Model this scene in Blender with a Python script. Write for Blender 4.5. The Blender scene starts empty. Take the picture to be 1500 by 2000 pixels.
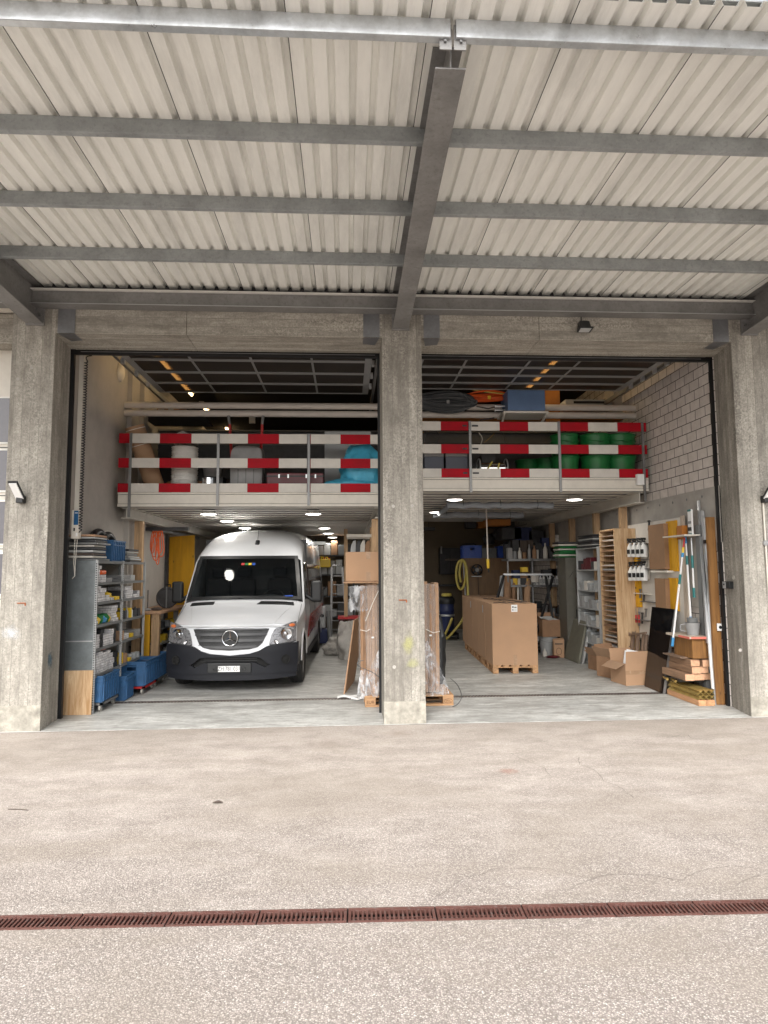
import bpy, math, random
from mathutils import Vector, Matrix
R = math.radians
sc = bpy.context.scene
col = sc.collection
random.seed(7)

# ------------------------------------------------------------------ camera
F = 1265.0                       # focal length in photo pixels (photo 1500 x 2000)
PITCH, YAW, ROLL = 0.0883759, 0.0564414, -0.0065377
CAM = Vector((0, 0, 1.85))
fw = Vector((math.sin(YAW)*math.cos(PITCH), math.cos(YAW)*math.cos(PITCH), math.sin(PITCH)))
r0 = Vector((math.cos(YAW), -math.sin(YAW), 0)); u0 = r0.cross(fw)
rt = r0*math.cos(ROLL) + u0*math.sin(ROLL)
up = u0*math.cos(ROLL) - r0*math.sin(ROLL)
cd = bpy.data.cameras.new('camera'); cam = bpy.data.objects.new('camera', cd); col.objects.link(cam)
cam.matrix_world = Matrix(((rt.x, up.x, -fw.x, CAM.x), (rt.y, up.y, -fw.y, CAM.y), (rt.z, up.z, -fw.z, CAM.z), (0, 0, 0, 1)))
cd.sensor_fit = 'VERTICAL'; cd.sensor_height = 24; cd.lens = F/2000*24
cd.clip_start = 0.05; cd.clip_end = 2000
sc.camera = cam

# ------------------------------------------------------------------ world, sun, exposure
SUN_EL, SUN_AZ = 43, 194         # degrees; azimuth clockwise from +Y: light comes over the camera's shoulder
w = bpy.data.worlds.new('World'); sc.world = w; w.use_nodes = True
nt = w.node_tree; bg = nt.nodes['Background']
sky = nt.nodes.new('ShaderNodeTexSky'); sky.sky_type = 'NISHITA'; sky.sun_disc = False
sky.sun_elevation = R(SUN_EL); sky.sun_rotation = R(SUN_AZ); sky.dust_density = 4.0; sky.air_density = 1.2
hs = nt.nodes.new('ShaderNodeHueSaturation'); hs.inputs['Saturation'].default_value = 0.22
nt.links.new(sky.outputs[0], hs.inputs['Color']); nt.links.new(hs.outputs[0], bg.inputs[0])
bg.inputs[1].default_value = 0.15
sd = bpy.data.lights.new('sun', 'SUN'); sun = bpy.data.objects.new('sun', sd); col.objects.link(sun)
sd.energy = 1.5; sd.angle = R(38); sd.color = (1.0, 0.97, 0.93)
sx, sy, sz = math.sin(R(SUN_AZ))*math.cos(R(SUN_EL)), math.cos(R(SUN_AZ))*math.cos(R(SUN_EL)), math.sin(R(SUN_EL))
sun.rotation_euler = Vector((-sx, -sy, -sz)).to_track_quat('-Z', 'Y').to_euler()
sun.location = (0, -10, 20)
sc.view_settings.view_transform = 'Standard'; sc.view_settings.look = 'None'
sc.view_settings.exposure = 1.32; sc.view_settings.gamma = 1.0
sc.cycles.max_bounces = 8; sc.cycles.diffuse_bounces = 5; sc.cycles.transparent_max_bounces = 16
sc.cycles.sample_clamp_indirect = 6

def aty(x, y, Y):
    d = fw + rt*((x-750)/F) - up*((y-1000)/F); return CAM + d*((Y-CAM.y)/d.y)
def atx(x, y, X):
    d = fw + rt*((x-750)/F) - up*((y-1000)/F); return CAM + d*((X-CAM.x)/d.x)
def atz(x, y, Z):
    d = fw + rt*((x-750)/F) - up*((y-1000)/F); return CAM + d*((Z-CAM.z)/d.z)

# ------------------------------------------------------------------ materials
MATS = {}
def newmat(name):
    m = bpy.data.materials.new(name); m.use_nodes = True; MATS[name] = m
    return m, m.node_tree, m.node_tree.nodes['Principled BSDF']
def N(nt, t, **k):
    n = nt.nodes.new(t)
    for a, b in k.items():
        if a in n.inputs.keys(): n.inputs[a].default_value = b
        else: setattr(n, a, b)
    return n
def mixc(nt, fac, a, b, mode='MIX'):
    n = nt.nodes.new('ShaderNodeMix'); n.data_type = 'RGBA'; n.blend_type = mode
    for i, v in ((0, fac), (6, a), (7, b)):
        if hasattr(v, 'is_linked'): nt.links.new(v, n.inputs[i])
        elif i == 0: n.inputs[0].default_value = v
        else: n.inputs[i].default_value = (*v, 1) if len(v) == 3 else v
    return n.outputs[2]
def ramp(nt, inp, *stops):
    n = nt.nodes.new('ShaderNodeValToRGB'); cr = n.color_ramp
    while len(cr.elements) < len(stops): cr.elements.new(0.5)
    for e, (p, c) in zip(cr.elements, stops):
        e.position = p; e.color = (c, c, c, 1) if isinstance(c, (int, float)) else (*c, 1)
    nt.links.new(inp, n.inputs[0]); return n.outputs[0]
def objco(nt, scale=(1, 1, 1)):
    t = nt.nodes.new('ShaderNodeTexCoord'); m = nt.nodes.new('ShaderNodeMapping'); m.inputs['Scale'].default_value = scale
    nt.links.new(t.outputs['Object'], m.inputs[0]); return m.outputs[0]
def noise(nt, co, scale, detail=4, rough=0.6, dist=0.0):
    n = nt.nodes.new('ShaderNodeTexNoise'); n.inputs['Scale'].default_value = scale; n.inputs['Detail'].default_value = detail
    n.inputs['Roughness'].default_value = rough; n.inputs['Distortion'].default_value = dist
    nt.links.new(co, n.inputs['Vector']); return n.outputs[0]
def bump(nt, b, h, strength=0.3, dist=0.01, prev=None):
    n = nt.nodes.new('ShaderNodeBump'); n.inputs['Strength'].default_value = strength; n.inputs['Distance'].default_value = dist
    nt.links.new(h, n.inputs['Height'])
    if prev is not None: nt.links.new(prev, n.inputs['Normal'])
    nt.links.new(n.outputs[0], b.inputs['Normal']); return n.outputs[0]
def mathn(nt, op, a, b=0.0, c=None):
    n = nt.nodes.new('ShaderNodeMath'); n.operation = op
    for i, v in ((0, a), (1, b), (2, c)):
        if v is None: continue
        if hasattr(v, 'is_linked'): nt.links.new(v, n.inputs[i])
        else: n.inputs[i].default_value = v
    return n.outputs[0]

def mat(name, c, rough=0.6, metal=0.0, var=0.15, sc_=6.0, stretch=(1, 1, 1), bmp=0.0, coat=0.0, spec=0.5, grime=0.0):
    if name in MATS: return MATS[name]
    m, nt, b = newmat(name)
    co = objco(nt, stretch)
    n1 = noise(nt, co, sc_, 6, 0.65)
    lo = tuple(x*(1-var) for x in c); hi = tuple(min(1, x*(1+var)) for x in c)
    c1 = mixc(nt, ramp(nt, n1, (0.3, 0.0), (0.7, 1.0)), lo, hi)
    if grime:
        n2 = noise(nt, co, sc_*0.35, 8, 0.75)
        c1 = mixc(nt, ramp(nt, n2, (0.48, 0.0), (0.68, grime)), c1, (0.06, 0.05, 0.04))
    nt.links.new(c1, b.inputs['Base Color'])
    rr = ramp(nt, n1, (0.3, max(0.02, rough-0.08)), (0.7, min(1, rough+0.08))); nt.links.new(rr, b.inputs['Roughness'])
    b.inputs['Metallic'].default_value = metal; b.inputs['Specular IOR Level'].default_value = spec
    if coat: b.inputs['Coat Weight'].default_value = coat; b.inputs['Coat Roughness'].default_value = 0.06
    if bmp:
        n3 = noise(nt, co, sc_*7, 4, 0.6); bump(nt, b, n3, bmp, 0.01)
    return m

def wood(name, c, dark=None, axis=2, scale=1.0, rough=0.7, knots=True):
    if name in MATS: return MATS[name]
    m, nt, b = newmat(name)
    st = [9, 9, 9]; st[axis] = 0.7
    co = objco(nt, tuple(s*scale for s in st))
    n1 = noise(nt, co, 2.2, 7, 0.7, 0.6)
    dark = dark or tuple(x*0.55 for x in c)
    c1 = mixc(nt, ramp(nt, n1, (0.35, 0.0), (0.62, 1.0)), dark, c)
    if knots:
        co2 = objco(nt, tuple((1.0 if i == axis else 2.2) for i in range(3)))
        v = nt.nodes.new('ShaderNodeTexVoronoi'); v.inputs['Scale'].default_value = 3.0; nt.links.new(co2, v.inputs['Vector'])
        c1 = mixc(nt, ramp(nt, v.outputs['Distance'], (0.05, 0.85), (0.11, 0.0)), c1, tuple(x*0.3 for x in c))
    nt.links.new(c1, b.inputs['Base Color']); b.inputs['Roughness'].default_value = rough
    bump(nt, b, n1, 0.25, 0.004)
    return m

def concrete(name, base, board='v', grime=0.5, pit=True, light=(0.5, 0.47, 0.41)):
    """board-marked fair-faced concrete: tone per shuttering board, pits, fine grain, weather streaks"""
    m, nt, b = newmat(name)
    t = nt.nodes.new('ShaderNodeTexCoord'); s = nt.nodes.new('ShaderNodeSeparateXYZ'); nt.links.new(t.outputs['Object'], s.inputs[0])
    a = mathn(nt, 'ADD', s.outputs[0], s.outputs[1]) if board == 'v' else mathn(nt, 'ADD', s.outputs[2], s.outputs[1])
    k = mathn(nt, 'DIVIDE', a, 0.102); fl = mathn(nt, 'FLOOR', k); fr = mathn(nt, 'FRACT', k)
    wn = nt.nodes.new('ShaderNodeTexWhiteNoise'); wn.noise_dimensions = '1D'; nt.links.new(fl, wn.inputs['W'])
    co = objco(nt, (1, 1, 0.22) if board == 'v' else (0.22, 1, 1)); cu = objco(nt)
    streak = noise(nt, co, 9, 8, 0.72); blot = noise(nt, cu, 2.3, 8, 0.7); fine = noise(nt, cu, 55, 3, 0.7); med = noise(nt, cu, 16, 5, 0.75)
    v = mathn(nt, 'MULTIPLY_ADD', wn.outputs[0], 0.20, -0.02)
    v = mathn(nt, 'MULTIPLY_ADD', streak, 0.85, v); v = mathn(nt, 'MULTIPLY_ADD', blot, 0.28, v)
    v = mathn(nt, 'MULTIPLY_ADD', med, 0.25, v)
    dk = tuple(x*0.45 for x in base)
    c1 = mixc(nt, ramp(nt, v, (0.60, 0.0), (0.78, 0.5), (0.93, 1.0)), dk, tuple(x*1.15 for x in light))
    c1 = mixc(nt, 0.25, c1, base)
    c1 = mixc(nt, ramp(nt, fine, (0.36, 0.5), (0.60, 0.0)), c1, dk)
    etch = noise(nt, cu, 42, 3, 0.75, 0.6); msk = noise(nt, co, 3.2, 5, 0.7)
    em = mathn(nt, 'MULTIPLY', ramp(nt, etch, (0.50, 0.0), (0.56, 1.0)), ramp(nt, msk, (0.50, 0.0), (0.62, 0.5))); c1 = mixc(nt, em, c1, tuple(min(1, x*1.12) for x in light))
    ed = mathn(nt, 'MULTIPLY', ramp(nt, etch, (0.40, 1.0), (0.46, 0.0)), ramp(nt, msk, (0.48, 0.0), (0.62, 0.45))); c1 = mixc(nt, ed, c1, tuple(x*0.4 for x in base))
    seam = ramp(nt, fr, (0.0, 1.0), (0.07, 0.0))
    sn = mathn(nt, 'MULTIPLY', seam, ramp(nt, streak, (0.40, 0.12), (0.55, 0.9)))
    c1 = mixc(nt, sn, c1, tuple(x*0.3 for x in base))
    if pit:
        vo = nt.nodes.new('ShaderNodeTexVoronoi'); vo.inputs['Scale'].default_value = 38; wv = nt.nodes.new('ShaderNodeVectorMath'); wv.operation = 'MULTIPLY_ADD'; wv.inputs[1].default_value = (0.05, 0.05, 0.05)
        wn2 = nt.nodes.new('ShaderNodeTexNoise'); wn2.inputs['Scale'].default_value = 22; nt.links.new(cu, wn2.inputs['Vector']); nt.links.new(wn2.outputs['Color'], wv.inputs[0]); nt.links.new(cu, wv.inputs[2]); nt.links.new(wv.outputs[0], vo.inputs['Vector'])
        pm = mathn(nt, 'MULTIPLY', ramp(nt, vo.outputs['Distance'], (0.06, 0.9), (0.22, 0.0)), ramp(nt, streak, (0.46, 0.0), (0.58, 0.9)))
        c1 = mixc(nt, pm, c1, tuple(x*0.28 for x in base))
    nt.links.new(c1, b.inputs['Base Color']); b.inputs['Roughness'].default_value = 0.85; b.inputs['Specular IOR Level'].default_value = 0.25
    h = mathn(nt, 'MULTIPLY_ADD', seam, -0.5, med); h = mathn(nt, 'MULTIPLY_ADD', fine, 0.4, h)
    bump(nt, b, h, 0.45, 0.006)
    return m

M = {}
M['pillar'] = concrete('pillar_concrete', (0.335, 0.31, 0.27), light=(0.44, 0.415, 0.365))
M['lintel'] = concrete('lintel_concrete', (0.40, 0.37, 0.32), board='h', pit=False)

def asphalt():
    m, nt, b = newmat('yard_asphalt')
    co = objco(nt)
    v = nt.nodes.new('ShaderNodeTexVoronoi'); v.inputs['Scale'].default_value = 118; v.inputs['Randomness'].default_value = 1
    wp = nt.nodes.new('ShaderNodeTexNoise'); wp.inputs['Scale'].default_value = 60; nt.links.new(co, wp.inputs['Vector'])
    ad = nt.nodes.new('ShaderNodeVectorMath'); ad.operation = 'MULTIPLY_ADD'; ad.inputs[1].default_value = (0.008, 0.008, 0.008)
    nt.links.new(wp.outputs['Color'], ad.inputs[0]); nt.links.new(co, ad.inputs[2]); nt.links.new(ad.outputs[0], v.inputs['Vector'])
    sp = nt.nodes.new('ShaderNodeSeparateColor'); nt.links.new(v.outputs['Color'], sp.inputs[0])
    stone = ramp(nt, sp.outputs[0], (0.0, (0.17, 0.150, 0.136)), (0.3, (0.30, 0.262, 0.238)), (0.65, (0.45, 0.40, 0.363)), (0.9, (0.56, 0.505, 0.46)), (1.0, (0.68, 0.64, 0.59)))
    gap = ramp(nt, v.outputs['Distance'], (0.28, 0.0), (0.60, 0.75))
    c1 = mixc(nt, gap, stone, (0.13, 0.115, 0.105))
    big = noise(nt, objco(nt, (0.45, 1.1, 1)), 0.9, 9, 0.68, 0.5); mid = noise(nt, objco(nt, (0.7, 1.2, 1)), 3.0, 7, 0.72); fn = noise(nt, co, 38, 3, 0.6)
    # fines and dust fill the stones near the hall (older, finer surface), coarse stones nearer the drain
    s = nt.nodes.new('ShaderNodeSeparateXYZ'); nt.links.new(co, s.inputs[0])
    yy = mathn(nt, 'MULTIPLY_ADD', s.outputs[1], 0.12, -0.42)
    fin = ramp(nt, mathn(nt, 'ADD', yy, mathn(nt, 'MULTIPLY_ADD', mid, 0.6, -0.3)), (0.0, 0.12), (0.45, 0.62))
    dust = mixc(nt, ramp(nt, mid, (0.3, 0.0), (0.7, 1.0)), (0.37, 0.320, 0.277), (0.64, 0.578, 0.522))
    c1 = mixc(nt, fin, c1, dust); c1 = mixc(nt, 0.07, c1, (0.0, 0.0, 0.0))
    c1 = mixc(nt, ramp(nt, big, (0.38, 0.40), (0.55, 0.0)), c1, (0.24, 0.205, 0.165))
    c1 = mixc(nt, ramp(nt, mathn(nt, 'MULTIPLY_ADD', s.outputs[1], 0.05, mathn(nt, 'MULTIPLY', mid, 0.6)), (0.66, 0.0), (0.80, 0.22)), c1, (0.33, 0.28, 0.23))
    c1 = mixc(nt, ramp(nt, fn, (0.4, 0.25), (0.6, 0.0)), c1, (0.2, 0.17, 0.15))
    nt.links.new(c1, b.inputs['Base Color']); b.inputs['Roughness'].default_value = 0.9; b.inputs['Specular IOR Level'].default_value = 0.2
    h = mathn(nt, 'MULTIPLY_ADD', v.outputs['Distance'], -1.0, 1.0)
    p = bump(nt, b, h, 0.55, 0.004); bump(nt, b, mid, 0.25, 0.02, p)
    return m
M['asphalt'] = asphalt()

def slab():
    m, nt, b = newmat('hall_floor')
    co = objco(nt); cs = objco(nt, (0.5, 1.6, 1))
    a = noise(nt, cs, 1.6, 9, 0.72, 0.5); f = noise(nt, co, 30, 4, 0.7); q = noise(nt, cs, 7, 6, 0.7)
    c1 = mixc(nt, ramp(nt, a, (0.32, 0.0), (0.66, 1.0)), (0.27, 0.27, 0.255), (0.60, 0.60, 0.57))
    c1 = mixc(nt, ramp(nt, q, (0.36, 0.75), (0.52, 0.0)), c1, (0.24, 0.225, 0.205))
    c1 = mixc(nt, ramp(nt, q, (0.58, 0.0), (0.68, 0.7)), c1, (0.70, 0.69, 0.66))
    c1 = mixc(nt, ramp(nt, f, (0.35, 0.25), (0.6, 0.0)), c1, (0.18, 0.18, 0.17))
    nt.links.new(c1, b.inputs['Base Color'])
    rr = ramp(nt, a, (0.3, 0.42), (0.7, 0.7)); nt.links.new(rr, b.inputs['Roughness'])
    bump(nt, b, q, 0.15, 0.01)
    return m
M['slab'] = slab()

def blockwall():
    m, nt, b = newmat('lime_sand_block')
    t = nt.nodes.new('ShaderNodeTexCoord'); s = nt.nodes.new('ShaderNodeSeparateXYZ'); nt.links.new(t.outputs['Object'], s.inputs[0])
    c = nt.nodes.new('ShaderNodeCombineXYZ'); nt.links.new(s.outputs[1], c.inputs[0]); nt.links.new(mathn(nt, 'ADD', s.outputs[2], 0.003), c.inputs[1])
    br = nt.nodes.new('ShaderNodeTexBrick'); nt.links.new(c.outputs[0], br.inputs['Vector'])
    br.inputs['Scale'].default_value = 1; br.inputs['Brick Width'].default_value = 0.26; br.inputs['Row Height'].default_value = 0.148
    br.inputs['Mortar Size'].default_value = 0.006; br.inputs['Mortar Smooth'].default_value = 0.2; br.inputs['Bias'].default_value = 0.0
    br.inputs['Color1'].default_value = (0.60, 0.55, 0.51, 1); br.inputs['Color2'].default_value = (0.68, 0.63, 0.585, 1); br.inputs['Mortar'].default_value = (0.035, 0.025, 0.02, 1)
    n = noise(nt, t.outputs['Object'], 7, 6, 0.7)
    c1 = mixc(nt, ramp(nt, n, (0.35, 0.3), (0.6, 0.0)), br.outputs[0], (0.33, 0.29, 0.26))
    nt.links.new(c1, b.inputs['Base Color']); b.inputs['Roughness'].default_value = 0.85
    bump(nt, b, mathn(nt, 'SUBTRACT', 1.0, br.outputs['Fac']), 0.5, 0.006)
    return m
M['block'] = blockwall()

def zinc(name, c, rough=0.42, metal=0.75, stain=0.35):
    m, nt, b = newmat(name)
    co = objco(nt); a = noise(nt, co, 3.2, 8, 0.7); sp = nt.nodes.new('ShaderNodeTexVoronoi'); sp.inputs['Scale'].default_value = 45
    nt.links.new(co, sp.inputs['Vector']); e = nt.nodes.new('ShaderNodeSeparateColor'); nt.links.new(sp.outputs['Color'], e.inputs[0])
    fine = noise(nt, co, 24, 5, 0.7)
    c1 = mixc(nt, ramp(nt, a, (0.3, 0.0), (0.7, 1.0)), tuple(x*0.72 for x in c), tuple(min(1, x*1.2) for x in c))
    c1 = mixc(nt, 0.12, c1, e.outputs[0]) if False else mixc(nt, ramp(nt, e.outputs[0], (0, 0.0), (1, 0.18)), c1, tuple(x*0.6 for x in c))
    c1 = mixc(nt, ramp(nt, fine, (0.52, 0.0), (0.72, stain)), c1, (0.13, 0.12, 0.11))
    nt.links.new(c1, b.inputs['Base Color']); b.inputs['Metallic'].default_value = metal
    nt.links.new(ramp(nt, a, (0.3, rough-0.08), (0.7, rough+0.14)), b.inputs['Roughness'])
    bump(nt, b, fine, 0.12, 0.004)
    return m
M['galv'] = zinc('galvanised_steel', (0.42, 0.43, 0.43), 0.5, 0.45)
M['galvdark'] = zinc('weathered_steel', (0.27, 0.265, 0.26), 0.5, 0.45, 0.5)
M['purlin'] = zinc('purlin_steel', (0.36, 0.38, 0.385), 0.5, 0.35)
M['plate'] = zinc('bearing_steel', (0.20, 0.205, 0.215), 0.45, 0.5, 0.3)

M['sheet'] = mat('roof_sheet_paint', (0.82, 0.82, 0.78), 0.5, var=0.08, sc_=2.4, stretch=(3, 0.5, 1), grime=0.22)
M['lapshade'] = mat('lap_shadow', (0.04, 0.04, 0.04), 0.8)
M['plaster'] = mat('grey_plaster', (0.44, 0.41, 0.375), 0.9, var=0.10, sc_=3, bmp=0.15, grime=0.10)
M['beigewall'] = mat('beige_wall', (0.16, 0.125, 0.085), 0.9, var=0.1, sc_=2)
M['lowcon'] = mat('smooth_concrete', (0.36, 0.34, 0.31), 0.85, var=0.14, sc_=3.0, bmp=0.12, grime=0.25)
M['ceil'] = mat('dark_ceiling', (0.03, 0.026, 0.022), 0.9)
M['rubber'] = mat('black_rubber', (0.012, 0.012, 0.013), 0.5, spec=0.3)
M['black'] = mat('black_plastic', (0.011, 0.012, 0.013), 0.45)
M['dark'] = mat('dark_stuff', (0.045, 0.045, 0.048), 0.6, var=0.4)
M['white'] = mat('white_paint', (0.74, 0.73, 0.69), 0.5, var=0.05, grime=0.12)
M['cream'] = mat('cream_paint', (0.66, 0.62, 0.55), 0.5, var=0.05, grime=0.1)
M['whiteb'] = mat('guard_white', (0.62, 0.59, 0.54), 0.55, var=0.06, sc_=5, grime=0.12)
M['redb'] = mat('guard_red', (0.36, 0.003, 0.012), 0.6, var=0.18, sc_=5, spec=0.2)
M['cream_beam'] = mat('cream_steel', (0.55, 0.52, 0.46), 0.5, var=0.08, grime=0.12)
M['alu'] = mat('aluminium', (0.55, 0.56, 0.57), 0.35, 0.7, var=0.06)
M['steel'] = mat('dull_steel', (0.22, 0.22, 0.22), 0.45, 0.7, var=0.2)
M['chrome'] = mat('chrome', (0.75, 0.76, 0.78), 0.12, 1.0, var=0.03)
M['pipe'] = mat('white_pipe', (0.62, 0.57, 0.52), 0.5, var=0.06, grime=0.08)
M['card'] = mat('cardboard', (0.40, 0.245, 0.145), 0.85, var=0.07, sc_=3, bmp=0.06)
M['card2'] = mat('old_cardboard', (0.30, 0.175, 0.10), 0.9, var=0.15, sc_=5, bmp=0.1)
M['cardin'] = mat('cardboard_inside', (0.33, 0.21, 0.13), 0.9, var=0.1)
M['tape'] = mat('parcel_tape', (0.36, 0.23, 0.14), 0.25, var=0.1, sc_=10)
M['paper'] = mat('white_paper', (0.78, 0.78, 0.77), 0.7, var=0.04)
M['print'] = mat('black_print', (0.03, 0.03, 0.03), 0.6)
M['rope'] = mat('strap', (0.72, 0.68, 0.6), 0.7)
M['wood'] = wood('pine_timber', (0.52, 0.34, 0.19))
M['woody'] = wood('pine_timber_lengthways', (0.50, 0.30, 0.18), axis=1)
M['woodx'] = wood('pallet_wood', (0.52, 0.30, 0.15), axis=0)
M['ply'] = wood('plywood', (0.60, 0.43, 0.26), dark=(0.36, 0.20, 0.085), axis=2, scale=0.8)
M['yply'] = wood('yellow_shuttering', (0.66, 0.34, 0.008), dark=(0.50, 0.25, 0.006), axis=2, scale=0.5)
M['bply'] = mat('brown_board', (0.22, 0.13, 0.065), 0.6, var=0.18, sc_=3, stretch=(4, 4, 0.6), grime=0.2)
M['brown'] = wood('stained_timber', (0.27, 0.13, 0.035), dark=(0.16, 0.07, 0.02))
M['bark'] = wood('old_dark_plank', (0.10, 0.075, 0.06), dark=(0.05, 0.035, 0.03))
M['endgrain'] = mat('sawn_end', (0.62, 0.36, 0.22), 0.8, var=0.2, sc_=30)
M['blue'] = mat('blue_crate_plastic', (0.03, 0.105, 0.235), 0.45, var=0.2, sc_=9, grime=0.15)
M['blue2'] = mat('bright_blue_plastic', (0.025, 0.085, 0.42), 0.4, var=0.1)
M['bluebox'] = mat('blue_enamel', (0.10, 0.17, 0.31), 0.45, var=0.07, grime=0.1)
M['tarp'] = mat('light_blue_tarpaulin', (0.07, 0.42, 0.62), 0.4, var=0.12, bmp=0.2)
M['green'] = mat('green_tub_plastic', (0.010, 0.145, 0.035), 0.4, var=0.15)
M['red'] = mat('red_plastic', (0.45, 0.02, 0.02), 0.4)
M['dred'] = mat('dark_red_plastic', (0.10, 0.012, 0.018), 0.45)
M['orange'] = mat('orange_plastic', (0.75, 0.12, 0.02), 0.45)
M['oply'] = mat('orange_board', (0.42, 0.15, 0.02), 0.6, var=0.15)
M['yellow'] = mat('yellow_plastic', (0.72, 0.48, 0.03), 0.4, var=0.08)
M['yhose'] = mat('yellow_hose', (0.55, 0.45, 0.10), 0.45, var=0.1)
M['teal'] = mat('teal_plastic', (0.01, 0.15, 0.15), 0.4)
M['sky'] = mat('light_blue_plastic', (0.05, 0.25, 0.50), 0.4)
M['grey'] = mat('grey_plastic', (0.28, 0.28, 0.28), 0.5, var=0.12)
M['mgrey'] = mat('mid_grey_enamel', (0.16, 0.165, 0.165), 0.45, var=0.12, grime=0.12)
M['lgrey'] = mat('light_grey_enamel', (0.40, 0.41, 0.41), 0.45, var=0.08, grime=0.1)
M['cabinet'] = mat('olive_grey_cabinet', (0.115, 0.11, 0.09), 0.5, var=0.12, grime=0.25)
M['shelfside'] = zinc('zinc_shelf_side', (0.20, 0.225, 0.235), 0.35, 0.6, 0.15)
M['sack'] = mat('dusty_sack', (0.42, 0.40, 0.37), 0.7, var=0.2, sc_=8, bmp=0.3)
M['fabric'] = mat('grey_fabric', (0.26, 0.28, 0.31), 0.8, var=0.1, bmp=0.2)
M['rust'] = zinc('cast_iron_rust', (0.11, 0.045, 0.035), 0.6, 0.2, 0.75)
M['pit'] = mat('drain_channel', (0.03, 0.022, 0.02), 0.9)
M['crack'] = mat('crack_filler', (0.19, 0.165, 0.145), 0.95)
M['cable'] = mat('black_cable', (0.022, 0.022, 0.025), 0.4)
M['gcable'] = mat('grey_cable', (0.07, 0.075, 0.08), 0.42)
M['gold'] = mat('brass_coloured_profile', (0.42, 0.30, 0.10), 0.35, 0.5, var=0.2, sc_=12)
M['gloss'] = mat('black_glass', (0.006, 0.006, 0.007), 0.06, spec=0.6)
M['stone'] = mat('grey_stone_slab', (0.16, 0.155, 0.12), 0.7, var=0.18, sc_=7, bmp=0.1)
M['stoneedge'] = mat('sawn_stone_edge', (0.40, 0.40, 0.39), 0.7, var=0.1)
M['grate'] = zinc('inner_grate', (0.12, 0.10, 0.09), 0.5, 0.4, 0.4)

def trans(name, tint, fac, rough=0.2, glossc=(0.8, 0.8, 0.8)):
    m, nt, b = newmat(name); out = nt.nodes['Material Output']
    b.inputs['Base Color'].default_value = (*glossc, 1); b.inputs['Roughness'].default_value = rough
    t = nt.nodes.new('ShaderNodeBsdfTransparent'); t.inputs[0].default_value = (*tint, 1)
    mx = nt.nodes.new('ShaderNodeMixShader'); mx.inputs[0].default_value = fac
    nt.links.new(t.outputs[0], mx.inputs[1]); nt.links.new(b.outputs[0], mx.inputs[2]); nt.links.new(mx.outputs[0], out.inputs[0])
    return m
def film(name):
    m = trans(name, (0.95, 0.955, 0.96), 0.3, 0.12, (0.78, 0.79, 0.81)); nt = m.node_tree; b = nt.nodes['Principled BSDF']
    co = objco(nt); n = noise(nt, objco(nt, (1, 1, 0.45)), 7, 2, 0.5, 1.5); bump(nt, b, n, 0.7, 0.04)
    mx = [x for x in nt.nodes if x.type == 'MIX_SHADER'][0]
    nt.links.new(ramp(nt, n, (0.42, 0.14), (0.66, 0.58)), mx.inputs[0]); return m
M['film'] = film('plastic_film')
M['wrap'] = trans('stretch_wrap', (0.92, 0.9, 0.88), 0.22, 0.12, (0.7, 0.66, 0.62))
M['doorpane'] = trans('smoked_door_pane', (0.42, 0.34, 0.24), 0.5, 0.30, (0.05, 0.042, 0.035))
M['glass'] = trans('tinted_glass', (0.62, 0.66, 0.66), 0.30, 0.03, (0.006, 0.007, 0.008))
M['headglass'] = trans('headlamp_lens', (0.95, 0.95, 0.95), 0.22, 0.04, (0.25, 0.25, 0.26))
def emit(name, c, s):
    m, nt, b = newmat(name); b.inputs['Base Color'].default_value = (*c, 1)
    b.inputs['Emission Color'].default_value = (*c, 1); b.inputs['Emission Strength'].default_value = s; return m
M['led'] = emit('lamp_diffuser_lit', (1.0, 0.96, 0.9), 5.0)
M['tube'] = emit('warm_tube_lit', (1.0, 0.72, 0.38), 4.0)
def carpaint():
    m, nt, b = newmat('van_white_paint')
    b.inputs['Base Color'].default_value = (0.70, 0.72, 0.75, 1); b.inputs['Roughness'].default_value = 0.28
    b.inputs['Coat Weight'].default_value = 0.9; b.inputs['Coat Roughness'].default_value = 0.04
    co = objco(nt); n = noise(nt, co, 5, 6, 0.7)
    nt.links.new(mixc(nt, ramp(nt, n, (0.5, 0.0), (0.75, 0.18)), (0.70, 0.72, 0.75), (0.5, 0.48, 0.44)), b.inputs['Base Color'])
    return m
M['van'] = carpaint()
M['bumper'] = mat('bumper_plastic', (0.010, 0.011, 0.015), 0.55, spec=0.3, var=0.15, sc_=8, bmp=0.04)
M['grille'] = mat('grille_plastic', (0.017, 0.018, 0.021), 0.4)
M['tyre'] = mat('tyre_rubber', (0.022, 0.022, 0.022), 0.8, var=0.3, sc_=20)
M['vred'] = mat('van_red_film', (0.26, 0.012, 0.012), 0.25, coat=0.6)
M['amber'] = mat('amber_lens', (0.75, 0.20, 0.06), 0.2)

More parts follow.
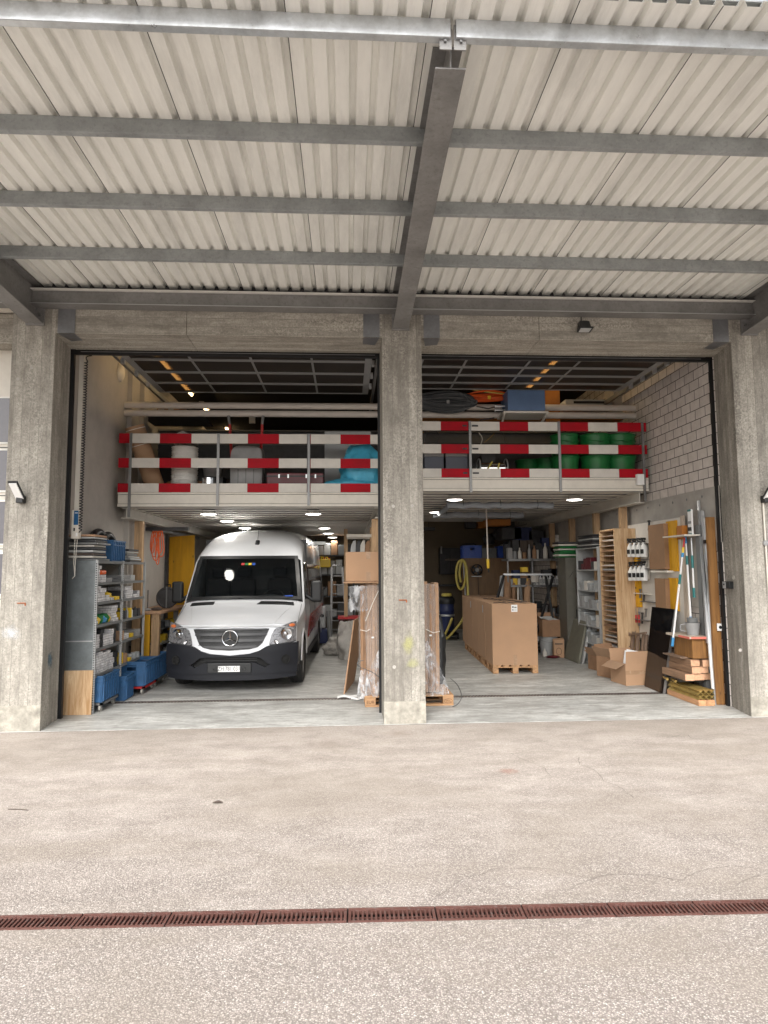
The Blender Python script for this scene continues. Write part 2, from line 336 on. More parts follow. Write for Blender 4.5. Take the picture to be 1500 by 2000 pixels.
# ------------------------------------------------------------------ mesh helpers
OFF = {}
class MB:
    def __init__(s): s.v = []; s.f = []; s.mi = []; s.m = 0; s.sm = []; s.smooth = False
    def add(s, vs, fs):
        o = len(s.v); s.v += [Vector(p) for p in vs]
        for f in fs: s.f.append([i+o for i in f]); s.mi.append(s.m); s.sm.append(s.smooth)
        return s
    def box(s, x0, x1, y0, y1, z0, z1, M_=None):
        vs = [Vector(p) for p in ((x0,y0,z0),(x1,y0,z0),(x1,y1,z0),(x0,y1,z0),(x0,y0,z1),(x1,y0,z1),(x1,y1,z1),(x0,y1,z1))]
        if M_ is not None: vs = [M_ @ p for p in vs]
        return s.add(vs, [(0,3,2,1),(4,5,6,7),(0,1,5,4),(1,2,6,5),(2,3,7,6),(3,0,4,7)])
    def cbox(s, c, d, M_=None, rz=0, rx=0, ry=0):
        T = Matrix.Translation(c) @ Matrix.Rotation(rz, 4, 'Z') @ Matrix.Rotation(ry, 4, 'Y') @ Matrix.Rotation(rx, 4, 'X')
        return s.box(-d[0]/2, d[0]/2, -d[1]/2, d[1]/2, -d[2]/2, d[2]/2, T)
    def hexa(s, b4, t4):
        return s.add(list(b4)+list(t4), [(0,3,2,1),(4,5,6,7),(0,1,5,4),(1,2,6,5),(2,3,7,6),(3,0,4,7)])
    def bar(s, p0, p1, wx, wz, upv=(0, 0, 1)):
        p0 = Vector(p0); p1 = Vector(p1); d = (p1-p0).normalized(); u = Vector(upv)
        if abs(d.dot(u)) > 0.95: u = Vector((1, 0, 0)) if abs(d.x) < 0.9 else Vector((0, 1, 0))
        a = d.cross(u).normalized(); c = a.cross(d).normalized()
        q = [a*(-wx/2)+c*(-wz/2), a*(wx/2)+c*(-wz/2), a*(wx/2)+c*(wz/2), a*(-wx/2)+c*(wz/2)]
        return s.hexa([p0+k for k in q], [p1+k for k in q])
    def cyl(s, p0, p1, r, r1=None, n=16, caps=True):
        p0 = Vector(p0); p1 = Vector(p1); r1 = r if r1 is None else r1
        d = (p1-p0).normalized(); u = Vector((0, 0, 1)) if abs(d.z) < 0.9 else Vector((1, 0, 0))
        a = d.cross(u).normalized(); c = d.cross(a)
        vs = [p0+(a*math.cos(t)+c*math.sin(t))*r for t in (2*math.pi*i/n for i in range(n))]
        vs += [p1+(a*math.cos(t)+c*math.sin(t))*r1 for t in (2*math.pi*i/n for i in range(n))]
        k = s.smooth; s.smooth = True
        s.add(vs, [(i, (i+1) % n, n+(i+1) % n, n+i) for i in range(n)]); s.smooth = False
        if caps: s.add(vs[:n], [tuple(range(n-1, -1, -1))]); s.add(vs[n:], [tuple(range(n))])
        s.smooth = k; return s
    def tube(s, pts, r, n=8, closed=False):
        P = [Vector(p) for p in pts]; m = len(P); k = s.smooth; s.smooth = True; rings = []
        t0 = (P[1]-P[0]).normalized(); u = Vector((0, 0, 1)) if abs(t0.z) < 0.9 else Vector((1, 0, 0)); a = t0.cross(u).normalized()
        for i in range(m):
            t = (P[min(i+1, m-1)]-P[max(i-1, 0)]).normalized(); a = (a - t*a.dot(t)).normalized(); b = t.cross(a)
            rr = r[i] if isinstance(r, (list, tuple)) else r
            rings += [P[i]+(a*math.cos(2*math.pi*j/n)+b*math.sin(2*math.pi*j/n))*rr for j in range(n)]
        fs = [(i*n+j, i*n+(j+1) % n, (i+1)*n+(j+1) % n, (i+1)*n+j) for i in range(m-1) for j in range(n)]
        s.add(rings, fs + [tuple(range(n-1, -1, -1)), tuple((m-1)*n+j for j in range(n))]); s.smooth = k; return s
    def lathe(s, prof, n=20, T=None, sx=1, sy=1):
        vs = []; k = s.smooth; s.smooth = True
        for (r, z) in prof:
            for i in range(n):
                t = 2*math.pi*i/n; p = Vector((r*math.cos(t)*sx, r*math.sin(t)*sy, z)); vs.append(T @ p if T is not None else p)
        m = len(prof)
        fs = [(i*n+j, i*n+(j+1) % n, (i+1)*n+(j+1) % n, (i+1)*n+j) for i in range(m-1) for j in range(n)]
        s.add(vs, fs); s.smooth = k; return s
    def grid(s, fn, nu, nv, smooth=True):
        vs = [Vector(fn(i/nu, j/nv)) for j in range(nv+1) for i in range(nu+1)]
        k = s.smooth; s.smooth = smooth
        s.add(vs, [(j*(nu+1)+i, j*(nu+1)+i+1, (j+1)*(nu+1)+i+1, (j+1)*(nu+1)+i) for j in range(nv) for i in range(nu)]); s.smooth = k; return s
    def prism(s, poly, y0, y1, T=None):
        """polygon in (x,z), extruded along y"""
        n = len(poly); vs = [Vector((x, y0, z)) for x, z in poly]+[Vector((x, y1, z)) for x, z in poly]
        if T is not None: vs = [T @ p for p in vs]
        return s.add(vs, [tuple(range(n)), tuple(range(2*n-1, n-1, -1))]+[(i, i+n, (i+1) % n+n, (i+1) % n) for i in range(n)])
    def build(s, name, mats, parent=None, bevel=0, seg=2, sharp=35, solid=0, sub=0):
        me = bpy.data.meshes.new(name); off = OFF.get(parent.name, Vector((0, 0, 0))) if parent else Vector((0, 0, 0))
        me.from_pydata([tuple(p-off) for p in s.v], [], s.f); me.update()
        if not isinstance(mats, (list, tuple)): mats = [mats]
        for m in mats: me.materials.append(M[m] if isinstance(m, str) else m)
        me.polygons.foreach_set('material_index', s.mi); me.polygons.foreach_set('use_smooth', s.sm); me.update()
        if any(s.sm): me.set_sharp_from_angle(angle=R(sharp))
        o = bpy.data.objects.new(name, me); col.objects.link(o)
        if parent: o.parent = parent; OFF[o.name] = off
        if solid: md = o.modifiers.new('thickness', 'SOLIDIFY'); md.thickness = solid; md.offset = 0
        if bevel: md = o.modifiers.new('bevel', 'BEVEL'); md.width = bevel; md.segments = seg; md.limit_method = 'ANGLE'; md.angle_limit = R(40)
        if sub: md = o.modifiers.new('subsurf', 'SUBSURF'); md.levels = sub; md.render_levels = sub
        return o
def tag(o, label, cat, group=None):
    o['label'] = label; o['category'] = cat
    if group: o['group'] = group
    return o
def struct(o, label=None):
    o['kind'] = 'structure'
    if label: o['label'] = label
    return o
def thing(name, label, cat, loc=(0, 0, 0), rz=0, group=None, local=False):
    o = bpy.data.objects.new(name, None); col.objects.link(o); o.location = loc; o.rotation_euler = (0, 0, rz); o.empty_display_size = 0.1
    if not local: OFF[o.name] = Vector(loc)
    return tag(o, label, cat, group)
def dup(root, loc=None, rz=None, label=None, parent=None):
    r = root.copy(); col.objects.link(r)
    if parent: r.parent = parent
    for c in list(root.children): dup(c, parent=r)
    if loc is not None: r.location = loc
    if rz is not None: r.rotation_euler = (0, 0, rz)
    if label: r['label'] = label
    return r
def text(s, size, mat_, parent=None, name='lettering', ext=0.0005, align='CENTER'):
    cu = bpy.data.curves.new(name, 'FONT'); cu.body = s; cu.size = size; cu.extrude = ext; cu.align_x = align; cu.align_y = 'CENTER'
    tmp = bpy.data.objects.new(name, cu); cu.materials.append(M[mat_]); col.objects.link(tmp); dg = bpy.context.evaluated_depsgraph_get()
    me = bpy.data.meshes.new_from_object(tmp.evaluated_get(dg)); o = bpy.data.objects.new(name, me); col.objects.link(o); bpy.data.objects.remove(tmp); bpy.data.curves.remove(cu)
    if parent: o.parent = parent
    return o
ORD = ['first', 'second', 'third', 'fourth', 'fifth', 'sixth', 'seventh', 'eighth', 'ninth', 'tenth', 'eleventh', 'twelfth', 'thirteenth', 'fourteenth', 'fifteenth', 'sixteenth']
def ringpts(c, rx, rz_, n, ax='y', ph=0, tw=0):
    out = []
    for i in range(n+1):
        t = 2*math.pi*i/n+ph
        a, b = rx*math.cos(t), rz_*math.sin(t)
        out.append(Vector(c)+(Vector((a, tw*i/n, b)) if ax == 'y' else Vector((tw*i/n, a, b)) if ax == 'x' else Vector((a, b, tw*i/n))))
    return out

# ================================================================== GROUND
def dl(x): return 3.662 - 0.0284*x           # centre line of the yard drain
HW = 0.074
b = MB()
for xa, xb in ((-200, -4), (-4, 4), (4, 200)):
    b.add([(xa, -300, 0), (xb, -300, 0), (xb, dl(xb)-HW, 0), (xa, dl(xa)-HW, 0)], [(0, 1, 2, 3)])
    b.add([(xa, dl(xa)+HW, 0), (xb, dl(xb)+HW, 0), (xb, 300, 0), (xa, 300, 0)], [(0, 1, 2, 3)])
g = struct(b.build('yard_ground', 'asphalt'), 'pale exposed aggregate yard in front of the hall')
# rust patch and oily stain in the surface itself
nt = M['asphalt'].node_tree; bs = nt.nodes['Principled BSDF']; src = bs.inputs['Base Color'].links[0].from_socket
for (px, py, rad, c, am) in ((992, 1506, 0.10, (0.26, 0.10, 0.06), 0.6), (640, 1455, 0.30, (0.22, 0.18, 0.15), 0.5), (780, 1432, 0.2, (0.25, 0.2, 0.16), 0.55)):
    p = atz(px, py, 0); co = objco(nt)
    vm = nt.nodes.new('ShaderNodeVectorMath'); vm.operation = 'DISTANCE'; vm.inputs[1].default_value = p; nt.links.new(co, vm.inputs[0])
    k = mathn(nt, 'MULTIPLY_ADD', noise(nt, co, 14, 5, 0.8), rad*2.2, vm.outputs[1])
    src = mixc(nt, ramp(nt, mathn(nt, 'DIVIDE', k, rad*2.2), (0.5, am), (0.95, 0.0)), src, c)
nt.links.new(src, bs.inputs['Base Color'])

b = MB()
for xa, xb in ((-12, 0), (0, 12)):
    f = lambda x, s, z: (x, dl(x)+s*HW, z)
    b.add([f(xa, -1, 0), f(xb, -1, 0), f(xb, -1, -0.15), f(xa, -1, -0.15)], [(0, 1, 2, 3)])
    b.add([f(xa, 1, 0), f(xb, 1, 0), f(xb, 1, -0.15), f(xa, 1, -0.15)], [(3, 2, 1, 0)])
    b.add([f(xa, -1, -0.15), f(xb, -1, -0.15), f(xb, 1, -0.15), f(xa, 1, -0.15)], [(0, 1, 2, 3)])
struct(b.build('drain_channel', 'pit'))
# cast-iron grates, one per 477 mm
b = MB(); L = 0.470; W = 0.141
for s in (-1, 1):
    b.box(-L/2, L/2, s*(W/2-0.006)-0.006, s*(W/2-0.006)+0.006, -0.022, 0.004)
    b.box(-L/2, L/2, s*(W/2-0.018)-0.0055, s*(W/2-0.018)+0.0055, -0.022, 0.0005)
    b.box(-L/2+0.001, -L/2+0.016, -W/2+0.013, W/2-0.013, -0.022, 0.0015) if s < 0 else b.box(L/2-0.016, L/2-0.001, -W/2+0.013, W/2-0.013, -0.022, 0.0015)
n = 18
for i in range(n):
    x = -L/2+0.03+(L-0.06)*i/(n-1); b.box(x-0.0055, x+0.0055, -W/2+0.024, W/2-0.024, -0.02, 0.0008)
b.box(-L/2+0.017, L/2-0.017, -0.003, 0.003, -0.02, -0.012)
for x in (-0.12, 0.12): b.box(x-0.012, x+0.012, W/2-0.026, W/2-0.016, 0.0012, 0.003)
g0 = b.build('drain_grate', 'rust', bevel=0.0012, seg=1)
js = [-2.39+0.477*i for i in range(12)]
wh = ['cast iron drain grate in the yard channel, %s from the left edge' % o for o in ORD[:12]]
for i, x in enumerate(js):
    o = g0 if i == 0 else g0.copy()
    if i: col.objects.link(o)
    o.location = (x+0.26-0.02, dl(x+0.24), 0); o.rotation_euler = (0, 0, -0.0284)
    tag(o, wh[i], 'drain grate', 'cast iron grates of the yard drain')
# pale edge sett beside the drain is the ground itself; small litter
def crack(pts, wd):
    b = MB(); P = []
    rnd = random.Random(len(pts))
    for a, c in zip(pts[:-1], pts[1:]):
        for t in (0, .25, .5, .75): P.append(((a[0]+(c[0]-a[0])*t)+rnd.uniform(-2, 2), (a[1]+(c[1]-a[1])*t)+rnd.uniform(-1.2, 1.2)))
    P.append(pts[-1]); Q = [atz(x, y, 0.0025) for x, y in P]
    for i, q in enumerate(Q):
        t = (Q[min(i+1, len(Q)-1)]-Q[max(i-1, 0)]).normalized(); nn = Vector((-t.y, t.x, 0)); h = wd*rnd.uniform(0.3, 1.0)/2
        b.v += [q+nn*h, q-nn*h]
    for i in range(len(Q)-1): b.f.append([2*i, 2*i+1, 2*i+3, 2*i+2]); b.mi.append(0); b.sm.append(False)
    struct(b.build('ground_crack', 'crack'))
c5 = lambda L_: [(750+x/2, 1380+y/2) for x, y in L_]
crack(c5([(185,755),(215,735),(250,712),(290,685),(340,662),(390,650),(430,632),(510,633),(580,628),(650,635),(700,645),(760,660),(810,668),(880,655),(960,655),(1040,655),(1090,668),(1160,680),(1190,660),(1240,640),(1300,628),(1370,622),(1450,630),(1500,640)]), 0.0045)
crack(c5([(690,735),(740,705),(790,680),(830,668)]), 0.004)
crack(c5([(1370,715),(1385,690),(1430,668),(1500,650)]), 0.004)
crack(c5([(760,195),(765,225),(820,245),(860,290),(930,320),(975,355)]), 0.008)
crack(c5([(1100,120),(1180,108),(1200,122),(1260,130),(1330,118)]), 0.010)
crack(c5([(500,185),(560,215),(620,235),(650,270)]), 0.008)
# leaf and twig
p = atz(425, 1570, 0)
b = MB(); b.grid(lambda u, v: (p.x-0.045+0.09*u, p.y+(v-0.5)*0.034*math.sin(math.pi*u), 0.006+0.012*math.sin(math.pi*u)*abs(v-0.5)*2+0.003), 8, 4)
tag(b.build('dry_leaf', 'bark', solid=0.001), 'small curled brown leaf lying on the pale yard', 'leaf')
p = atz(34, 1583, 0); b = MB(); b.tube([p+Vector((-0.08, 0.02, 0.005)), p+Vector((0, 0.004, 0.009)), p+Vector((0.09, -0.012, 0.005))], 0.003, 6)
tag(b.build('twig', 'bark'), 'thin dark twig lying on the yard at the left edge', 'twig')

# ================================================================== HALL FLOOR (with its own slot drain)
YF = 7.90
b = MB(); z = 0.008
b.box(-4.4, 5.6, YF, 9.43, -0.2, z); b.box(-4.4, 5.6, 9.57, 20.2, -0.2, z)
b.box(-4.4, 5.6, 9.43, 9.57, -0.2, -0.08)
struct(b.build('hall_floor', 'slab'), 'smooth grey concrete hall floor')
b = MB()
b.box(-3.5, 5.0, 9.431, 9.440, -0.03, z+0.002); b.box(-3.5, 5.0, 9.560, 9.569, -0.03, z+0.002)
x = -3.5
while x < 5.0: b.box(x, x+0.020, 9.440, 9.560, -0.03, z+0.001); x += 0.046
b.box(-3.5, 5.0, 9.497, 9.503, -0.02, z-0.012)
tag(b.build('floor_grate', 'grate'), 'narrow slotted steel floor drain running across both bays', 'floor drain')

b = MB(); b.box(-4.4, 5.6, YF-0.012, YF-0.001, 0.0, 0.004); struct(b.build('ground_joint', 'crack'))
# ================================================================== BUILDING
B = thing('warehouse_building', 'concrete workshop building with two open door bays and lime sand block walls', 'building', (0.685, 8, 0))
def pillar(x0, x1, a=0.0, c=0.0):     # a, c: splay of the inner faces towards the hall
    b = MB(); q = [(x0, 7.92), (x1, 7.92), (x1+c, 8.53), (x0+a, 8.53)]; b.hexa([(x, y, 0.0) for x, y in q], [(x, y, 5.1) for x, y in q]); o = b.build('pillar', 'pillar', B, bevel=0.008)
    return o
pls = [pillar(-4.08, -3.57, 0, -0.065), pillar(0.435, 0.935), pillar(4.975, 5.50, 0.115, 0)]
# fresh patch at pillar feet, spray marks, rust clips
b = MB(); b.box(-4.083, -3.569, 7.917, 7.93, 0.0, 0.30); b.build('base_patch', mat('pale_repair', (0.33, 0.31, 0.265), 0.9, var=0.35, sc_=8, bmp=0.3, grime=0.5), pls[0])
b = MB(); b.box(0.432, 0.938, 7.917, 7.96, 0.0, 0.27); b.build('base_patch', 'pale_repair' if False else M.setdefault('prep', MATS['pale_repair']), pls[1])
b = MB(); b.box(4.974, 5.503, 7.917, 7.93, 0.0, 0.25); b.build('base_patch', 'prep', pls[2])
M['rustm'] = mat('rust_stain', (0.30, 0.09, 0.03), 0.8, var=0.4, sc_=30)
for px, py, pl in ((42, 1178, 0), (787, 1172, 1)):
    p = aty(px, py, 7.918); b = MB(); b.box(p.x-0.05, p.x+0.05, 7.908, 7.93, p.z-0.005, p.z+0.006); b.box(p.x+0.035, p.x+0.052, 7.914, 7.93, p.z-0.03, p.z-0.006)
    b.build('rusty_clip', 'rustm', pls[pl], bevel=0.002)
def blot(px, py, w_, h_, c, pl, name='spray_mark', Y=7.9165, X=None, am=0.75):
    nm = 'mark_%d' % px; m, nt, bb = newmat(nm); co = objco(nt); out = nt.nodes['Material Output']
    bb.inputs['Base Color'].default_value = (*c, 1); bb.inputs['Roughness'].default_value = 0.8
    t = nt.nodes.new('ShaderNodeBsdfTransparent'); mx = nt.nodes.new('ShaderNodeMixShader')
    n1 = noise(nt, co, 9, 6, 0.8); gc = nt.nodes.new('ShaderNodeTexCoord'); s_ = nt.nodes.new('ShaderNodeVectorMath'); s_.operation = 'DISTANCE'; s_.inputs[1].default_value = (0.5, 0.5, 0.5)
    nt.links.new(gc.outputs['Generated'], s_.inputs[0]); e = mathn(nt, 'MULTIPLY_ADD', n1, 1.1, s_.outputs[1])
    nt.links.new(ramp(nt, e, (0.62, am), (0.95, 0.0)), mx.inputs[0]); nt.links.new(t.outputs[0], mx.inputs[1]); nt.links.new(bb.outputs[0], mx.inputs[2]); nt.links.new(mx.outputs[0], out.inputs[0])
    b = MB()
    if X is None:
        p = aty(px, py, Y); b.add([(p.x-w_, Y, p.z-h_), (p.x+w_, Y, p.z-h_), (p.x+w_, Y, p.z+h_), (p.x-w_, Y, p.z+h_)], [(0, 1, 2, 3)])
    else:
        p = atx(px, py, X); b.add([(X, p.y-w_, p.z-h_), (X, p.y+w_, p.z-h_), (X, p.y+w_, p.z+h_), (X, p.y-w_, p.z+h_)], [(0, 1, 2, 3)])
    b.build(name, m, pls[pl])
blot(798, 1258, 0.09, 0.16, (0.55, 0.54, 0.20), 1, am=0.4); blot(806, 1297, 0.13, 0.09, (0.55, 0.56, 0.22), 1, am=0.3)
blot(22, 1237, 0.13, 0.12, (0.72, 0.75, 0.78), 0, am=0.5); blot(94, 1290, 0.16, 0.16, (0.05, 0.13, 0.19), 0, X=-3.590, am=0.6)
# shutter-tie dimples on the pillars and jambs
for px, py, X, pl in ((111, 1138, -3.600, 0), (1433, 1128, 5.030, 2)):
    p = atx(px, py, X); b = MB(); s = 1 if X < 0 else -1; b.lathe([(0.032, 0), (0.026, 0.006), (0.012, 0.004), (0.0, 0.004)], 16, Matrix.Translation((X, p.y, p.z)) @ Matrix.Rotation(s*math.pi/2, 4, 'Y')); b.build('tie_hole', 'prep', pls[pl])
for (px, py, pl) in ((768, 989, 1), (805, 988, 1), (770, 1303, 1), (35, 740, 0), (62, 718, 0), (1446, 1270, 2)):
    p = aty(px, py, 7.918); b = MB(); b.lathe([(0.022, 0), (0.016, 0.004), (0.0, 0.002)], 14, Matrix.Translation((p.x, 7.919, p.z)) @ Matrix.Rotation(math.pi/2, 4, 'X')); b.build('tie_hole', 'lowcon', pls[pl])

def lintel(x0, x1, seam):
    b = MB(); b.box(x0, seam-0.002, 7.922, 8.53, 4.76, 5.12); b.box(seam+0.002, x1, 7.922, 8.53, 4.76, 5.12)
    b.box(x0-0.12, x0+0.01, 8.0, 8.53, 4.765, 5.09); b.box(x1-0.01, x1+0.14, 8.0, 8.53, 4.765, 5.09); o = b.build('lintel', 'lintel', B, bevel=0.006)
    for xa, xb in ((x0+0.03, x0+0.235), (x1-0.235, x1-0.03)):
        b = MB(); b.box(xa, xb, 7.914, 7.93, 4.762, 5.12); s = 1 if xa < (x0+x1)/2 else -1
        a0, a1 = (xa, xb) if s > 0 else (xb, xa)
        b.add([(a0, 7.92, 4.756), (a1, 7.92, 4.756), (a1+0.0*s, 8.16, 4.756), (a0+0.05*s, 8.2, 4.756)], [(0, 1, 2, 3)] if s > 0 else [(3, 2, 1, 0)])
        b.build('bearing_plate', 'plate', o)
    return o
lintel(-3.572, 0.436, -1.99); lintel(0.934, 4.977, 2.45)
b = MB(); b.box(-14, 15, 7.96, 8.5, 5.12, 9.5); b.build('upper_wall', 'cream', B)
b = MB(); b.box(5.50, 14, 8.0, 8.5, 0, 5.12); b.build('side_wall', 'pillar', B)
b = MB(); b.box(-14, -8.4, 8.0, 8.5, 0, 5.12); b.build('side_wall', 'pillar', B)
# interior shell
b = MB(); b.box(5.08, 5.3, 8.53, 20.2, 0, 5.6); rw = b.build('block_wall', 'block', B)
b = MB(); b.box(5.068, 5.1, 8.53, 20.1, 2.19, 2.965); b.build('ring_beam', 'lowcon', rw)
b = MB()
for i in range(9):
    for z_ in (2.86,):
        p = (5.066, 8.95+0.42*i, z_); b.lathe([(0.02, 0), (0.012, 0.003), (0, 0.002)], 10, Matrix.Translation(p) @ Matrix.Rotation(-math.pi/2, 4, 'Y'))
b.build('tie_hole', 'plate', rw)
b = MB(); b.box(-4.0, -3.76, 8.53, 20.2, 0, 5.6); lw = b.build('plaster_wall', 'plaster', B)
b = MB(); b.box(-3.77, -3.60, 11.5, 11.75, 0, 5.55); b.box(-3.77, -3.68, 11.1, 11.5, 0, 5.55); b.build('pilaster', 'plaster', lw)
b = MB(); b.box(4.93, 5.09, 11.5, 11.9, 2.97, 5.55); b.build('pilaster', 'plaster', rw)
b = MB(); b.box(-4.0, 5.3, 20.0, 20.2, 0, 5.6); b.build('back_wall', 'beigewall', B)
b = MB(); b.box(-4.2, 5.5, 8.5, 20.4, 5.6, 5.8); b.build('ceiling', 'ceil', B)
for y in (13.0, 16.5):
    b = MB(); b.box(-3.76, 5.08, y, y+0.02, 4.25, 4.62); b.box(-3.76, 5.08, y-0.1, y+0.12, 4.22, 4.25); b.box(-3.76, 5.08, y-0.1, y+0.12, 4.62, 4.65)
    b.build('steel_girder', 'mgrey', B)
for px, py in ((233, 727), (243, 735)): pass
b = MB(); p = atx(234, 728, -3.755); b.lathe([(0.0, 0.07), (0.07, 0.062), (0.11, 0.03), (0.12, 0)], 18, Matrix.Translation(p) @ Matrix.Rotation(math.pi/2, 4, 'Y'), sx=1.35)
tag(b.build('bulkhead_lamp', 'cream'), 'unlit oval white bulkhead lamp high on the grey plaster wall', 'lamp')
# rubber door seals round the two openings
for nm, x0, x1, lab in (('door_seal', -3.57, 0.435, 'black rubber seal framing the left door opening'), ('door_seal', 0.935, 4.975, 'black rubber seal framing the right door opening')):
    t = thing(nm, lab, 'door seal', ((x0+x1)/2, 8.54, 0))
    b = MB(); b.box(*((-3.70, -3.593) if x0 < 0 else (x0-0.01, x0+0.012)), 8.535, 8.585, 0, 4.78); b.build('side_strip', 'rubber', t)
    b = MB(); b.box(*((x1-0.03, x1+0.05) if x1 < 1 else (5.045, 5.14)), 8.535, 8.585, 0, 4.78); b.build('side_strip', 'rubber', t)
    b = MB(); b.box(*((-3.65, x1-0.03) if x0 < 0 else (x0+0.012, 5.12)), 8.537, 8.585, 4.705, 4.78); b.build('top_strip', 'rubber', t)
    b = MB(); b.box(x0+0.06, x1-0.06, 8.530, 8.536, 4.735, 4.742); b.build('seal_lip', 'steel', t)

# ------------------------------------------------------------------ neighbouring closed door at the far left
t = thing('sectional_door', 'closed cream sectional door with grey window bands left of the left pillar', 'door', (-6.2, 8.45, 0))
b = MB(); b.box(-8.4, -4.0, 8.47, 8.52, 0, 4.8); b.build('door_leaf', 'cream', t)
b = MB(); b.box(-8.4, -4.08, 8.2, 8.6, 4.72, 5.1); b.build('door_head', 'lintel', t)
for py0, py1 in ((778, 864), (880, 958), (980, 1062), (1082, 1160)):
    z1 = aty(10, py0, 8.46).z; z0 = aty(10, py1, 8.46).z
    b = MB(); b.box(-8.3, -4.3, 8.455, 8.462, z0, z1); f = b.build('window_band', M.setdefault('gwin', mat('dull_grey_glass', (0.13, 0.125, 0.14), 0.2)), t)
    b = MB(); b.box(-8.35, -4.25, 8.45, 8.47, z0-0.02, z0); b.box(-8.35, -4.25, 8.45, 8.47, z1, z1+0.02); b.build('frame', 'white', f)
    b = MB(); b.box(-8.4, -4.0, 8.462, 8.468, z0-0.07, z0-0.06); b.build('joint', 'dark', t)

# ================================================================== CANOPY
M['sunlitzinc'] = zinc('sunlit_purlin_zinc', (0.62, 0.65, 0.68), 0.32, 0.85, 0.12)  # lighter zinc for the front purlin, its sunlit brightness put into the colour
ZS = 5.32
C = thing('steel_canopy', 'galvanised steel canopy with cream corrugated roof sheets over the doors', 'canopy', (0.67, 6, 0))
PT = 0.905/6
def sheet(xs, k):
    prof = []
    for i in range(6):
        x = xs+i*PT
        prof += [(x+0.000, 0), (x+0.092, 0), (x+0.106, 0.042), (x+PT-0.014, 0.042)]
    prof += [(xs+6*PT, 0)]; b = MB()
    y0, y1 = 3.60, 7.86; tw = 0.0015
    for (a, za), (c, zc) in zip(prof[:-1], prof[1:]):
        b.add([(a, y0, ZS+za), (c, y0, ZS+zc), (c, y1, ZS+zc), (a, y1, ZS+za)], [(0, 3, 2, 1)])
    b.m = 1; b.add([(xs-0.0045, y0, ZS-0.0022), (xs+0.001, y0, ZS-0.0022), (xs+0.001, y1, ZS-0.0022), (xs-0.0045, y1, ZS-0.0022)], [(0, 3, 2, 1)])  # dark strip paints the thin shadow line along the sheet lap
    return b.build('roof_sheet', ['sheet', 'lapshade'], C, solid=0.0015)
for i in range(-6, 8): sheet(-0.38+0.905*i, i)
b = MB(); b.box(-5.8, 6.9, 3.62, 7.95, ZS+0.052, ZS+0.06); b.build('roof_membrane', 'lgrey', C)
b = MB(); b.box(-5.8, 6.9, 3.52, 3.58, ZS+0.03, ZS+0.10); b.box(-5.8, 6.9, 3.48, 3.53, ZS-0.0, ZS+0.035) if False else None; b.build('edge_flashing', 'white', C)
for y in (3.775, 4.79, 5.81, 6.84):     # channel purlins, web towards the yard
    b = MB()
    for x0, x1 in ((-5.8, -3.825), (-3.795, 0.655), (0.69, 5.205), (5.235, 6.9)):
        b.box(x0, x1, y, y+0.006, 5.195, ZS-0.001)
        b.box(x0, x1, y+0.0065, y+0.058, 5.195, 5.203); b.box(x0, x1, y+0.0065, y+0.058, ZS-0.009, ZS-0.001)
    b.build('purlin', 'sunlitzinc' if y < 4 else 'purlin', C, bevel=0.003)
def beam(xc):
    b = MB(); z0a, z0b = 5.08, 4.865; ya, yb = 3.90, 7.90; h = 0.006
    b.hexa([(xc-0.1, ya, z0a), (xc+0.1, ya, z0a), (xc+0.1, yb, z0b), (xc-0.1, yb, z0b)], [(xc-0.1, ya, z0a+0.012), (xc+0.1, ya, z0a+0.012), (xc+0.1, yb, z0b+0.012), (xc-0.1, yb, z0b+0.012)])
    b.hexa([(xc-h, ya, z0a+0.012), (xc+h, ya, z0a+0.012), (xc+h, yb, z0b+0.012), (xc-h, yb, z0b+0.012)], [(xc-h, ya-0.05, ZS-0.004), (xc+h, ya-0.05, ZS-0.004), (xc+h, yb, ZS-0.004), (xc-h, yb, ZS-0.004)])
    o = b.build('cantilever_beam', 'galvdark', C, bevel=0.003)
    b = MB(); b.box(xc-0.1, xc+0.1, 4.0, yb, ZS-0.014, ZS-0.0045); b.build('top_flange', 'galvdark', o)
    b = MB()
    for s in (-1, 1): b.box(min(xc+s*0.007, xc+s*0.085), max(xc+s*0.007, xc+s*0.085), 3.80, 3.81, 5.13, 5.30)
    b.build('end_cleat', 'galvdark', o)
    b = MB()
    for s in (-1, 1):
        for zz in (5.18, 5.26): b.cyl((xc+s*0.05, 3.785, zz), (xc+s*0.05, 3.80, zz), 0.009, n=6)
    b.build('bolt', 'steel', o)
    b = MB(); b.box(xc-0.11, xc+0.11, 7.895, 7.917, 4.85, 5.3); b.build('wall_plate', 'galvdark', o)
    b = MB()
    for s in (-1, 1):
        for zz in (4.98, 5.12): b.cyl((xc+s*0.06, 7.87, zz), (xc+s*0.06, 7.895, zz), 0.016, n=6)
    b.build('bolt', 'steel', o)
for xc in (-3.81, 0.672, 5.22): beam(xc)
b = MB(); b.box(-5.8, 6.9, 7.80, 7.806, 5.073, 5.26); b.box(-5.8, 6.9, 7.745, 7.915, 5.06, 5.072); b.build('edge_channel', 'galvdark', C, bevel=0.002)
b = MB(); b.box(-5.8, 6.9, 7.735, 7.798, 5.243, 5.25); b.build('bright_line_strip', 'white', C)  # white strip added to stand in for the bright line of light here
b = MB(); b.box(-5.8, 6.9, 7.742, 7.7445, 5.062, 5.070); b.build('flange_edge', 'alu', C)
b = MB(); b.box(-5.8, 6.9, 7.862, 7.95, 5.2, ZS+0.05); b.build('gap_shade_strip', 'dark', C)  # dark strip stands in for the shaded gap behind the sheet ends

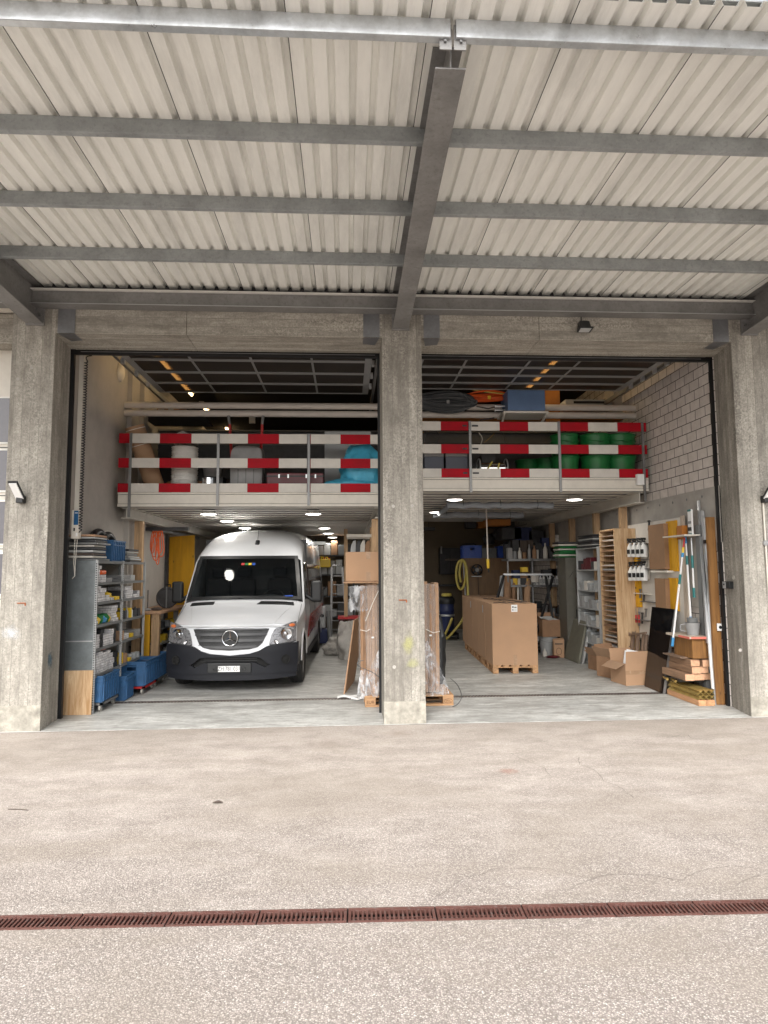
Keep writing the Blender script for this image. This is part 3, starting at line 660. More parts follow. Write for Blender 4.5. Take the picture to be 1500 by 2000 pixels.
# ------------------------------------------------------------------ lamps outside
def floodlight():
    p = aty(1136, 640, 7.9); t = thing('floodlight', 'small black floodlight fixed above the right door opening', 'floodlight', (p.x, 7.9, p.z))
    b = MB(); b.hexa([(p.x-0.075, 7.76, p.z-0.04), (p.x+0.075, 7.76, p.z-0.04), (p.x+0.06, 7.9, p.z-0.03), (p.x-0.06, 7.9, p.z-0.03)],
                     [(p.x-0.06, 7.79, p.z+0.05), (p.x+0.06, 7.79, p.z+0.05), (p.x+0.05, 7.9, p.z+0.06), (p.x-0.05, 7.9, p.z+0.06)]); b.build('housing', 'black', t, bevel=0.006)
    b = MB(); b.hexa([(p.x-0.095, 7.73, p.z-0.062), (p.x+0.095, 7.73, p.z-0.062), (p.x+0.085, 7.85, p.z-0.085), (p.x-0.085, 7.85, p.z-0.085)],
                     [(p.x-0.09, 7.735, p.z-0.045), (p.x+0.09, 7.735, p.z-0.045), (p.x+0.08, 7.85, p.z-0.03), (p.x-0.08, 7.85, p.z-0.03)]); fr = b.build('bezel', 'black', t, bevel=0.004)
    b = MB(); b.add([(p.x-0.07, 7.745, p.z-0.066), (p.x+0.07, 7.745, p.z-0.066), (p.x+0.065, 7.835, p.z-0.0825), (p.x-0.065, 7.835, p.z-0.0825)], [(0, 3, 2, 1)]); b.build('pane', 'lgrey', fr, solid=0.004)
    b = MB(); b.tube([(p.x, 7.905, p.z+0.05), (p.x, 7.905, 5.06)], 0.006); b.build('cable', 'black', t)
floodlight()
def wall_lamp(x, z, s, lab):
    t = thing('wall_lamp', lab, 'wall lamp', (x, 7.92, z))
    b = MB(); b.box(x-0.04, x+0.04, 7.83, 7.92, z-0.14, z-0.05); b.build('housing', 'black', t, bevel=0.008)
    b = MB(); b.bar((x, 7.86, z-0.08), (x-0.02*s, 7.70, z+0.10), 0.115, 0.02, (1, 0, 0) if False else (0, 0, 1)); b.build('lamp_head', 'black', t, bevel=0.004)
    b = MB(); b.bar((x-0.001*s, 7.85, z-0.09), (x-0.019*s, 7.705, z+0.075), 0.09, 0.016); b.build('diffuser', 'paper', t)
wall_lamp(aty(44, 955, 7.9).x, 2.80, 1, 'tilted black and white wall lamp on the left pillar')
wall_lamp(aty(1490, 955, 7.9).x+0.01, 2.80, -1, 'tilted black and white wall lamp on the right pillar')
b = MB(); x = aty(1492, 1000, 7.9).x; b.tube([(x, 7.905, 2.7), (x, 7.905, 2.2), (x+0.005, 7.905, 1.5)], 0.011); b.m = 1; b.lathe([(0, 0), (0.035, 0), (0.035, 0.03), (0, 0.035)], 14, Matrix.Translation((x, 7.92, 2.15)) @ Matrix.Rotation(math.pi/2, 4, 'X'))
tag(b.build('conduit', ['cream', 'grey']), 'thin conduit with round junction box on the right pillar', 'conduit')
p = aty(1422, 1143, 8.33); X = p.x
t = thing('key_switch', 'black and silver key switch on the inside of the right pillar', 'switch', (X, p.y, p.z))
b = MB(); b.box(X-0.03, X+0.05, p.y-0.075, p.y+0.075, p.z-0.045, p.z+0.05); b.build('back_box', 'black', t, bevel=0.004)
b = MB(); b.box(X-0.034, X-0.0305, p.y+0.0, p.y+0.07, p.z-0.04, p.z+0.045); b.build('face', 'alu', t)
b = MB(); b.cyl((X-0.04, p.y+0.035, p.z+0.01), (X-0.034, p.y+0.035, p.z+0.01), 0.012); b.build('keyhole', 'black', t)

# ================================================================== RAISED SECTIONAL DOORS + TRACKS
M['framegrey'] = mat('door_frame_grey', (0.34, 0.34, 0.34), 0.4, 0.4, var=0.1)
def raised_door(x0, x1, ys, z, xm, lab, first_white=False):
    t = thing('raised_door', lab, 'garage door', ((x0+x1)/2, ys[0], z))
    for i, (a, c) in enumerate(zip(ys[:-1], ys[1:])):
        zz = z
        f = MB(); rl = 0.055
        f.box(x0, x1, a+0.003, a+rl, zz, zz+0.04); f.box(x0, x1, c-rl*0.5, c-0.003, zz, zz+0.04)
        xs = [x0]+xm+[x1]
        for k, xx in enumerate(xs):
            wd = 0.10 if k in (0, len(xs)-1) else 0.03
            xa = xx if k == 0 else xx-wd if k == len(xs)-1 else xx-wd/2
            f.box(xa, xa+wd, a+rl, c-rl*0.5, zz+0.001, zz+0.039)
        sec = f.build('door_section', 'whiteb' if (first_white and i == 0) else 'framegrey', t)
        g_ = MB(); g_.box(x0+0.1, x1-0.1, a+rl, c-rl*0.5, zz+0.012, zz+0.018); g_.build('pane', 'doorpane', sec)
        h = MB()
        for xx in (x0-0.02, x1+0.02): h.box(xx-0.02, xx+0.02, a-0.03, a+0.05, zz-0.06, zz+0.02)
        h.build('hinge', 'alu', sec)
    for xx in (x0-0.10, x1+0.06):
        b = MB(); b.box(xx, xx+0.045, 8.75, ys[-1]+1.2, z-0.02, z+0.05); b.build('track', 'steel', t)
raised_door(-3.22, 0.36, [8.72, 9.33, 9.93, 10.52, 11.10], 4.90, [-2.27, -1.40, -0.52], 'left sectional door raised overhead with smoked panes')
raised_door(1.02, 4.72, [8.72, 9.13, 9.52, 9.93, 10.36, 10.75], 4.90, [1.75, 2.70, 3.45], 'right sectional door raised overhead with a pale edge', True)
# warm tube lamps above the doors, seen through the panes
def tube_lamp(x, y, z, L_, lab):
    t = thing('tube_lamp', lab, 'tube lamp', (x, y, z), group='warm tube lamps under the hall ceiling')
    b = MB(); b.box(x-0.05, x+0.05, y, y+L_, z+0.03, z+0.07); b.build('housing', 'cream', t)
    b = MB(); b.cyl((x, y+0.02, z), (x, y+L_-0.02, z), 0.026, n=10); b.build('tube', 'tube', t)
for x, nm in ((-3.08, 'left'), (3.50, 'right')):
    k = 5.32
    for i, (y, L_) in enumerate(((9.75, 1.5), (11.3, 1.5))): tube_lamp(x, y, k, L_, '%s warm tube lamp glowing above the %s raised door' % (('front', 'rear')[i], nm))
for px, py, lab in ((401, 799, 'upper'), (447, 843, 'lower')):
    p = aty(px, py, 14.0 if lab == 'upper' else 17.2); tube_lamp(p.x, p.y-0.4, p.z, 0.9, '%s of two short lit tubes glimpsed behind the left pipes' % lab)

# ================================================================== PIPES
for z_, nm in ((4.653, 'upper'), (4.515, 'lower')):
    b = MB(); b.cyl((-3.76, 11.0, z_), (5.08, 11.0, z_+0.012), 0.056, n=20)
    tag(b.build('pipe', 'pipe'), '%s of two white pipes running across the hall above the platforms' % nm, 'pipe', 'white pipes across the hall')

# ================================================================== MEZZANINES
def deck(x0, x1, zb, zt, y0, y1, parent):
    b = MB(); b.box(x0, x1, y0, y0+0.05, zb, zt-0.0); b.build('fascia', 'dark', parent)
    b = MB(); b.box(x0, x1, y0-0.022, y0-0.001, zt-0.028, zt); b.box(x0, x1, y0-0.010, y0-0.001, zb+0.052, zt-0.034); b.box(x0, x1, y0-0.024, y0-0.001, zb+0.002, zb+0.046); b.build('fascia', 'cream', parent, bevel=0.003)
    b = MB(); b.m = 1; b.box(x0, x1, y0+0.05, y1, zt-0.05, zt-0.006); y = y0+0.07
    while y < y1-0.4:
        b.m = 0; b.box(x0, x1, y, y+0.29, zb+0.001, zb+0.004)
        b.m = 1; b.add([(x0, y, zb+0.004), (x1, y, zb+0.004), (x1, y-0.02, zt-0.05), (x0, y-0.02, zt-0.05)], [(0, 1, 2, 3)]); b.add([(x0, y+0.29, zb+0.004), (x1, y+0.29, zb+0.004), (x1, y+0.31, zt-0.05), (x0, y+0.31, zt-0.05)], [(3, 2, 1, 0)])  # rib sides coloured dark to paint the shade in the gaps
        y += 0.43
    b.build('deck', ['whiteb', 'dark'], parent)
def guard(segs, zs, y, parent):
    """segs: list of (x0, x1, red?) runs per plank; each plank one mesh"""
    for z0, z1 in zs:
        for pl in segs:
            b = MB()
            for x0, x1, red in pl: b.m = 1 if red else 0; b.box(x0, x1, y-0.027, y, z0, z1)
            b.build('guard_board', ['whiteb', 'redb'], parent)
def gpost(x, zb, zt, y, parent):
    b = MB(); b.box(x-0.02, x+0.02, y-0.045, y-0.0275, zb, zt); o = b.build('guard_post', 'steel', parent)
    return o
ML = thing('storage_platform', 'left storage platform with red and white guard boards, lower of the two', 'platform', (-1.6, 10.5, 2.87))
deck(-3.66, 0.90, 2.87, 3.10, 10.50, 19.9, ML)
guard([[(-3.66, -3.49, 1), (-3.49, -3.017, 0), (-3.017, -2.514, 1), (-2.514, -2.095, 0)], [(-2.07, -1.614, 0), (-1.614, -1.111, 1), (-1.111, -0.66, 0)], [(-0.635, -0.600, 1), (-0.598, -0.114, 0), (-0.114, 0.375, 1), (0.375, 0.88, 0)]],
      [(3.104, 3.245), (3.50, 3.655), (3.90, 4.055)], 10.50, ML)
for x, zb in ((-3.47, 2.70), (-2.083, 2.885), (-0.628, 2.885)): gpost(x, zb, 4.06, 10.50, ML)
MR = thing('storage_platform', 'right storage platform with red and white guard boards, higher of the two', 'platform', (3, 10.5, 3.12))
deck(0.93, 5.03, 3.12, 3.345, 10.50, 17.5, MR)
guard([[(0.95, 1.541, 0), (1.541, 2.01, 1)], [(2.04, 2.525, 0), (2.525, 3.008, 1), (3.008, 3.515, 0)], [(3.535, 4.026, 1), (4.026, 4.525, 0), (4.525, 5.02, 1)]],
      [(3.350, 3.495), (3.75, 3.90), (4.134, 4.283)], 10.50, MR)
for x, zb in ((2.024, 3.10), (3.524, 3.10), (4.95, 2.95)): gpost(x, zb, 4.29, 10.50, MR)
b = MB()
for zz in (3.42, 3.825, 4.21):
    b.box(1.90, 1.97, 10.455, 10.472, zz-0.012, zz+0.012); b.box(2.06, 2.16, 10.455, 10.472, zz-0.012, zz+0.012)
b.build('hook_latch', 'black', MR)
b = MB(); b.box(4.80, 4.92, 10.40, 10.47, 3.22, 3.40); tag(b.build('switch_box', 'paper', bevel=0.006), 'small white electrical box at the right end of the right platform', 'switch box')
def ibeam(x0, x1, z0, z1, y0, y1, parent):
    b = MB(); t = 0.014; xm = (x0+x1)/2
    b.box(x0, x1, y0, y1, z0, z0+t); b.box(x0, x1, y0, y1, z1-t, z1); b.box(xm-0.008, xm+0.008, y0+0.001, y1, z0+t, z1-t)
    b.build('side_beam', 'cream_beam', parent)
ibeam(-3.62, -3.46, 2.69, 2.866, 10.56, 19.8, ML); ibeam(0.45, 0.61, 2.69, 2.866, 10.56, 19.8, ML)
ibeam(4.82, 4.98, 2.93, 3.116, 10.56, 17.4, MR)
for x in (-2.1, -0.6):
    pass
def tpost(x0, x1, y, z1, nm, wd=0.1):
    b = MB(); b.box(x0, x1, y, y+wd, 0.008, z1); tag(b.build('timber_post', 'wood', bevel=0.004), nm, 'post', 'timber posts carrying the platform beams')
tpost(-3.60, -3.46, 11.15, 2.69, 'pine post under the left beam behind the shelving unit')
tpost(0.40, 0.54, 10.75, 2.69, 'pine post just left of the middle pillar, behind the cartons')
for y, nm in ((11.25, 'nearest to the door'), (12.5, 'second from the door'), (13.9, 'third from the door'), (15.3, 'farthest from the door')):
    tpost(4.86, 4.98, y, 2.93, 'pine post on the right concrete wall, %s' % nm)

# ceiling lamps under the platforms (lit)
def disc_lamp(x, y, z, lab):
    t = thing('ceiling_lamp', lab, 'ceiling lamp', (x, y, z), group='round lit lamps under the platforms')
    b = MB(); b.lathe([(0, 0.012), (0.135, 0.012), (0.14, 0.0), (0.13, -0.004)], 24, Matrix.Translation((x, y, z))); b.build('lamp_body', 'white', t)
    b = MB(); b.lathe([(0.128, -0.003), (0.10, -0.010), (0.0, -0.013)], 24, Matrix.Translation((x, y, z))); b.build('diffuser', 'led', t)
    b = MB(); b.tube([(x-0.1, y, z+0.01), (x-0.1, y, z+0.075), (x+0.1, y, z+0.075), (x+0.1, y, z+0.01)], 0.004, 6); b.build('bracket', 'steel', t)
    ld = bpy.data.lights.new('lamp_light', 'AREA'); ld.shape = 'DISK'; ld.size = 0.22; ld.energy = LAMP_W; ld.color = (1, 0.95, 0.87)
    lo = bpy.data.objects.new('lamp_light', ld); col.objects.link(lo); lo.parent = t; lo.location = (0, 0, -0.03)
LAMP_W = 4.5
for i, (x, y) in enumerate(((-2.325, 10.95), (-2.31, 12.54), (-2.30, 14.65))): disc_lamp(x, y, 2.79, '%s round lamp in the left row under the left platform' % ('front', 'middle', 'rear')[i])
for i, (x, y) in enumerate(((-0.578, 10.97), (-0.522, 14.75), (-0.50, 16.85), (-0.44, 18.95))): disc_lamp(x, y, 2.79, '%s round lamp in the right row under the left platform' % ('front', 'second', 'third', 'rear')[i])
for (x, y), nm in zip(((1.831, 10.95), (1.845, 13.4), (3.922, 10.95)), ('front left', 'rear left', 'front right')): disc_lamp(x, y, 3.03, '%s round lamp under the right platform' % nm)

# ================================================================== VAN
def build_van():
    V = thing('parked_van', 'white high-roofed delivery van with black bumper parked nose out in the left bay', 'van', (-1.775, 10.0, 0.008), -0.020, local=True)
    V.scale = (1.05, 1.05, 1.05)
    key = [  # y, ztop, half width, shoulder drop
        (0.06, 0.94, 0.90, 0.09), (0.25, 1.02, 0.925, 0.11), (0.5, 1.105, 0.95, 0.13), (0.8, 1.19, 0.975, 0.13), (1.0, 1.26, 0.985, 0.12), (1.05, 1.29, 0.985, 0.12),
        (1.52, 1.99, 0.985, 0.14), (1.75, 2.20, 0.985, 0.22), (2.0, 2.345, 0.985, 0.30), (2.3, 2.44, 0.985, 0.32), (2.8, 2.50, 0.985, 0.32), (3.6, 2.56, 0.985, 0.32), (6.5, 2.56, 0.98, 0.32), (6.75, 2.48, 0.96, 0.4)]
    def kv(y):
        for a, c in zip(key[:-1], key[1:]):
            if y <= c[0]: f = max(0, (y-a[0])/(c[0]-a[0])); return [a[i]+(c[i]-a[i])*f for i in range(4)]
        return list(key[-1])
    def wz(w_, z): return w_ - max(0, z-1.1)*0.115 - max(0, 0.55-z)*0.05
    def SW(x, y): return 0.22*(min(1.1, abs(x)/0.97)**2.6)*max(0, 1-y/2.3)
    FY = lambda x, z: 0.03+0.06*max(0, z-0.62)/0.3+SW(x, 0.03)
    NS, NT = 9, 9
    def section(y):
        _, zt, w_, dr = kv(y); zb0 = 0.33
        for yc in (0.95, 4.65):
            if abs(y-yc) < 0.43: zb0 = max(zb0, 0.36+math.sqrt(0.43**2-(y-yc)**2))
        zs = zt-dr; pts = []
        zb0 = min(zb0, zs-0.04)
        for i in range(NS+1):
            z = zb0+(zs-zb0)*i/NS; pts.append((wz(w_, z), z))
        wt = wz(w_, zs); n = 3.2 if y < 1.7 else 2.7
        for i in range(1, NT+1):
            a = math.pi/2*i/NT; pts.append((wt*(math.cos(a) ** (2/n)) if i < NT else 0.0, zs+dr*(math.sin(a) ** (2/n))))
        return pts
    ys = sorted(set([0.06, 0.15, 0.25, 0.35, 0.45] + [0.52+0.05*i for i in range(18)] + [1.05, 1.52, 1.2, 1.36, 1.6, 1.75, 1.87, 2.0, 2.15, 2.3, 2.55, 2.8, 3.2, 3.6, 4.1] + [4.22+0.05*i for i in range(18)] + [5.4, 6.0, 6.5, 6.75]))
    ys = [y for y in ys if not (1.05 < y < 1.52 and y not in (1.2, 1.36))]
    def shell(side_only=False):
        b = MB(); b.smooth = True; n = NS+NT+1; rows = []
        for y in ys:
            s = section(y); rows.append([Vector((x, y+SW(x, y), z)) for x, z in s]+[Vector((-x, y+SW(x, y), z)) for x, z in reversed(s[:-1])])
        m = len(rows[0]); vs = [p for r_ in rows for p in r_]; fs = []
        for i in range(len(ys)-1):
            ym = (ys[i]+ys[i+1])/2
            for j in range(m-1):
                if 1.05 < ym < 1.52 and NS+2 <= j < m-1-(NS+2): continue
                fs.append((i*m+j, (i+1)*m+j, (i+1)*m+j+1, i*m+j+1))
        b.add(vs, fs); b.add(rows[-1], [tuple(range(m))])
        return b
    body = shell().build('body', 'van', V, sharp=32)
    # white nose panel (between bonnet, lamps and bumper)
    def patch(xs, lo, hi, off, th, nz=4):
        b = MB(); b.smooth = True; n = len(xs)
        for k, o_ in enumerate((off, off-th)):
            for j in range(nz+1):
                for x in xs: z = lo(x)+(hi(x)-lo(x))*j/nz; b.v.append(Vector((x, FY(x, z)-o_, z)))
        def q(a, c, d, e, sm): b.f.append([a, c, d, e]); b.mi.append(b.m); b.sm.append(sm)
        N1 = n*(nz+1)
        for j in range(nz):
            for i in range(n-1):
                q(j*n+i, j*n+i+1, (j+1)*n+i+1, (j+1)*n+i, True)
        for i in range(n-1): q(i+1, i, N1+i, N1+i+1, False); q(nz*n+i, nz*n+i+1, N1+nz*n+i+1, N1+nz*n+i, False)
        for j in range(nz): q(j*n, (j+1)*n, N1+(j+1)*n, N1+j*n, False); q((j+1)*n+n-1, j*n+n-1, N1+j*n+n-1, N1+(j+1)*n+n-1, False)
        return b
    lin = lambda a, c, n: [a+(c-a)*i/n for i in range(n+1)]
    def itp(tab):
        def f(x):
            x = min(max(x, tab[0][0]), tab[-1][0])
            for a, c in zip(tab[:-1], tab[1:]):
                if x <= c[0]: return a[1]+(c[1]-a[1])*(x-a[0])/(c[0]-a[0])
            return tab[-1][1]
        return f
    vb = itp([(0, 0.545), (0.28, 0.568), (0.42, 0.61), (0.50, 0.66), (0.56, 0.68), (0.94, 0.69)])
    patch(lin(-0.93, 0.93, 40), lambda x: vb(abs(x))-0.01, lambda x: 0.945-0.02*(abs(x)/0.93)**2 if abs(x) < 0.6 else 0.925, 0.0, 0.05, 6).build('nose_panel', 'van', V)
    patch(lin(-0.88, 0.88, 40), lambda x: 0.90, lambda x: 0.962, -0.01, 0.06, 2).build('bonnet_edge', 'van', V)
    # grille
    gb = itp([(0, 0.606), (0.28, 0.622), (0.40, 0.652), (0.46, 0.71), (0.545, 0.90)])
    gt = lambda x: 0.918-0.012*(abs(x)/0.56)**2
    g_ = patch(lin(-0.545, 0.545, 36), lambda x: min(gb(abs(x)), gt(x)-0.004), gt, 0.012, 0.03, 4).build('grille', 'black', V)
    for z0, z1 in ((0.892, 0.912), (0.815, 0.850), (0.730, 0.767), (0.632, 0.665)):
        hw = 0.515 if z0 > 0.8 else 0.465 if z0 > 0.7 else 0.37
        patch(lin(-hw, hw, 30), lambda x: z0+(0.0 if z0 > 0.7 else 0.012*(abs(x)/hw)), lambda x: z1+(0.0 if z0 > 0.7 else 0.012*(abs(x)/hw)), 0.030, 0.02, 2).build('grille_bar', 'grille', g_)
    b = MB()
    for k in range(60):
        x = -0.44+0.88*k/59
        for zc in (0.872, 0.79, 0.70): b.cbox((x, FY(x, zc)-0.014, zc), (0.004, 0.012, 0.055), ry=0.5)
    b.build('grille_mesh', 'grille', g_)
    # star emblem
    T = Matrix.Translation((0, FY(0, 0.783)-0.055, 0.783)) @ Matrix.Rotation(math.pi/2, 4, 'X')
    b = MB(); b.smooth = True; ro, ri = 0.108, 0.010
    nu, nv = 48, 8
    b.add([T @ Vector(((ro+ri*math.cos(2*math.pi*j/nv))*math.cos(2*math.pi*i/nu), (ro+ri*math.cos(2*math.pi*j/nv))*math.sin(2*math.pi*i/nu), ri*math.sin(2*math.pi*j/nv))) for i in range(nu) for j in range(nv)],
          [(i*nv+j, i*nv+(j+1) % nv, ((i+1) % nu)*nv+(j+1) % nv, ((i+1) % nu)*nv+j) for i in range(nu) for j in range(nv)])
    b.smooth = False
    for k in range(3):
        a = math.pi/2+k*2*math.pi/3; d = Vector((math.cos(a), math.sin(a), 0)); n_ = Vector((-d.y, d.x, 0))
        pts = [n_*0.020, d*0.103+n_*0.0035, d*0.103-n_*0.0035, n_*-0.020]
        b.add([T @ p for p in pts]+[T @ Vector((0, 0, 0.016)), T @ (d*0.103+Vector((0, 0, 0.004)))], [(0, 1, 5, 4), (4, 5, 2, 3)])
    b.build('emblem', 'chrome', V)
    b = MB(); b.lathe([(0, -0.012), (0.112, -0.012), (0.112, -0.03), (0.0, -0.03)], 32, T); b.build('emblem_base', 'black', V)
    # bumper
    bt = itp([(0, 0.536), (0.28, 0.56), (0.42, 0.602), (0.50, 0.652), (0.56, 0.672), (0.80, 0.688), (0.955, 0.70)])
    bl = itp([(0, 0.515), (0.36, 0.512), (0.44, 0.50), (0.50, 0.445), (0.57, 0.40), (0.955, 0.40)])
    bp = patch(lin(-0.955, 0.955, 60), lambda x: bl(abs(x)), lambda x: max(bt(abs(x)), bl(abs(x))+0.01), 0.035, 0.14, 5).build('bumper', 'bumper', V, sharp=25)
    sk = itp([(0, 0.435), (0.36, 0.435), (0.50, 0.36), (0.56, 0.40), (0.955, 0.402)])
    patch(lin(-0.95, 0.95, 60), lambda x: 0.275, lambda x: sk(abs(x)), 0.026, 0.12, 4).build('bumper_skirt', 'bumper', bp, sharp=25)
    patch(lin(-0.93, 0.93, 44), lambda x: 0.185+0.03*(abs(x)/0.95)**3, lambda x: 0.272, 0.006, 0.12, 3).build('spoiler', 'bumper', bp)
    patch(lin(-0.60, 0.60, 20), lambda x: 0.36, lambda x: 0.54, -0.03, 0.02, 2).build('air_intake', M.setdefault('voidb', mat('intake_black', (0.004, 0.004, 0.004), 0.8)), bp)
    for zz in (0.455, 0.485): patch(lin(-0.38, 0.38, 16), lambda x: zz, lambda x: zz+0.008, -0.012, 0.01, 1).build('intake_slat', 'grille', bp)
    b = MB(); y = FY(0.2, 0.35)-0.055; b.box(-0.31, 0.31, y+0.012, y+0.05, 0.298, 0.434); b.build('plate_panel', 'black', V, bevel=0.006)
    for s in (-1, 1):
        b = MB(); b.lathe([(0.03, 0.0), (0.03, 0.008), (0.018, 0.008), (0.016, 0.0)], 18, Matrix.Translation((s*0.205, y+0.008, 0.352)) @ Matrix.Rotation(math.pi/2, 4, 'X')); b.build('tow_eye', 'black', bp)
        x = s*0.79; b = MB(); yy = FY(x, 0.46)-0.040
        T2 = Matrix.Translation((x, yy, 0.468)) @ Matrix.Rotation(s*0.40, 4, 'Z') @ Matrix.Rotation(math.pi/2, 4, 'X')
        b.lathe([(0.068, 0.0), (0.066, 0.012), (0.052, 0.010), (0.046, -0.004), (0.0, 0.004)], 24, T2); b.build('fog_lamp_cover', M['voidb'], bp)
    pl = MB(); pl.box(-0.155, 0.155, y-0.006, y+0.004, 0.314, 0.396); po = pl.build('number_plate', 'paper', V, bevel=0.003)
    tx = text('ZH·781 031', 0.083, 'print', po, 'plate_lettering'); tx.location = (0, y-0.0075, 0.355); tx.rotation_euler = (math.pi/2, 0, 0); tx.scale = (0.78, 1, 1)
    # headlights
    for s in (-1, 1):
        zl = itp([(0.555, 0.685), (0.58, 0.67), (0.88, 0.702), (0.925, 0.72)])
        zh = itp([(0.555, 0.72), (0.60, 0.88), (0.66, 0.915), (0.84, 0.985), (0.925, 1.0)])
        xs = lin(0.555, 0.925, 12); xs = xs if s > 0 else [-x for x in reversed(xs)]
        h = patch(xs, lambda x: zl(abs(x)), lambda x: zh(abs(x)), 0.008, 0.03, 5).build('headlight', M.setdefault('reflector', mat('headlamp_reflector', (0.30, 0.30, 0.31), 0.3, 0.6, var=0.3, sc_=30)), V)
        patch(xs, lambda x: zl(abs(x))+0.004, lambda x: zh(abs(x))-0.004, 0.030, 0.004, 5).build('lens', 'headglass', h)
        patch(xs, lambda x: zl(abs(x))-0.006, lambda x: zl(abs(x))+0.012, 0.020, 0.03, 2).build('lamp_rim', 'black', h)
        x = s*0.785; yy = FY(x, 0.82)-0.016; ang = s*0.40
        T2 = Matrix.Translation((x, yy, 0.825)) @ Matrix.Rotation(ang, 4, 'Z') @ Matrix.Rotation(math.pi/2, 4, 'X')
        b = MB(); b.lathe([(0.088, 0.004), (0.082, 0.012), (0.06, 0.004), (0.03, 0.0), (0.028, 0.012), (0.0, 0.016)], 28, T2); b.build('main_reflector', 'chrome', h)
        x = s*0.65; yy = FY(x, 0.72)-0.016; T2 = Matrix.Translation((x, yy, 0.722)) @ Matrix.Rotation(ang*0.7, 4, 'Z') @ Matrix.Rotation(math.pi/2, 4, 'X')
        b = MB(); b.lathe([(0.034, 0.004), (0.03, 0.01), (0.012, 0.003), (0.0, 0.008)], 18, T2); b.build('side_reflector', 'chrome', h)
        x = s*0.865; yy = FY(x, 0.94)-0.016; T2 = Matrix.Translation((x, yy, 0.945)) @ Matrix.Rotation(s*0.5, 4, 'Z') @ Matrix.Rotation(math.pi/2, 4, 'X')
        b = MB(); b.lathe([(0.04, 0.006), (0.03, 0.012), (0.0, 0.016)], 18, T2, sx=1.3, sy=0.6); b.build('indicator', 'amber', h)
    # bonnet: vents, shut lines, creases
    def topz(x, y):
        _, zt, w_, dr = kv(y); wt = wz(w_, zt-dr); n = 3.2
        return zt-dr+dr*max(0.0, 1-(abs(x)/wt)**n)**(1/n)
    def onhood(pts, wd, h, name, mt, parent):
        b = MB(); b.smooth = True
        P = [Vector((x, y+SW(x, y), topz(x, y)+h)) for x, y in pts]; b.tube(P, wd, 6); return b.build(name, mt, parent)
    for s in (-1, 1):
        b = MB()
        x0, x1 = (0.29, 0.80) if s > 0 else (-0.82, -0.44)
        def fv(u, v): x = x0+(x1-x0)*u+(0.05*(1-v) if s > 0 else 0.0)*(-1 if u < .5 else 0.4); y = 0.875+0.115*v; return (x, y+SW(x, y), topz(x, y)+0.006)
        b.grid(fv, 16, 3); v_ = b.build('bonnet_vent', 'black', V, solid=0.006)
        b = MB()
        for k in range(18):
            u = (k+0.5)/18; p0 = Vector(fv(u, 0.12)); p1 = Vector(fv(u+0.02, 0.85)); b.bar(p0+Vector((0, 0, 0.004)), p1+Vector((0, 0, 0.004)), 0.006, 0.006)
        b.build('vent_slats', 'grille', v_)
        onhood([(s*(0.60+0.20*t), 0.14+0.80*t) for t in lin(0, 1, 10)], 0.006, -0.001, 'bonnet_crease', 'van', body)
        onhood([(s*(0.925), 0.30+0.70*t) for t in lin(0, 1, 10)], 0.003, 0.0, 'shut_line', 'black', body)
    # windscreen
    def yw(z): return 1.05+(z-1.29)/(1.99-1.29)*0.47
    def ws(u, v, off, m0=0.0):
        z = 1.285+m0*0.5+(1.985-m0*0.7-1.285)*v; hw = wz(0.985, z)-0.035-m0-0.03*v
        x = -hw+2*hw*u; y = yw(z); return (x, y+SW(x, y)-off, z-0.02*(abs(x)/0.95)**2*(1-v)+0.012)
    b = MB(); n_ = 24
    # frit frame
    def fr(u0, u1, v0, v1): b.grid(lambda u, v: ws(u0+(u1-u0)*u, v0+(v1-v0)*v, 0.020), 16, 8)
    fr(0, 1, 0.93, 1.0); fr(0, 1, 0.0, 0.07); fr(0, 0.035, 0.07, 0.93); fr(0.965, 1, 0.07, 0.93)
    wsf = b.build('windscreen', 'black', V)
    b = MB(); b.grid(lambda u, v: ws(u, v, 0.018), 20, 10); b.build('glass', 'glass', wsf)
    for i, c in enumerate(('red', 'green', 'yellow', 'blue2')):
        p = Vector(ws(0.455+0.035*i, 0.80, 0.026)); b = MB(); b.cbox(p, (0.05, 0.003, 0.042), rx=-0.59); b.build('sticker', c, wsf)
    p = Vector(ws(0.885, 0.075, 0.026)); b = MB(); b.cbox(p, (0.15, 0.003, 0.022), rx=-0.59); b.build('sticker', 'blue2', wsf)
    for s, x0 in ((1, 0.10), (1, -0.62)):
        a = Vector(ws(0.5+x0/1.8, 0.02, 0.03)); c = Vector(ws(0.5+(x0+0.62)/1.8, 0.035, 0.035)); b = MB(); b.bar(a, c, 0.012, 0.014); b.build('wiper', 'black', V)
    # cabin
    b = MB(); b.box(-0.88, 0.88, 1.15, 1.55, 0.75, 1.22); b.grid(lambda u, v: (-0.86+1.72*u, 1.20+0.30*v, 1.22+0.10*math.sin(math.pi*v)+0.04*math.exp(-((u-0.72)/0.12)**2)), 20, 6); b.build('dashboard', M.setdefault('dash', mat('dashboard_grey', (0.05, 0.052, 0.055), 0.7)), V)
    b = MB(); T2 = Matrix.Translation((0.40, 1.62, 1.28)) @ Matrix.Rotation(math.pi/2-0.75, 4, 'X'); nu, nv = 32, 8; b.smooth = True
    b.add([T2 @ Vector(((0.19+0.016*math.cos(2*math.pi*j/nv))*math.cos(2*math.pi*i/nu), (0.19+0.016*math.cos(2*math.pi*j/nv))*math.sin(2*math.pi*i/nu), 0.016*math.sin(2*math.pi*j/nv))) for i in range(nu) for j in range(nv)],
          [(i*nv+j, i*nv+(j+1) % nv, ((i+1) % nu)*nv+(j+1) % nv, ((i+1) % nu)*nv+j) for i in range(nu) for j in range(nv)])
    b.cbox((0.40, 1.62, 1.28), (0.36, 0.03, 0.05), rx=0.4); b.build('steering_wheel', 'black', V)
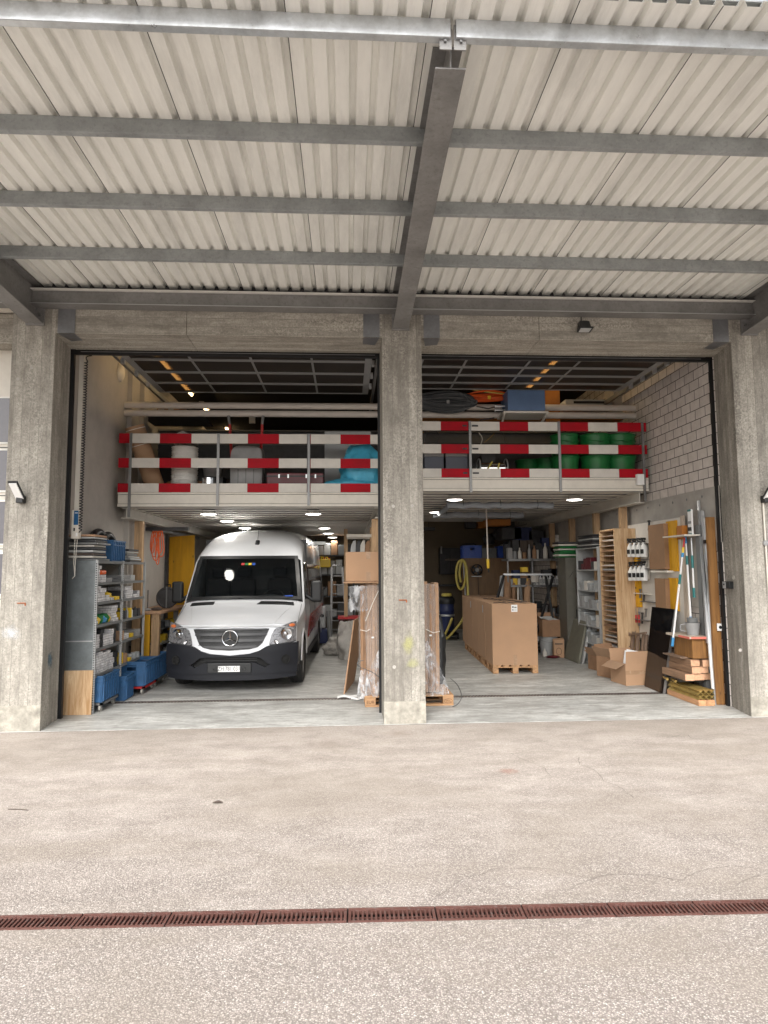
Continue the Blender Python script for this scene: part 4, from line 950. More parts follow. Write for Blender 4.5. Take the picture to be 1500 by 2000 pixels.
    for x in (-0.62, -0.18, 0.45):
        b = MB(); b.cbox((x, 2.05, 1.28), (0.42, 0.14, 0.66), rx=-0.12); b.cbox((x, 2.12, 1.72), (0.24, 0.10, 0.20)); b.build('seat', M.setdefault('seatm', mat('seat_fabric', (0.03, 0.03, 0.034), 0.9)), V, bevel=0.04)
    b = MB(); b.box(-0.9, 0.9, 2.3, 2.33, 0.5, 2.3); b.build('bulkhead', 'dark', V)
    # side glass, mirror, mouldings, red film on both sides
    def sidepatch(s, y0, y1, zl, zh, off, name, mt, parent=V, n1=12, n2=6):
        b = MB(); b.grid(lambda u, v: (lambda y, z: (s*(wz(kv(y)[2], z)+off), y+SW(0.97, y), z))(y0+(y1-y0)*u, zl(y0+(y1-y0)*u)+(zh(y0+(y1-y0)*u)-zl(y0+(y1-y0)*u))*v), n1, n2)
        return b.build(name, mt, parent, solid=0.004)
    for s in (-1, 1):
        zt_ = itp([(1.15, 1.30), (1.55, 1.86), (2.05, 1.90)])
        sidepatch(s, 1.18, 2.05, lambda y: 1.27, lambda y: max(1.28, zt_(y)), 0.004, 'side_window', 'gloss')
        sidepatch(s, 1.55, 6.3, lambda y: 0.62+0.03*(y-1.5), lambda y: min(0.98, 0.66+0.5*(y-1.5)), 0.006, 'side_stripe', 'vred', n1=24)
        sidepatch(s, 2.2, 6.0, lambda y: 1.20, lambda y: 1.86, 0.004, 'side_panel', M.setdefault('sidedark', mat('side_graphic', (0.05, 0.03, 0.03), 0.12, coat=0.5)), n1=20)
        sidepatch(s, 1.42, 4.2, lambda y: 0.33, lambda y: 0.45, 0.012, 'sill_moulding', 'bumper', n1=14)
        for yy in (1.12, 2.10, 3.3):
            b = MB(); b.tube([(s*(wz(0.985, z)+0.001), yy+SW(0.97, yy), z) for z in lin(0.45, 2.0 if yy > 1.5 else 1.25, 10)], 0.003, 5); b.build('shut_line', 'black', body)
        b = MB(); b.tube([(s*0.93, 1.42, 1.36), (s*1.02, 1.40, 1.30), (s*1.08, 1.40, 1.26)], 0.035, 8); m_ = b.build('mirror', 'black', V)
        b = MB(); b.cbox((s*1.145, 1.42, 1.40), (0.185, 0.10, 0.355)); b.build('mirror_housing', 'black', m_, bevel=0.04, seg=4)
        b = MB(); b.smooth = True
        for yc in (0.95,):
            b.add([], [])
        # flared front arch
        b.grid(lambda u, v: (lambda a: (s*(0.972+0.018*math.sin(math.pi*v)), 0.95+(0.43+0.05*v)*math.cos(a)+0.05, 0.36+(0.43+0.05*v)*math.sin(a)))(math.pi*(0.02+0.96*u)), 20, 4); b.build('wheel_arch', 'van', V, solid=0.006)
        for yc in (0.95, 4.65):
            T2 = Matrix.Translation((s*0.87, yc, 0.345)) @ Matrix.Rotation(math.pi/2*s, 4, 'Y')
            w_ = thing('wheel', '', '', (0, 0, 0), local=True) if False else None
            b = MB(); b.lathe([(0.21, -0.10), (0.30, -0.115), (0.335, -0.10), (0.345, -0.06), (0.345, -0.032), (0.337, -0.030), (0.337, -0.022), (0.346, -0.02), (0.346, 0.02), (0.338, 0.022), (0.338, 0.03), (0.345, 0.032), (0.345, 0.06), (0.335, 0.10), (0.30, 0.115), (0.21, 0.10)], 40, T2); wh_ = b.build('wheel', 'tyre', V)
            b = MB(); b.lathe([(0.215, 0.095), (0.20, 0.06), (0.10, 0.045), (0.09, 0.07), (0.0, 0.075)], 28, T2); b.build('rim', 'steel', wh_)
    b = MB(); b.box(-0.80, 0.80, 0.5, 6.4, 0.22, 0.42); b.box(-0.84, 0.84, 0.35, 0.55, 0.25, 0.8); b.build('underbody', 'black', V)
    # aerial
    yz = 1.80; p = Vector((0.10, 1.79, kv(1.79)[1])); b = MB(); b.cbox(p+Vector((0, -0.01, 0.005)), (0.075, 0.11, 0.05), rx=0.7); an = b.build('aerial', 'black', V, bevel=0.02, seg=3)
    b = MB(); b.tube([p+Vector((0, 0, 0.02)), p+Vector((0.012, 0.10, 0.30))], 0.004, 6); b.build('rod', 'black', an)
build_van()

# ================================================================== SMALL BUILDERS
def jit(r, a): return r.uniform(-a, a)
def one(b, name, mt, lab, cat, group=None, **k): return tag(b.build(name, mt, **k), lab, cat, group)
def carton(name, lab, c, d, rz=0, mt='card', group=None, open_=0, flaps=(1, 1, 1, 1), tapeside=True, cat='cardboard box', ink=None):
    """c = centre of the base, d = (x, y, z); open_: flap opening angle, 0 = shut and taped"""
    t = thing(name, lab, cat, c, rz, group, local=True); X, Y, Z = d[0]/2, d[1]/2, d[2]; w_ = 0.006
    b = MB()
    if not open_:
        b.box(-X, X, -Y, Y, 0, Z); b.build('box_body', mt, t, bevel=0.006)
        b = MB(); b.box(-0.03, 0.03, -Y-0.002, Y+0.002, Z-0.001, Z+0.002)
        b.box(-0.03, 0.03, -Y-0.002, -Y+0.001, Z-0.10, Z) ; b.box(-0.03, 0.03, -Y-0.002, -Y+0.001, 0.0, min(0.18, Z*0.3)); b.build('tape', 'tape', t)
        b = MB(); b.box(-X, X, -Y+0.004, Y-0.004, Z+0.0005, Z+0.0015) if False else None
    else:
        b.box(-X, X, -Y, -Y+w_, 0, Z); b.box(-X, X, Y-w_, Y, 0, Z); b.box(-X, -X+w_, -Y+w_, Y-w_, 0, Z); b.box(X-w_, X, -Y+w_, Y-w_, 0, Z); b.box(-X+w_, X-w_, -Y+w_, Y-w_, 0.0, w_)
        b.build('box_body', mt, t)
        fl = min(X, Y)*0.95
        for k, (on, px, py, lx, ly) in enumerate(((flaps[0], 0, -Y, X, 0), (flaps[1], X, 0, 0, Y), (flaps[2], 0, Y, X, 0), (flaps[3], -X, 0, 0, Y))):
            if not on: continue
            a = open_*on; o = Vector((0, -1, 0)) if k == 0 else Vector((1, 0, 0)) if k == 1 else Vector((0, 1, 0)) if k == 2 else Vector((-1, 0, 0))
            u = Vector((1, 0, 0)) if k in (0, 2) else Vector((0, 1, 0)); h = X if k in (0, 2) else Y
            e = o*math.cos(a)+Vector((0, 0, 1))*math.sin(a); p = Vector((px, py, Z)); b = MB()
            q = [p-u*h*0.98, p+u*h*0.98, p+u*h*0.93+e*fl, p-u*h*0.95+e*fl*0.97]; nn = u.cross(e)*0.0025
            b.hexa([v-nn for v in q], [v+nn for v in q]); b.build('flap', 'cardin' if k % 2 else mt, t)
    return t
def crate(name, lab, c, rz=0, group=None, mt='blue', d=(0.60, 0.40, 0.32), cat='crate'):
    """ribbed stacking crate, long side along local y"""
    t = thing(name, lab, cat, c, rz, group, local=True); Y, X, Z = d[0]/2, d[1]/2, d[2]; w_ = 0.005
    b = MB()
    for s in (-1, 1):
        b.hexa([(s*(X-0.02)-w_, -Y+0.02, 0), (s*(X-0.02)+w_, -Y+0.02, 0), (s*(X-0.02)+w_, Y-0.02, 0), (s*(X-0.02)-w_, Y-0.02, 0)], [(s*(X-0.012)-w_, -Y+0.012, Z), (s*(X-0.012)+w_, -Y+0.012, Z), (s*(X-0.012)+w_, Y-0.012, Z), (s*(X-0.012)-w_, Y-0.012, Z)])
        # end wall with a hand hole
        yy = s*(Y-0.016)
        for (a0, a1, z0, z1) in ((-X+0.02, X-0.02, 0, Z-0.13), (-X+0.014, -0.07, Z-0.13, Z-0.05), (0.07, X-0.014, Z-0.13, Z-0.05), (-X+0.014, X-0.014, Z-0.05, Z)): b.box(a0, a1, yy-w_, yy+w_, z0, z1)
        n = 7
        for i in range(n): y = -Y+0.04+(2*Y-0.08)*i/(n-1); b.box(min(s*(X-0.018), s*(X+0.006)), max(s*(X-0.018), s*(X+0.006)), y-0.005, y+0.005, 0.015, Z-0.015)
        for x in (-X+0.03, -0.07, 0.07, X-0.03): b.box(x-0.004, x+0.004, min(yy, yy+s*0.014), max(yy, yy+s*0.014), 0.015, Z-0.03)
    b.box(-X+0.02, X-0.02, -Y+0.02, Y-0.02, 0, 0.008); b.build('crate_body', mt, t)
    for z0, z1 in ((Z-0.018, Z+0.002), (Z-0.075, Z-0.062)):
        b = MB()
        for s in (-1, 1): b.box(s*(X-0.008)-0.012, s*(X-0.008)+0.012, -Y, Y, z0, z1); b.box(-X+0.004, X-0.004, s*(Y-0.008)-0.012, s*(Y-0.008)+0.012, z0, z1)
        b.build('rim', mt, t)
    return t
def dolly(lab, c, rz, mt, d=(0.60, 0.40), h=0.12):
    t = thing('dolly', lab, 'dolly', c, rz, local=True); Y, X = d[0]/2, d[1]/2
    b = MB()
    for s in (-1, 1): b.box(s*(X-0.02)-0.02, s*(X-0.02)+0.02, -Y, Y, h-0.035, h-0.002); b.box(-X, X, s*(Y-0.02)-0.02, s*(Y-0.02)+0.02, h-0.034, h-0.003)
    b.build('frame', mt, t)
    for sx in (-1, 1):
        for sy in (-1, 1):
            x, y = sx*(X-0.05), sy*(Y-0.06); b = MB(); b.cyl((x-0.013, y, 0.045), (x+0.013, y, 0.045), 0.045, n=18); w_ = b.build('caster', M.setdefault('cwheel', mat('caster_grey', (0.42, 0.40, 0.36), 0.5)), t)
            b = MB(); b.box(x-0.022, x-0.016, y-0.02, y+0.02, 0.03, h-0.036); b.box(x+0.016, x+0.022, y-0.02, y+0.02, 0.03, h-0.036); b.cyl((x-0.016, y, 0.045), (x+0.016, y, 0.045), 0.018, n=10); b.build('fork', 'steel', w_)
    return t
def bucket(lab, c, r, h, mt='white', name='bucket', cat='bucket', group=None, lid=False, fill=None, cone=0.82, ribs=3, handle=True):
    t = thing(name, lab, cat, c, 0, group, local=True); b = MB()
    prof = [(0, 0.0), (r*cone, 0.0)]
    for i in range(ribs): z = h*(0.72+0.09*i); rr = r*(cone+(1-cone)*z/h); prof += [(rr, z), (rr+0.008, z+0.004), (rr+0.008, z+0.012), (rr, z+0.016)]
    prof += [(r, h-0.006), (r+0.006, h), (r-0.006, h)]
    if not lid: prof += [(r*cone*0.97, 0.02), (0, 0.02)]
    b.lathe(prof, 22); b.build('bucket_body', mt, t)
    if lid: b = MB(); b.lathe([(r+0.008, h-0.012), (r+0.01, h+0.003), (r*0.9, h+0.005), (r*0.88, h+0.0), (0, h)], 22); b.build('lid', mt, t)
    if handle: b = MB(); b.tube([(r*math.cos(a)*1.02, -r*0.25-r*math.sin(a)*0.8, h*0.86-0.3*r*math.sin(a)) for a in [math.pi*i/12 for i in range(13)]], 0.004, 6); b.build('handle', 'steel', t)
    return t
def blob(name, lab, c, d, mt, cat, seed=1, amp=0.25, n=20, parent=None, thin=0.0):
    rnd = random.Random(seed); ph = [rnd.uniform(0, 6.28) for _ in range(8)]
    b = MB()
    def f(u, v):
        a = 2*math.pi*u; e = -math.pi/2+math.pi*v
        k = 1+amp*(0.35*math.sin(2*a+ph[0])*math.cos(e)+0.3*math.sin(3*a+ph[1]+2*e)*math.cos(e)+0.22*math.sin(5*a+4*e+ph[2])*math.cos(e)+0.2*math.sin(7*e+ph[3]+a*0)+0.18*math.sin(9*a-6*e+ph[4])*math.cos(e)+0.12*math.sin(14*a+11*e+ph[5])*math.cos(e))
        z = math.sin(e)*k; z = max(z, -0.8)
        return (c[0]+d[0]*math.cos(a)*math.cos(e)**0.8*k if e < 1.57 and e > -1.57 else c[0], c[1]+d[1]*math.sin(a)*max(0, math.cos(e))**0.8*k, c[2]+d[2]*(z+0.8)/1.8*2*0.5)
    b.grid(lambda u, v: f(u, min(max(v, 0.0001), 0.9999)), n, n)
    o = b.build(name, mt, parent)
    return tag(o, lab, cat) if lab else o
def flatstack(name, lab, cat, x0, x1, y0, y1, z0, mats, th, seed, group):
    rnd = random.Random(seed); z = z0
    for i, m_ in enumerate(mats):
        a, c, d, e = (rnd.uniform(-0.03, 0.03) for _ in range(4)); h = th*rnd.uniform(0.7, 1.2)
        b = MB(); b.box(x0+a, x1+c, y0+d, y1+e, z, z+h*0.72); one(b, name, m_, lab % ORD[i], cat, group, bevel=0.003); z += h
    return z
def sprayer(c, s, lab, rz=0, group='white spray bottles on the pegboard'):
    t = thing('spray_bottle', lab, 'spray bottle', c, rz, group, local=True)
    b = MB(); b.lathe([(0, 0), (0.045*s, 0), (0.048*s, 0.02*s), (0.048*s, 0.13*s), (0.036*s, 0.16*s), (0.018*s, 0.19*s), (0.014*s, 0.205*s), (0, 0.205*s)], 16); b.build('bottle', M.setdefault('milky', mat('milky_plastic', (0.66, 0.66, 0.64), 0.35, var=0.08)), t)
    b = MB(); b.cyl((0, 0, 0.2*s), (0, 0, 0.225*s), 0.019*s, n=12); b.cbox((-0.012*s, 0, 0.245*s), (0.085*s, 0.022*s, 0.032*s)); b.cbox((-0.045*s, 0, 0.215*s), (0.012*s, 0.014*s, 0.05*s), ry=0.5); b.build('trigger_head', 'black', t)
    b = MB(); b.cbox((-0.0475*s, 0, 0.075*s), (0.004, 0.05*s, 0.06*s)); b.build('label', 'black', t)
    return t

# ================================================================== LEFT BAY
# shelving unit
SX0, SX1 = -3.72, -3.30; SY = (8.80, 9.79, 10.82); SZ = [0.49, 0.83, 1.14, 1.44, 1.70, 1.985]
t = thing('shelving_unit', 'zinc grey steel shelving unit with perforated uprights along the left wall', 'shelving unit', (-3.5, 9.8, 0.008))
for i, y in enumerate(SY):
    for x in (SX0, SX1-0.03):
        b = MB(); b.box(x, x+0.03, y, y+0.028, 0.008, 2.0); b.build('upright', 'lgrey', t)
b = MB(); b.box(SX0+0.03, SX1-0.031, SY[0]+0.004, SY[0]+0.008, 0.30, 1.99); b.build('end_panel', 'shelfside', t)
b = MB(); b.box(SX0+0.03, SX1-0.04, SY[0]-0.002, SY[0]+0.0035, 0.93, 0.945); b.build('brace_strip', 'alu', t)
b = MB()
for k in range(64): z = 0.05+k*0.03; b.box(SX1-0.024, SX1-0.008, SY[0]-0.0015, SY[0]-0.0003, z, z+0.016)
b.build('slot_row', 'black', t)
for yy in SY[:2]:
    b = MB()
    for k in range(64): z = 0.05+k*0.03; b.box(SX1-0.0005, SX1+0.0012, yy+0.008, yy+0.018, z, z+0.016)
    b.build('slot_row', 'black', t)
for (y0, y1) in ((SY[0]+0.03, SY[1]-0.002), (SY[1]+0.03, SY[2]-0.002)):
    for z in SZ: b = MB(); b.box(SX0+0.01, SX1-0.002, y0, y1, z-0.035, z) if z < 1.9 else b.box(SX0+0.01, SX1-0.002, y0, y1, z-0.03, z+0.005); b.build('shelf', 'mgrey', t)
b = MB(); b.box(SX0+0.002, SX0+0.006, SY[1], SY[2], 0.3, 1.97); b.build('back_panel', 'shelfside', t)
M['boxw'] = None
def cartonmat():
    m, nt, b_ = newmat('white_printed_carton'); co = objco(nt)
    t = nt.nodes.new('ShaderNodeTexCoord'); q = nt.nodes.new('ShaderNodeSeparateXYZ'); nt.links.new(t.outputs['Object'], q.inputs[0])
    k = nt.nodes.new('ShaderNodeCombineXYZ'); nt.links.new(mathn(nt, 'ADD', q.outputs[0], q.outputs[1]), k.inputs[0]); nt.links.new(q.outputs[2], k.inputs[1])
    v = nt.nodes.new('ShaderNodeTexBrick'); nt.links.new(k.outputs[0], v.inputs['Vector']); v.inputs['Scale'].default_value = 1
    for n_, x_ in (('Brick Width', 0.075), ('Row Height', 0.034), ('Mortar Size', 0.0022)): v.inputs[n_].default_value = x_
    v.inputs['Color1'].default_value = (0.74, 0.73, 0.73, 1); v.inputs['Color2'].default_value = (0.58, 0.57, 0.58, 1); v.inputs['Mortar'].default_value = (0.16, 0.155, 0.16, 1)
    n1 = noise(nt, co, 9, 4); c1 = mixc(nt, ramp(nt, n1, (0.45, 0.0), (0.6, 0.35)), v.outputs[0], (0.30, 0.29, 0.30))
    nt.links.new(c1, b_.inputs['Base Color']); b_.inputs['Roughness'].default_value = 0.6; return m
M['boxw'] = cartonmat()
SN = {0: 'lowest', 1: 'fourth', 2: 'third', 3: 'second', 4: 'top'}
rs = random.Random(3)
def sbox(bay, sh, y, L_, h, row=0, z=0.0, mt='boxw', dx=0.0, dep=0.26, idx=0, nm='small_carton', what='white carton', cat='carton'):
    y0 = (SY[0] if bay == 0 else SY[1])+0.04+y; x1 = SX1-0.02-dx+jit(rs, 0.012)
    b = MB(); b.box(x1-dep, x1, y0+0.003, y0+L_-0.003, SZ[sh]+z+0.001, SZ[sh]+z+h-0.001)
    lab = '%s on the %s shelf, %s bay, %s from the door%s' % (what, SN[sh], 'rear' if bay else 'front', ORD[idx], ('' if row == 0 else ', %s row up' % ORD[row]))
    one(b, nm, mt, lab, cat, 'goods on the steel shelving', bevel=0.002)
def rows(bay, sh, spec):
    """spec: (y, length, [heights...], material, what)"""
    for i, (y, L_, hs_, *r) in enumerate(spec):
        z = 0; m_ = r[0] if r else 'boxw'; what = r[1] if len(r) > 1 else 'white carton'; nm = r[2] if len(r) > 2 else 'small_carton'
        for k, h in enumerate(hs_): sbox(bay, sh, y+jit(rs, 0.008), L_, h, k, z, m_, idx=i, what=what, dx=rs.uniform(0, 0.02), nm=nm, cat='carton' if 'carton' in what else 'package'); z += h
rows(0, 4, [(0.0, 0.16, [0.045]*5), (0.19, 0.16, [0.07, 0.03]), (0.40, 0.20, [0.06], 'grey', 'grey package', 'package')])
rows(0, 3, [(0.0, 0.15, [0.06]*3+[0.03]), (0.16, 0.20, [0.06]*3), (0.38, 0.13, [0.05, 0.03]), (0.54, 0.12, [0.04]), (0.70, 0.15, [0.05], 'yellow', 'yellow package', 'package')])
rows(0, 2, [(0.0, 0.12, [0.05]), (0.62, 0.22, [0.045]*5), (0.86, 0.05, [0.03], 'yellow', 'yellow package', 'package')])
rows(0, 1, [(0.0, 0.15, [0.06]*3), (0.17, 0.14, [0.10, 0.08, 0.06], 'black', 'black package', 'package'), (0.33, 0.20, [0.09, 0.07]), (0.55, 0.13, [0.07]*3), (0.72, 0.12, [0.12, 0.06], 'black', 'black package', 'package')])
rows(0, 0, [(0.0, 0.13, [0.065]*3+[0.04]), (0.14, 0.15, [0.07]*4), (0.30, 0.14, [0.065]*4), (0.45, 0.14, [0.075]*3+[0.04]), (0.60, 0.13, [0.07]*3), (0.74, 0.13, [0.06, 0.07, 0.09], 'black', 'black package', 'package')])
rows(1, 4, [(0.05, 0.30, [0.04, 0.05], 'grey', 'grey package', 'package'), (0.42, 0.2, [0.09], 'lgrey', 'pale grey package', 'package')])
rows(1, 3, [(0.02, 0.10, [0.12], 'dark', 'dark package', 'package'), (0.20, 0.28, [0.06, 0.06, 0.06]), (0.50, 0.22, [0.06], 'boxw', 'white carton'), (0.52, 0.21, [0.06], 'black', 'black package', 'package'), (0.78, 0.1, [0.10])])
rows(1, 2, [(0.03, 0.09, [0.11], 'yellow', 'yellow package', 'package'), (0.18, 0.10, [0.12], 'dark', 'dark package', 'package'), (0.36, 0.08, [0.15], 'yellow', 'tall yellow package', 'package'), (0.55, 0.16, [0.10], 'dark', 'dark package', 'package'), (0.76, 0.12, [0.12], 'dark', 'dark package', 'package')])
rows(1, 1, [(0.02, 0.12, [0.14], 'card', 'brown carton'), (0.20, 0.22, [0.08]), (0.50, 0.14, [0.06], 'yellow', 'yellow package', 'package'), (0.70, 0.2, [0.10], 'grey', 'grey package', 'package')])
rows(1, 0, [(0.02, 0.10, [0.16], 'yellow', 'tall yellow package', 'package'), (0.18, 0.15, [0.13], 'card', 'brown carton'), (0.36, 0.10, [0.05], 'yellow', 'yellow package', 'package')])
# orange roll, loose bags, tins
b = MB(); y = SY[0]+0.30; b.cyl((-3.36, y-0.07, 1.835), (-3.36, y+0.09, 1.835), 0.032, n=14); one(b, 'roll', 'orange', 'orange roll lying on the top shelf of the front bay', 'roll')
b = MB(); y = SY[0]+0.36; b.cyl((-3.34, y-0.05, 0.80), (-3.34, y+0.06, 0.80), 0.022, n=12); one(b, 'roll', 'orange', 'small orange roll on the white cartons of the lowest shelf', 'roll')
for i, (y, z, m_, nm) in enumerate(((0.16, 2, 'yellow', 'yellow'), (0.26, 2, 'green', 'green'), (0.38, 2, 'sky', 'blue'), (0.48, 2, 'green', 'green'), (0.56, 2, 'yellow', 'yellow'))):
    blob('plastic_bag', '%s plastic bag on the third shelf, front bay, %s from the door' % (nm, ORD[i]), (-3.40, SY[0]+0.05+y, SZ[z]), (0.07, 0.06, 0.10+0.03*(i % 2)), m_, 'bag', seed=i+20)
blob('plastic_bag', 'yellow and green bag on the second shelf of the front bay', (-3.42, SY[0]+0.62, SZ[3]+0.03), (0.07, 0.12, 0.09), 'yellow', 'bag', seed=31)
for i in range(5):
    b = MB(); b.lathe([(0, 0), (0.04, 0), (0.04, 0.075), (0.034, 0.08), (0, 0.08)], 14, Matrix.Translation((-3.36-0.03*(i % 2), SY[1]+0.55+0.09*i, SZ[0])))
    one(b, 'tin', 'lgrey', 'pale tin on the lowest shelf of the rear bay, %s from the door' % ORD[i], 'tin', 'goods on the steel shelving')
for i in range(4):
    b = MB(); b.lathe([(0, 0), (0.028, 0), (0.028, 0.10), (0.012, 0.13), (0.012, 0.15), (0, 0.15)], 12, Matrix.Translation((-3.35, SY[1]+0.13+0.2*i, SZ[2])))
    one(b, 'bottle', ('dark', 'grey', 'white', 'dark')[i], 'small bottle on the third shelf of the rear bay, %s from the door' % ORD[i], 'bottle', 'goods on the steel shelving')
# on top of the shelving
flatstack('flat_board', '%s board from the bottom in the tall stack on top of the shelving', 'board', -3.74, -3.36, 8.86, 9.32, 1.992, ['mgrey', 'whiteb', 'bark', 'lgrey', 'dark', 'whiteb', 'mgrey', 'dark', 'lgrey', 'woody'], 0.036, 5, 'boards stacked on the shelving')
flatstack('flat_plate', '%s plate from the bottom in the low stack at the rear of the shelving top', 'board', -3.72, -3.38, 10.25, 10.75, 1.992, ['dark', 'lgrey', 'stoneedge', 'mgrey', 'stoneedge', 'dark'], 0.04, 8, 'plates stacked on the shelving')
crate('storage_bin', 'plain blue bin on top of the shelving unit between the stacks', (-3.52, 9.72, 1.992), 0, d=(0.52, 0.36, 0.30), cat='bin')
for i, (yc, r) in enumerate(((9.75, 0.33), (10.05, 0.30))):
    b = MB(); b.tube([(-3.66+0.03*i, yc+r*math.cos(a), 2.10+r*1.0*math.sin(a)) for a in [math.pi*k/16-0.2 for k in range(19)]], 0.05, 10)
    one(b, 'bent_hose', 'black', '%s black hose arched behind the blue bin on the shelving' % ('front', 'rear')[i], 'hose', 'hoses arched on the shelving')
# plywood off-cut
b = MB(); b.hexa([(-3.735, 8.735, 0.01), (-3.305, 8.735, 0.01), (-3.305, 8.753, 0.01), (-3.735, 8.753, 0.01)], [(-3.735, 8.775, 0.565), (-3.31, 8.775, 0.565), (-3.31, 8.793, 0.565), (-3.735, 8.793, 0.565)])
one(b, 'plywood_board', 'ply', 'knotty plywood off-cut standing against the end of the shelving unit', 'board')
# crates and dollies
dolly('bare dolly under the front blue crate beneath the shelving', (-3.42, 9.20, 0.008), 0, 'steel'); crate('plastic_crate', 'blue ribbed crate on a dolly beneath the front of the shelving', (-3.42, 9.20, 0.13), 0, 'blue ribbed crates on the floor', d=(0.62, 0.40, 0.34))
crate('plastic_crate', 'blue ribbed crate standing directly on the floor beside the shelving', (-3.34, 9.79, 0.01), 0.03, 'blue ribbed crates on the floor', d=(0.38, 0.36, 0.34))
dolly('red dolly with pale casters carrying a blue crate', (-3.24, 10.38, 0.008), 0, 'red'); crate('plastic_crate', 'blue ribbed crate on the red dolly', (-3.24, 10.38, 0.13), 0, 'blue ribbed crates on the floor', d=(0.62, 0.42, 0.36))
dolly('grey dolly behind the red one', (-3.24, 11.03, 0.008), 0, 'steel'); crate('plastic_crate', 'rearmost blue ribbed crate, on the grey dolly', (-3.24, 11.03, 0.13), 0, 'blue ribbed crates on the floor', d=(0.62, 0.42, 0.36))
# door operator, coiled cable, pull cord
xa, xb = aty(139, 1020, 8.70).x, aty(153.5, 1020, 8.70).x; za, zb = aty(146, 1052, 8.70).z, aty(146, 996, 8.70).z; xw = xb-xa
t = thing('door_operator', 'pale door control box with blue label beside the left opening', 'control box', (xa, 8.70, za))
b = MB(); b.box(xa, xb, 8.70, 8.80, za, zb); b.build('box_body', 'cream', t, bevel=0.008)
b = MB(); b.box(xa+xw*0.38, xb-0.004, 8.692, 8.6995, za+0.18, zb-0.01); b.build('label_panel', 'bluelabel' if M.setdefault('bluelabel', mat('label_blue', (0.012, 0.09, 0.22), 0.4)) else '', t)
b = MB(); b.box(xa+xw*0.5, xb-0.01, 8.690, 8.6915, zb-0.045, zb-0.035); b.build('label_line', 'paper', t)
b = MB(); b.box(xa+xw*0.38, xa+xw*0.55, 8.690, 8.6995, za+0.10, za+0.14); b.build('button', 'black', t)
b = MB(); b.box(xa+xw*0.7, xa+xw*0.9, 8.690, 8.6995, za+0.03, za+0.075); b.build('button', 'paper', t)
b = MB(); b.box(xa+0.015, xb-0.02, 8.74, 8.80, zb, 4.78); one(b, 'cable_duct', 'cream', 'pale cable duct running up the wall by the left opening', 'duct')
xc_ = aty(158, 1000, 8.72).x; zt_ = aty(160, 706, 8.72).z; pts = []
for i in range(1500):
    f = i/1499; z = zt_+(za+0.12-zt_)*f; a = 2*math.pi*62*f; pts.append((xc_+0.019*math.cos(a), 8.72+0.019*math.sin(a), z))
b = MB(); b.tube([(xc_+0.08, 8.70, 4.74), (xc_+0.02, 8.71, 4.735), (xc_-0.005, 8.72, zt_+0.05)]+pts+[(xc_-0.02, 8.72, za+0.08)], 0.0075, 5); one(b, 'coiled_cable', 'cable', 'black coiled cable hanging down beside the left opening', 'cable')
P = lambda L_: [aty(x, y, 8.70) for x, y in L_]
b = MB(); b.tube(P([(146.5, 1053), (145, 1080), (144, 1100), (146, 1125), (141, 1130)]), 0.004, 6); b.tube(P([(151, 1053), (149, 1075), (147, 1100), (146, 1125)]), 0.004, 6); one(b, 'pull_cord', 'rope', 'pale pull cord hanging below the door control box', 'cord')
# workbench
t = thing('workbench', 'timber workbench with thick top behind the shelving unit', 'workbench', (-3.4, 11.2, 0.008))
b = MB(); b.box(-3.74, -3.10, 11.08, 13.3, 1.13, 1.17); b.build('bench_top', 'woody', t, bevel=0.004)
for x, y in ((-3.27, 11.12), (-3.22, 12.3)):
    b = MB(); b.box(x, x+0.125, y, y+0.09, 0.008, 1.13) if y < 12 else b.box(x, x+0.07, y, y+0.07, 0.008, 1.13); b.build('leg', 'wood' if y < 12 else 'grey', t)
b = MB(); b.box(-3.72, -3.15, 11.3, 13.2, 0.60, 0.63); b.box(-3.72, -3.2, 11.3, 13.2, 0.84, 0.86); b.build('shelf', 'mgrey', t)
b = MB(); b.box(-3.40, -3.285, 11.09, 11.115, 0.30, 1.125); one(b, 'shuttering_board', 'yply', 'narrow yellow shuttering board standing at the front of the workbench', 'board')
for i in range(7):
    b = MB(); y = 11.4+0.17*i; z = (0.63, 0.86)[i % 2]; b.box(-3.36, -3.20, y, y+0.12, z+0.001, z+0.11)
    one(b, 'case', ('yellow', 'dark', 'yellow', 'grey', 'dark', 'yellow', 'dark')[i], '%s tool case under the workbench, %s from the door' % (('yellow', 'dark', 'yellow', 'grey', 'dark', 'yellow', 'dark')[i], ORD[i]), 'tool case', 'cases under the workbench')
for i in range(6):
    b = MB(); b.lathe([(0.10, 0), (0.17, 0.0), (0.175, 0.018), (0.17, 0.03), (0.10, 0.03)], 20, Matrix.Translation((-3.04+0.01*(i % 2), 11.65, 0.335+0.032*i))); one(b, 'flat_ring', ('stoneedge', 'mgrey')[i % 2], '%s ring from the bottom in the pile beside the van bumper' % ORD[i], 'ring', 'rings piled on the black crates')
for i, (z0, z1) in enumerate(((0.12, 0.22), (0.225, 0.33))): b = MB(); b.box(-3.24, -2.86, 11.45, 11.85, z0, z1); one(b, 'black_case', 'black', '%s black case under the pile of rings' % ('lower', 'upper')[i], 'case', 'black cases under the rings', bevel=0.01)
for i in range(2): b = MB(); b.box(-3.22+0.0*i, -2.90, 11.42, 11.8, 0.01+0.055*i, 0.06+0.055*i); one(b, 'concrete_block', 'stoneedge', '%s pale concrete block under the black cases' % ('lower', 'upper')[i], 'block', 'blocks under the black cases', bevel=0.004)
t = thing('saw_case', 'round dark saw case standing on the workbench', 'tool case', (-3.25, 12.2, 1.17))
T2 = Matrix.Translation((-3.28, 12.1, 1.365)) @ Matrix.Rotation(math.pi/2, 4, 'X')
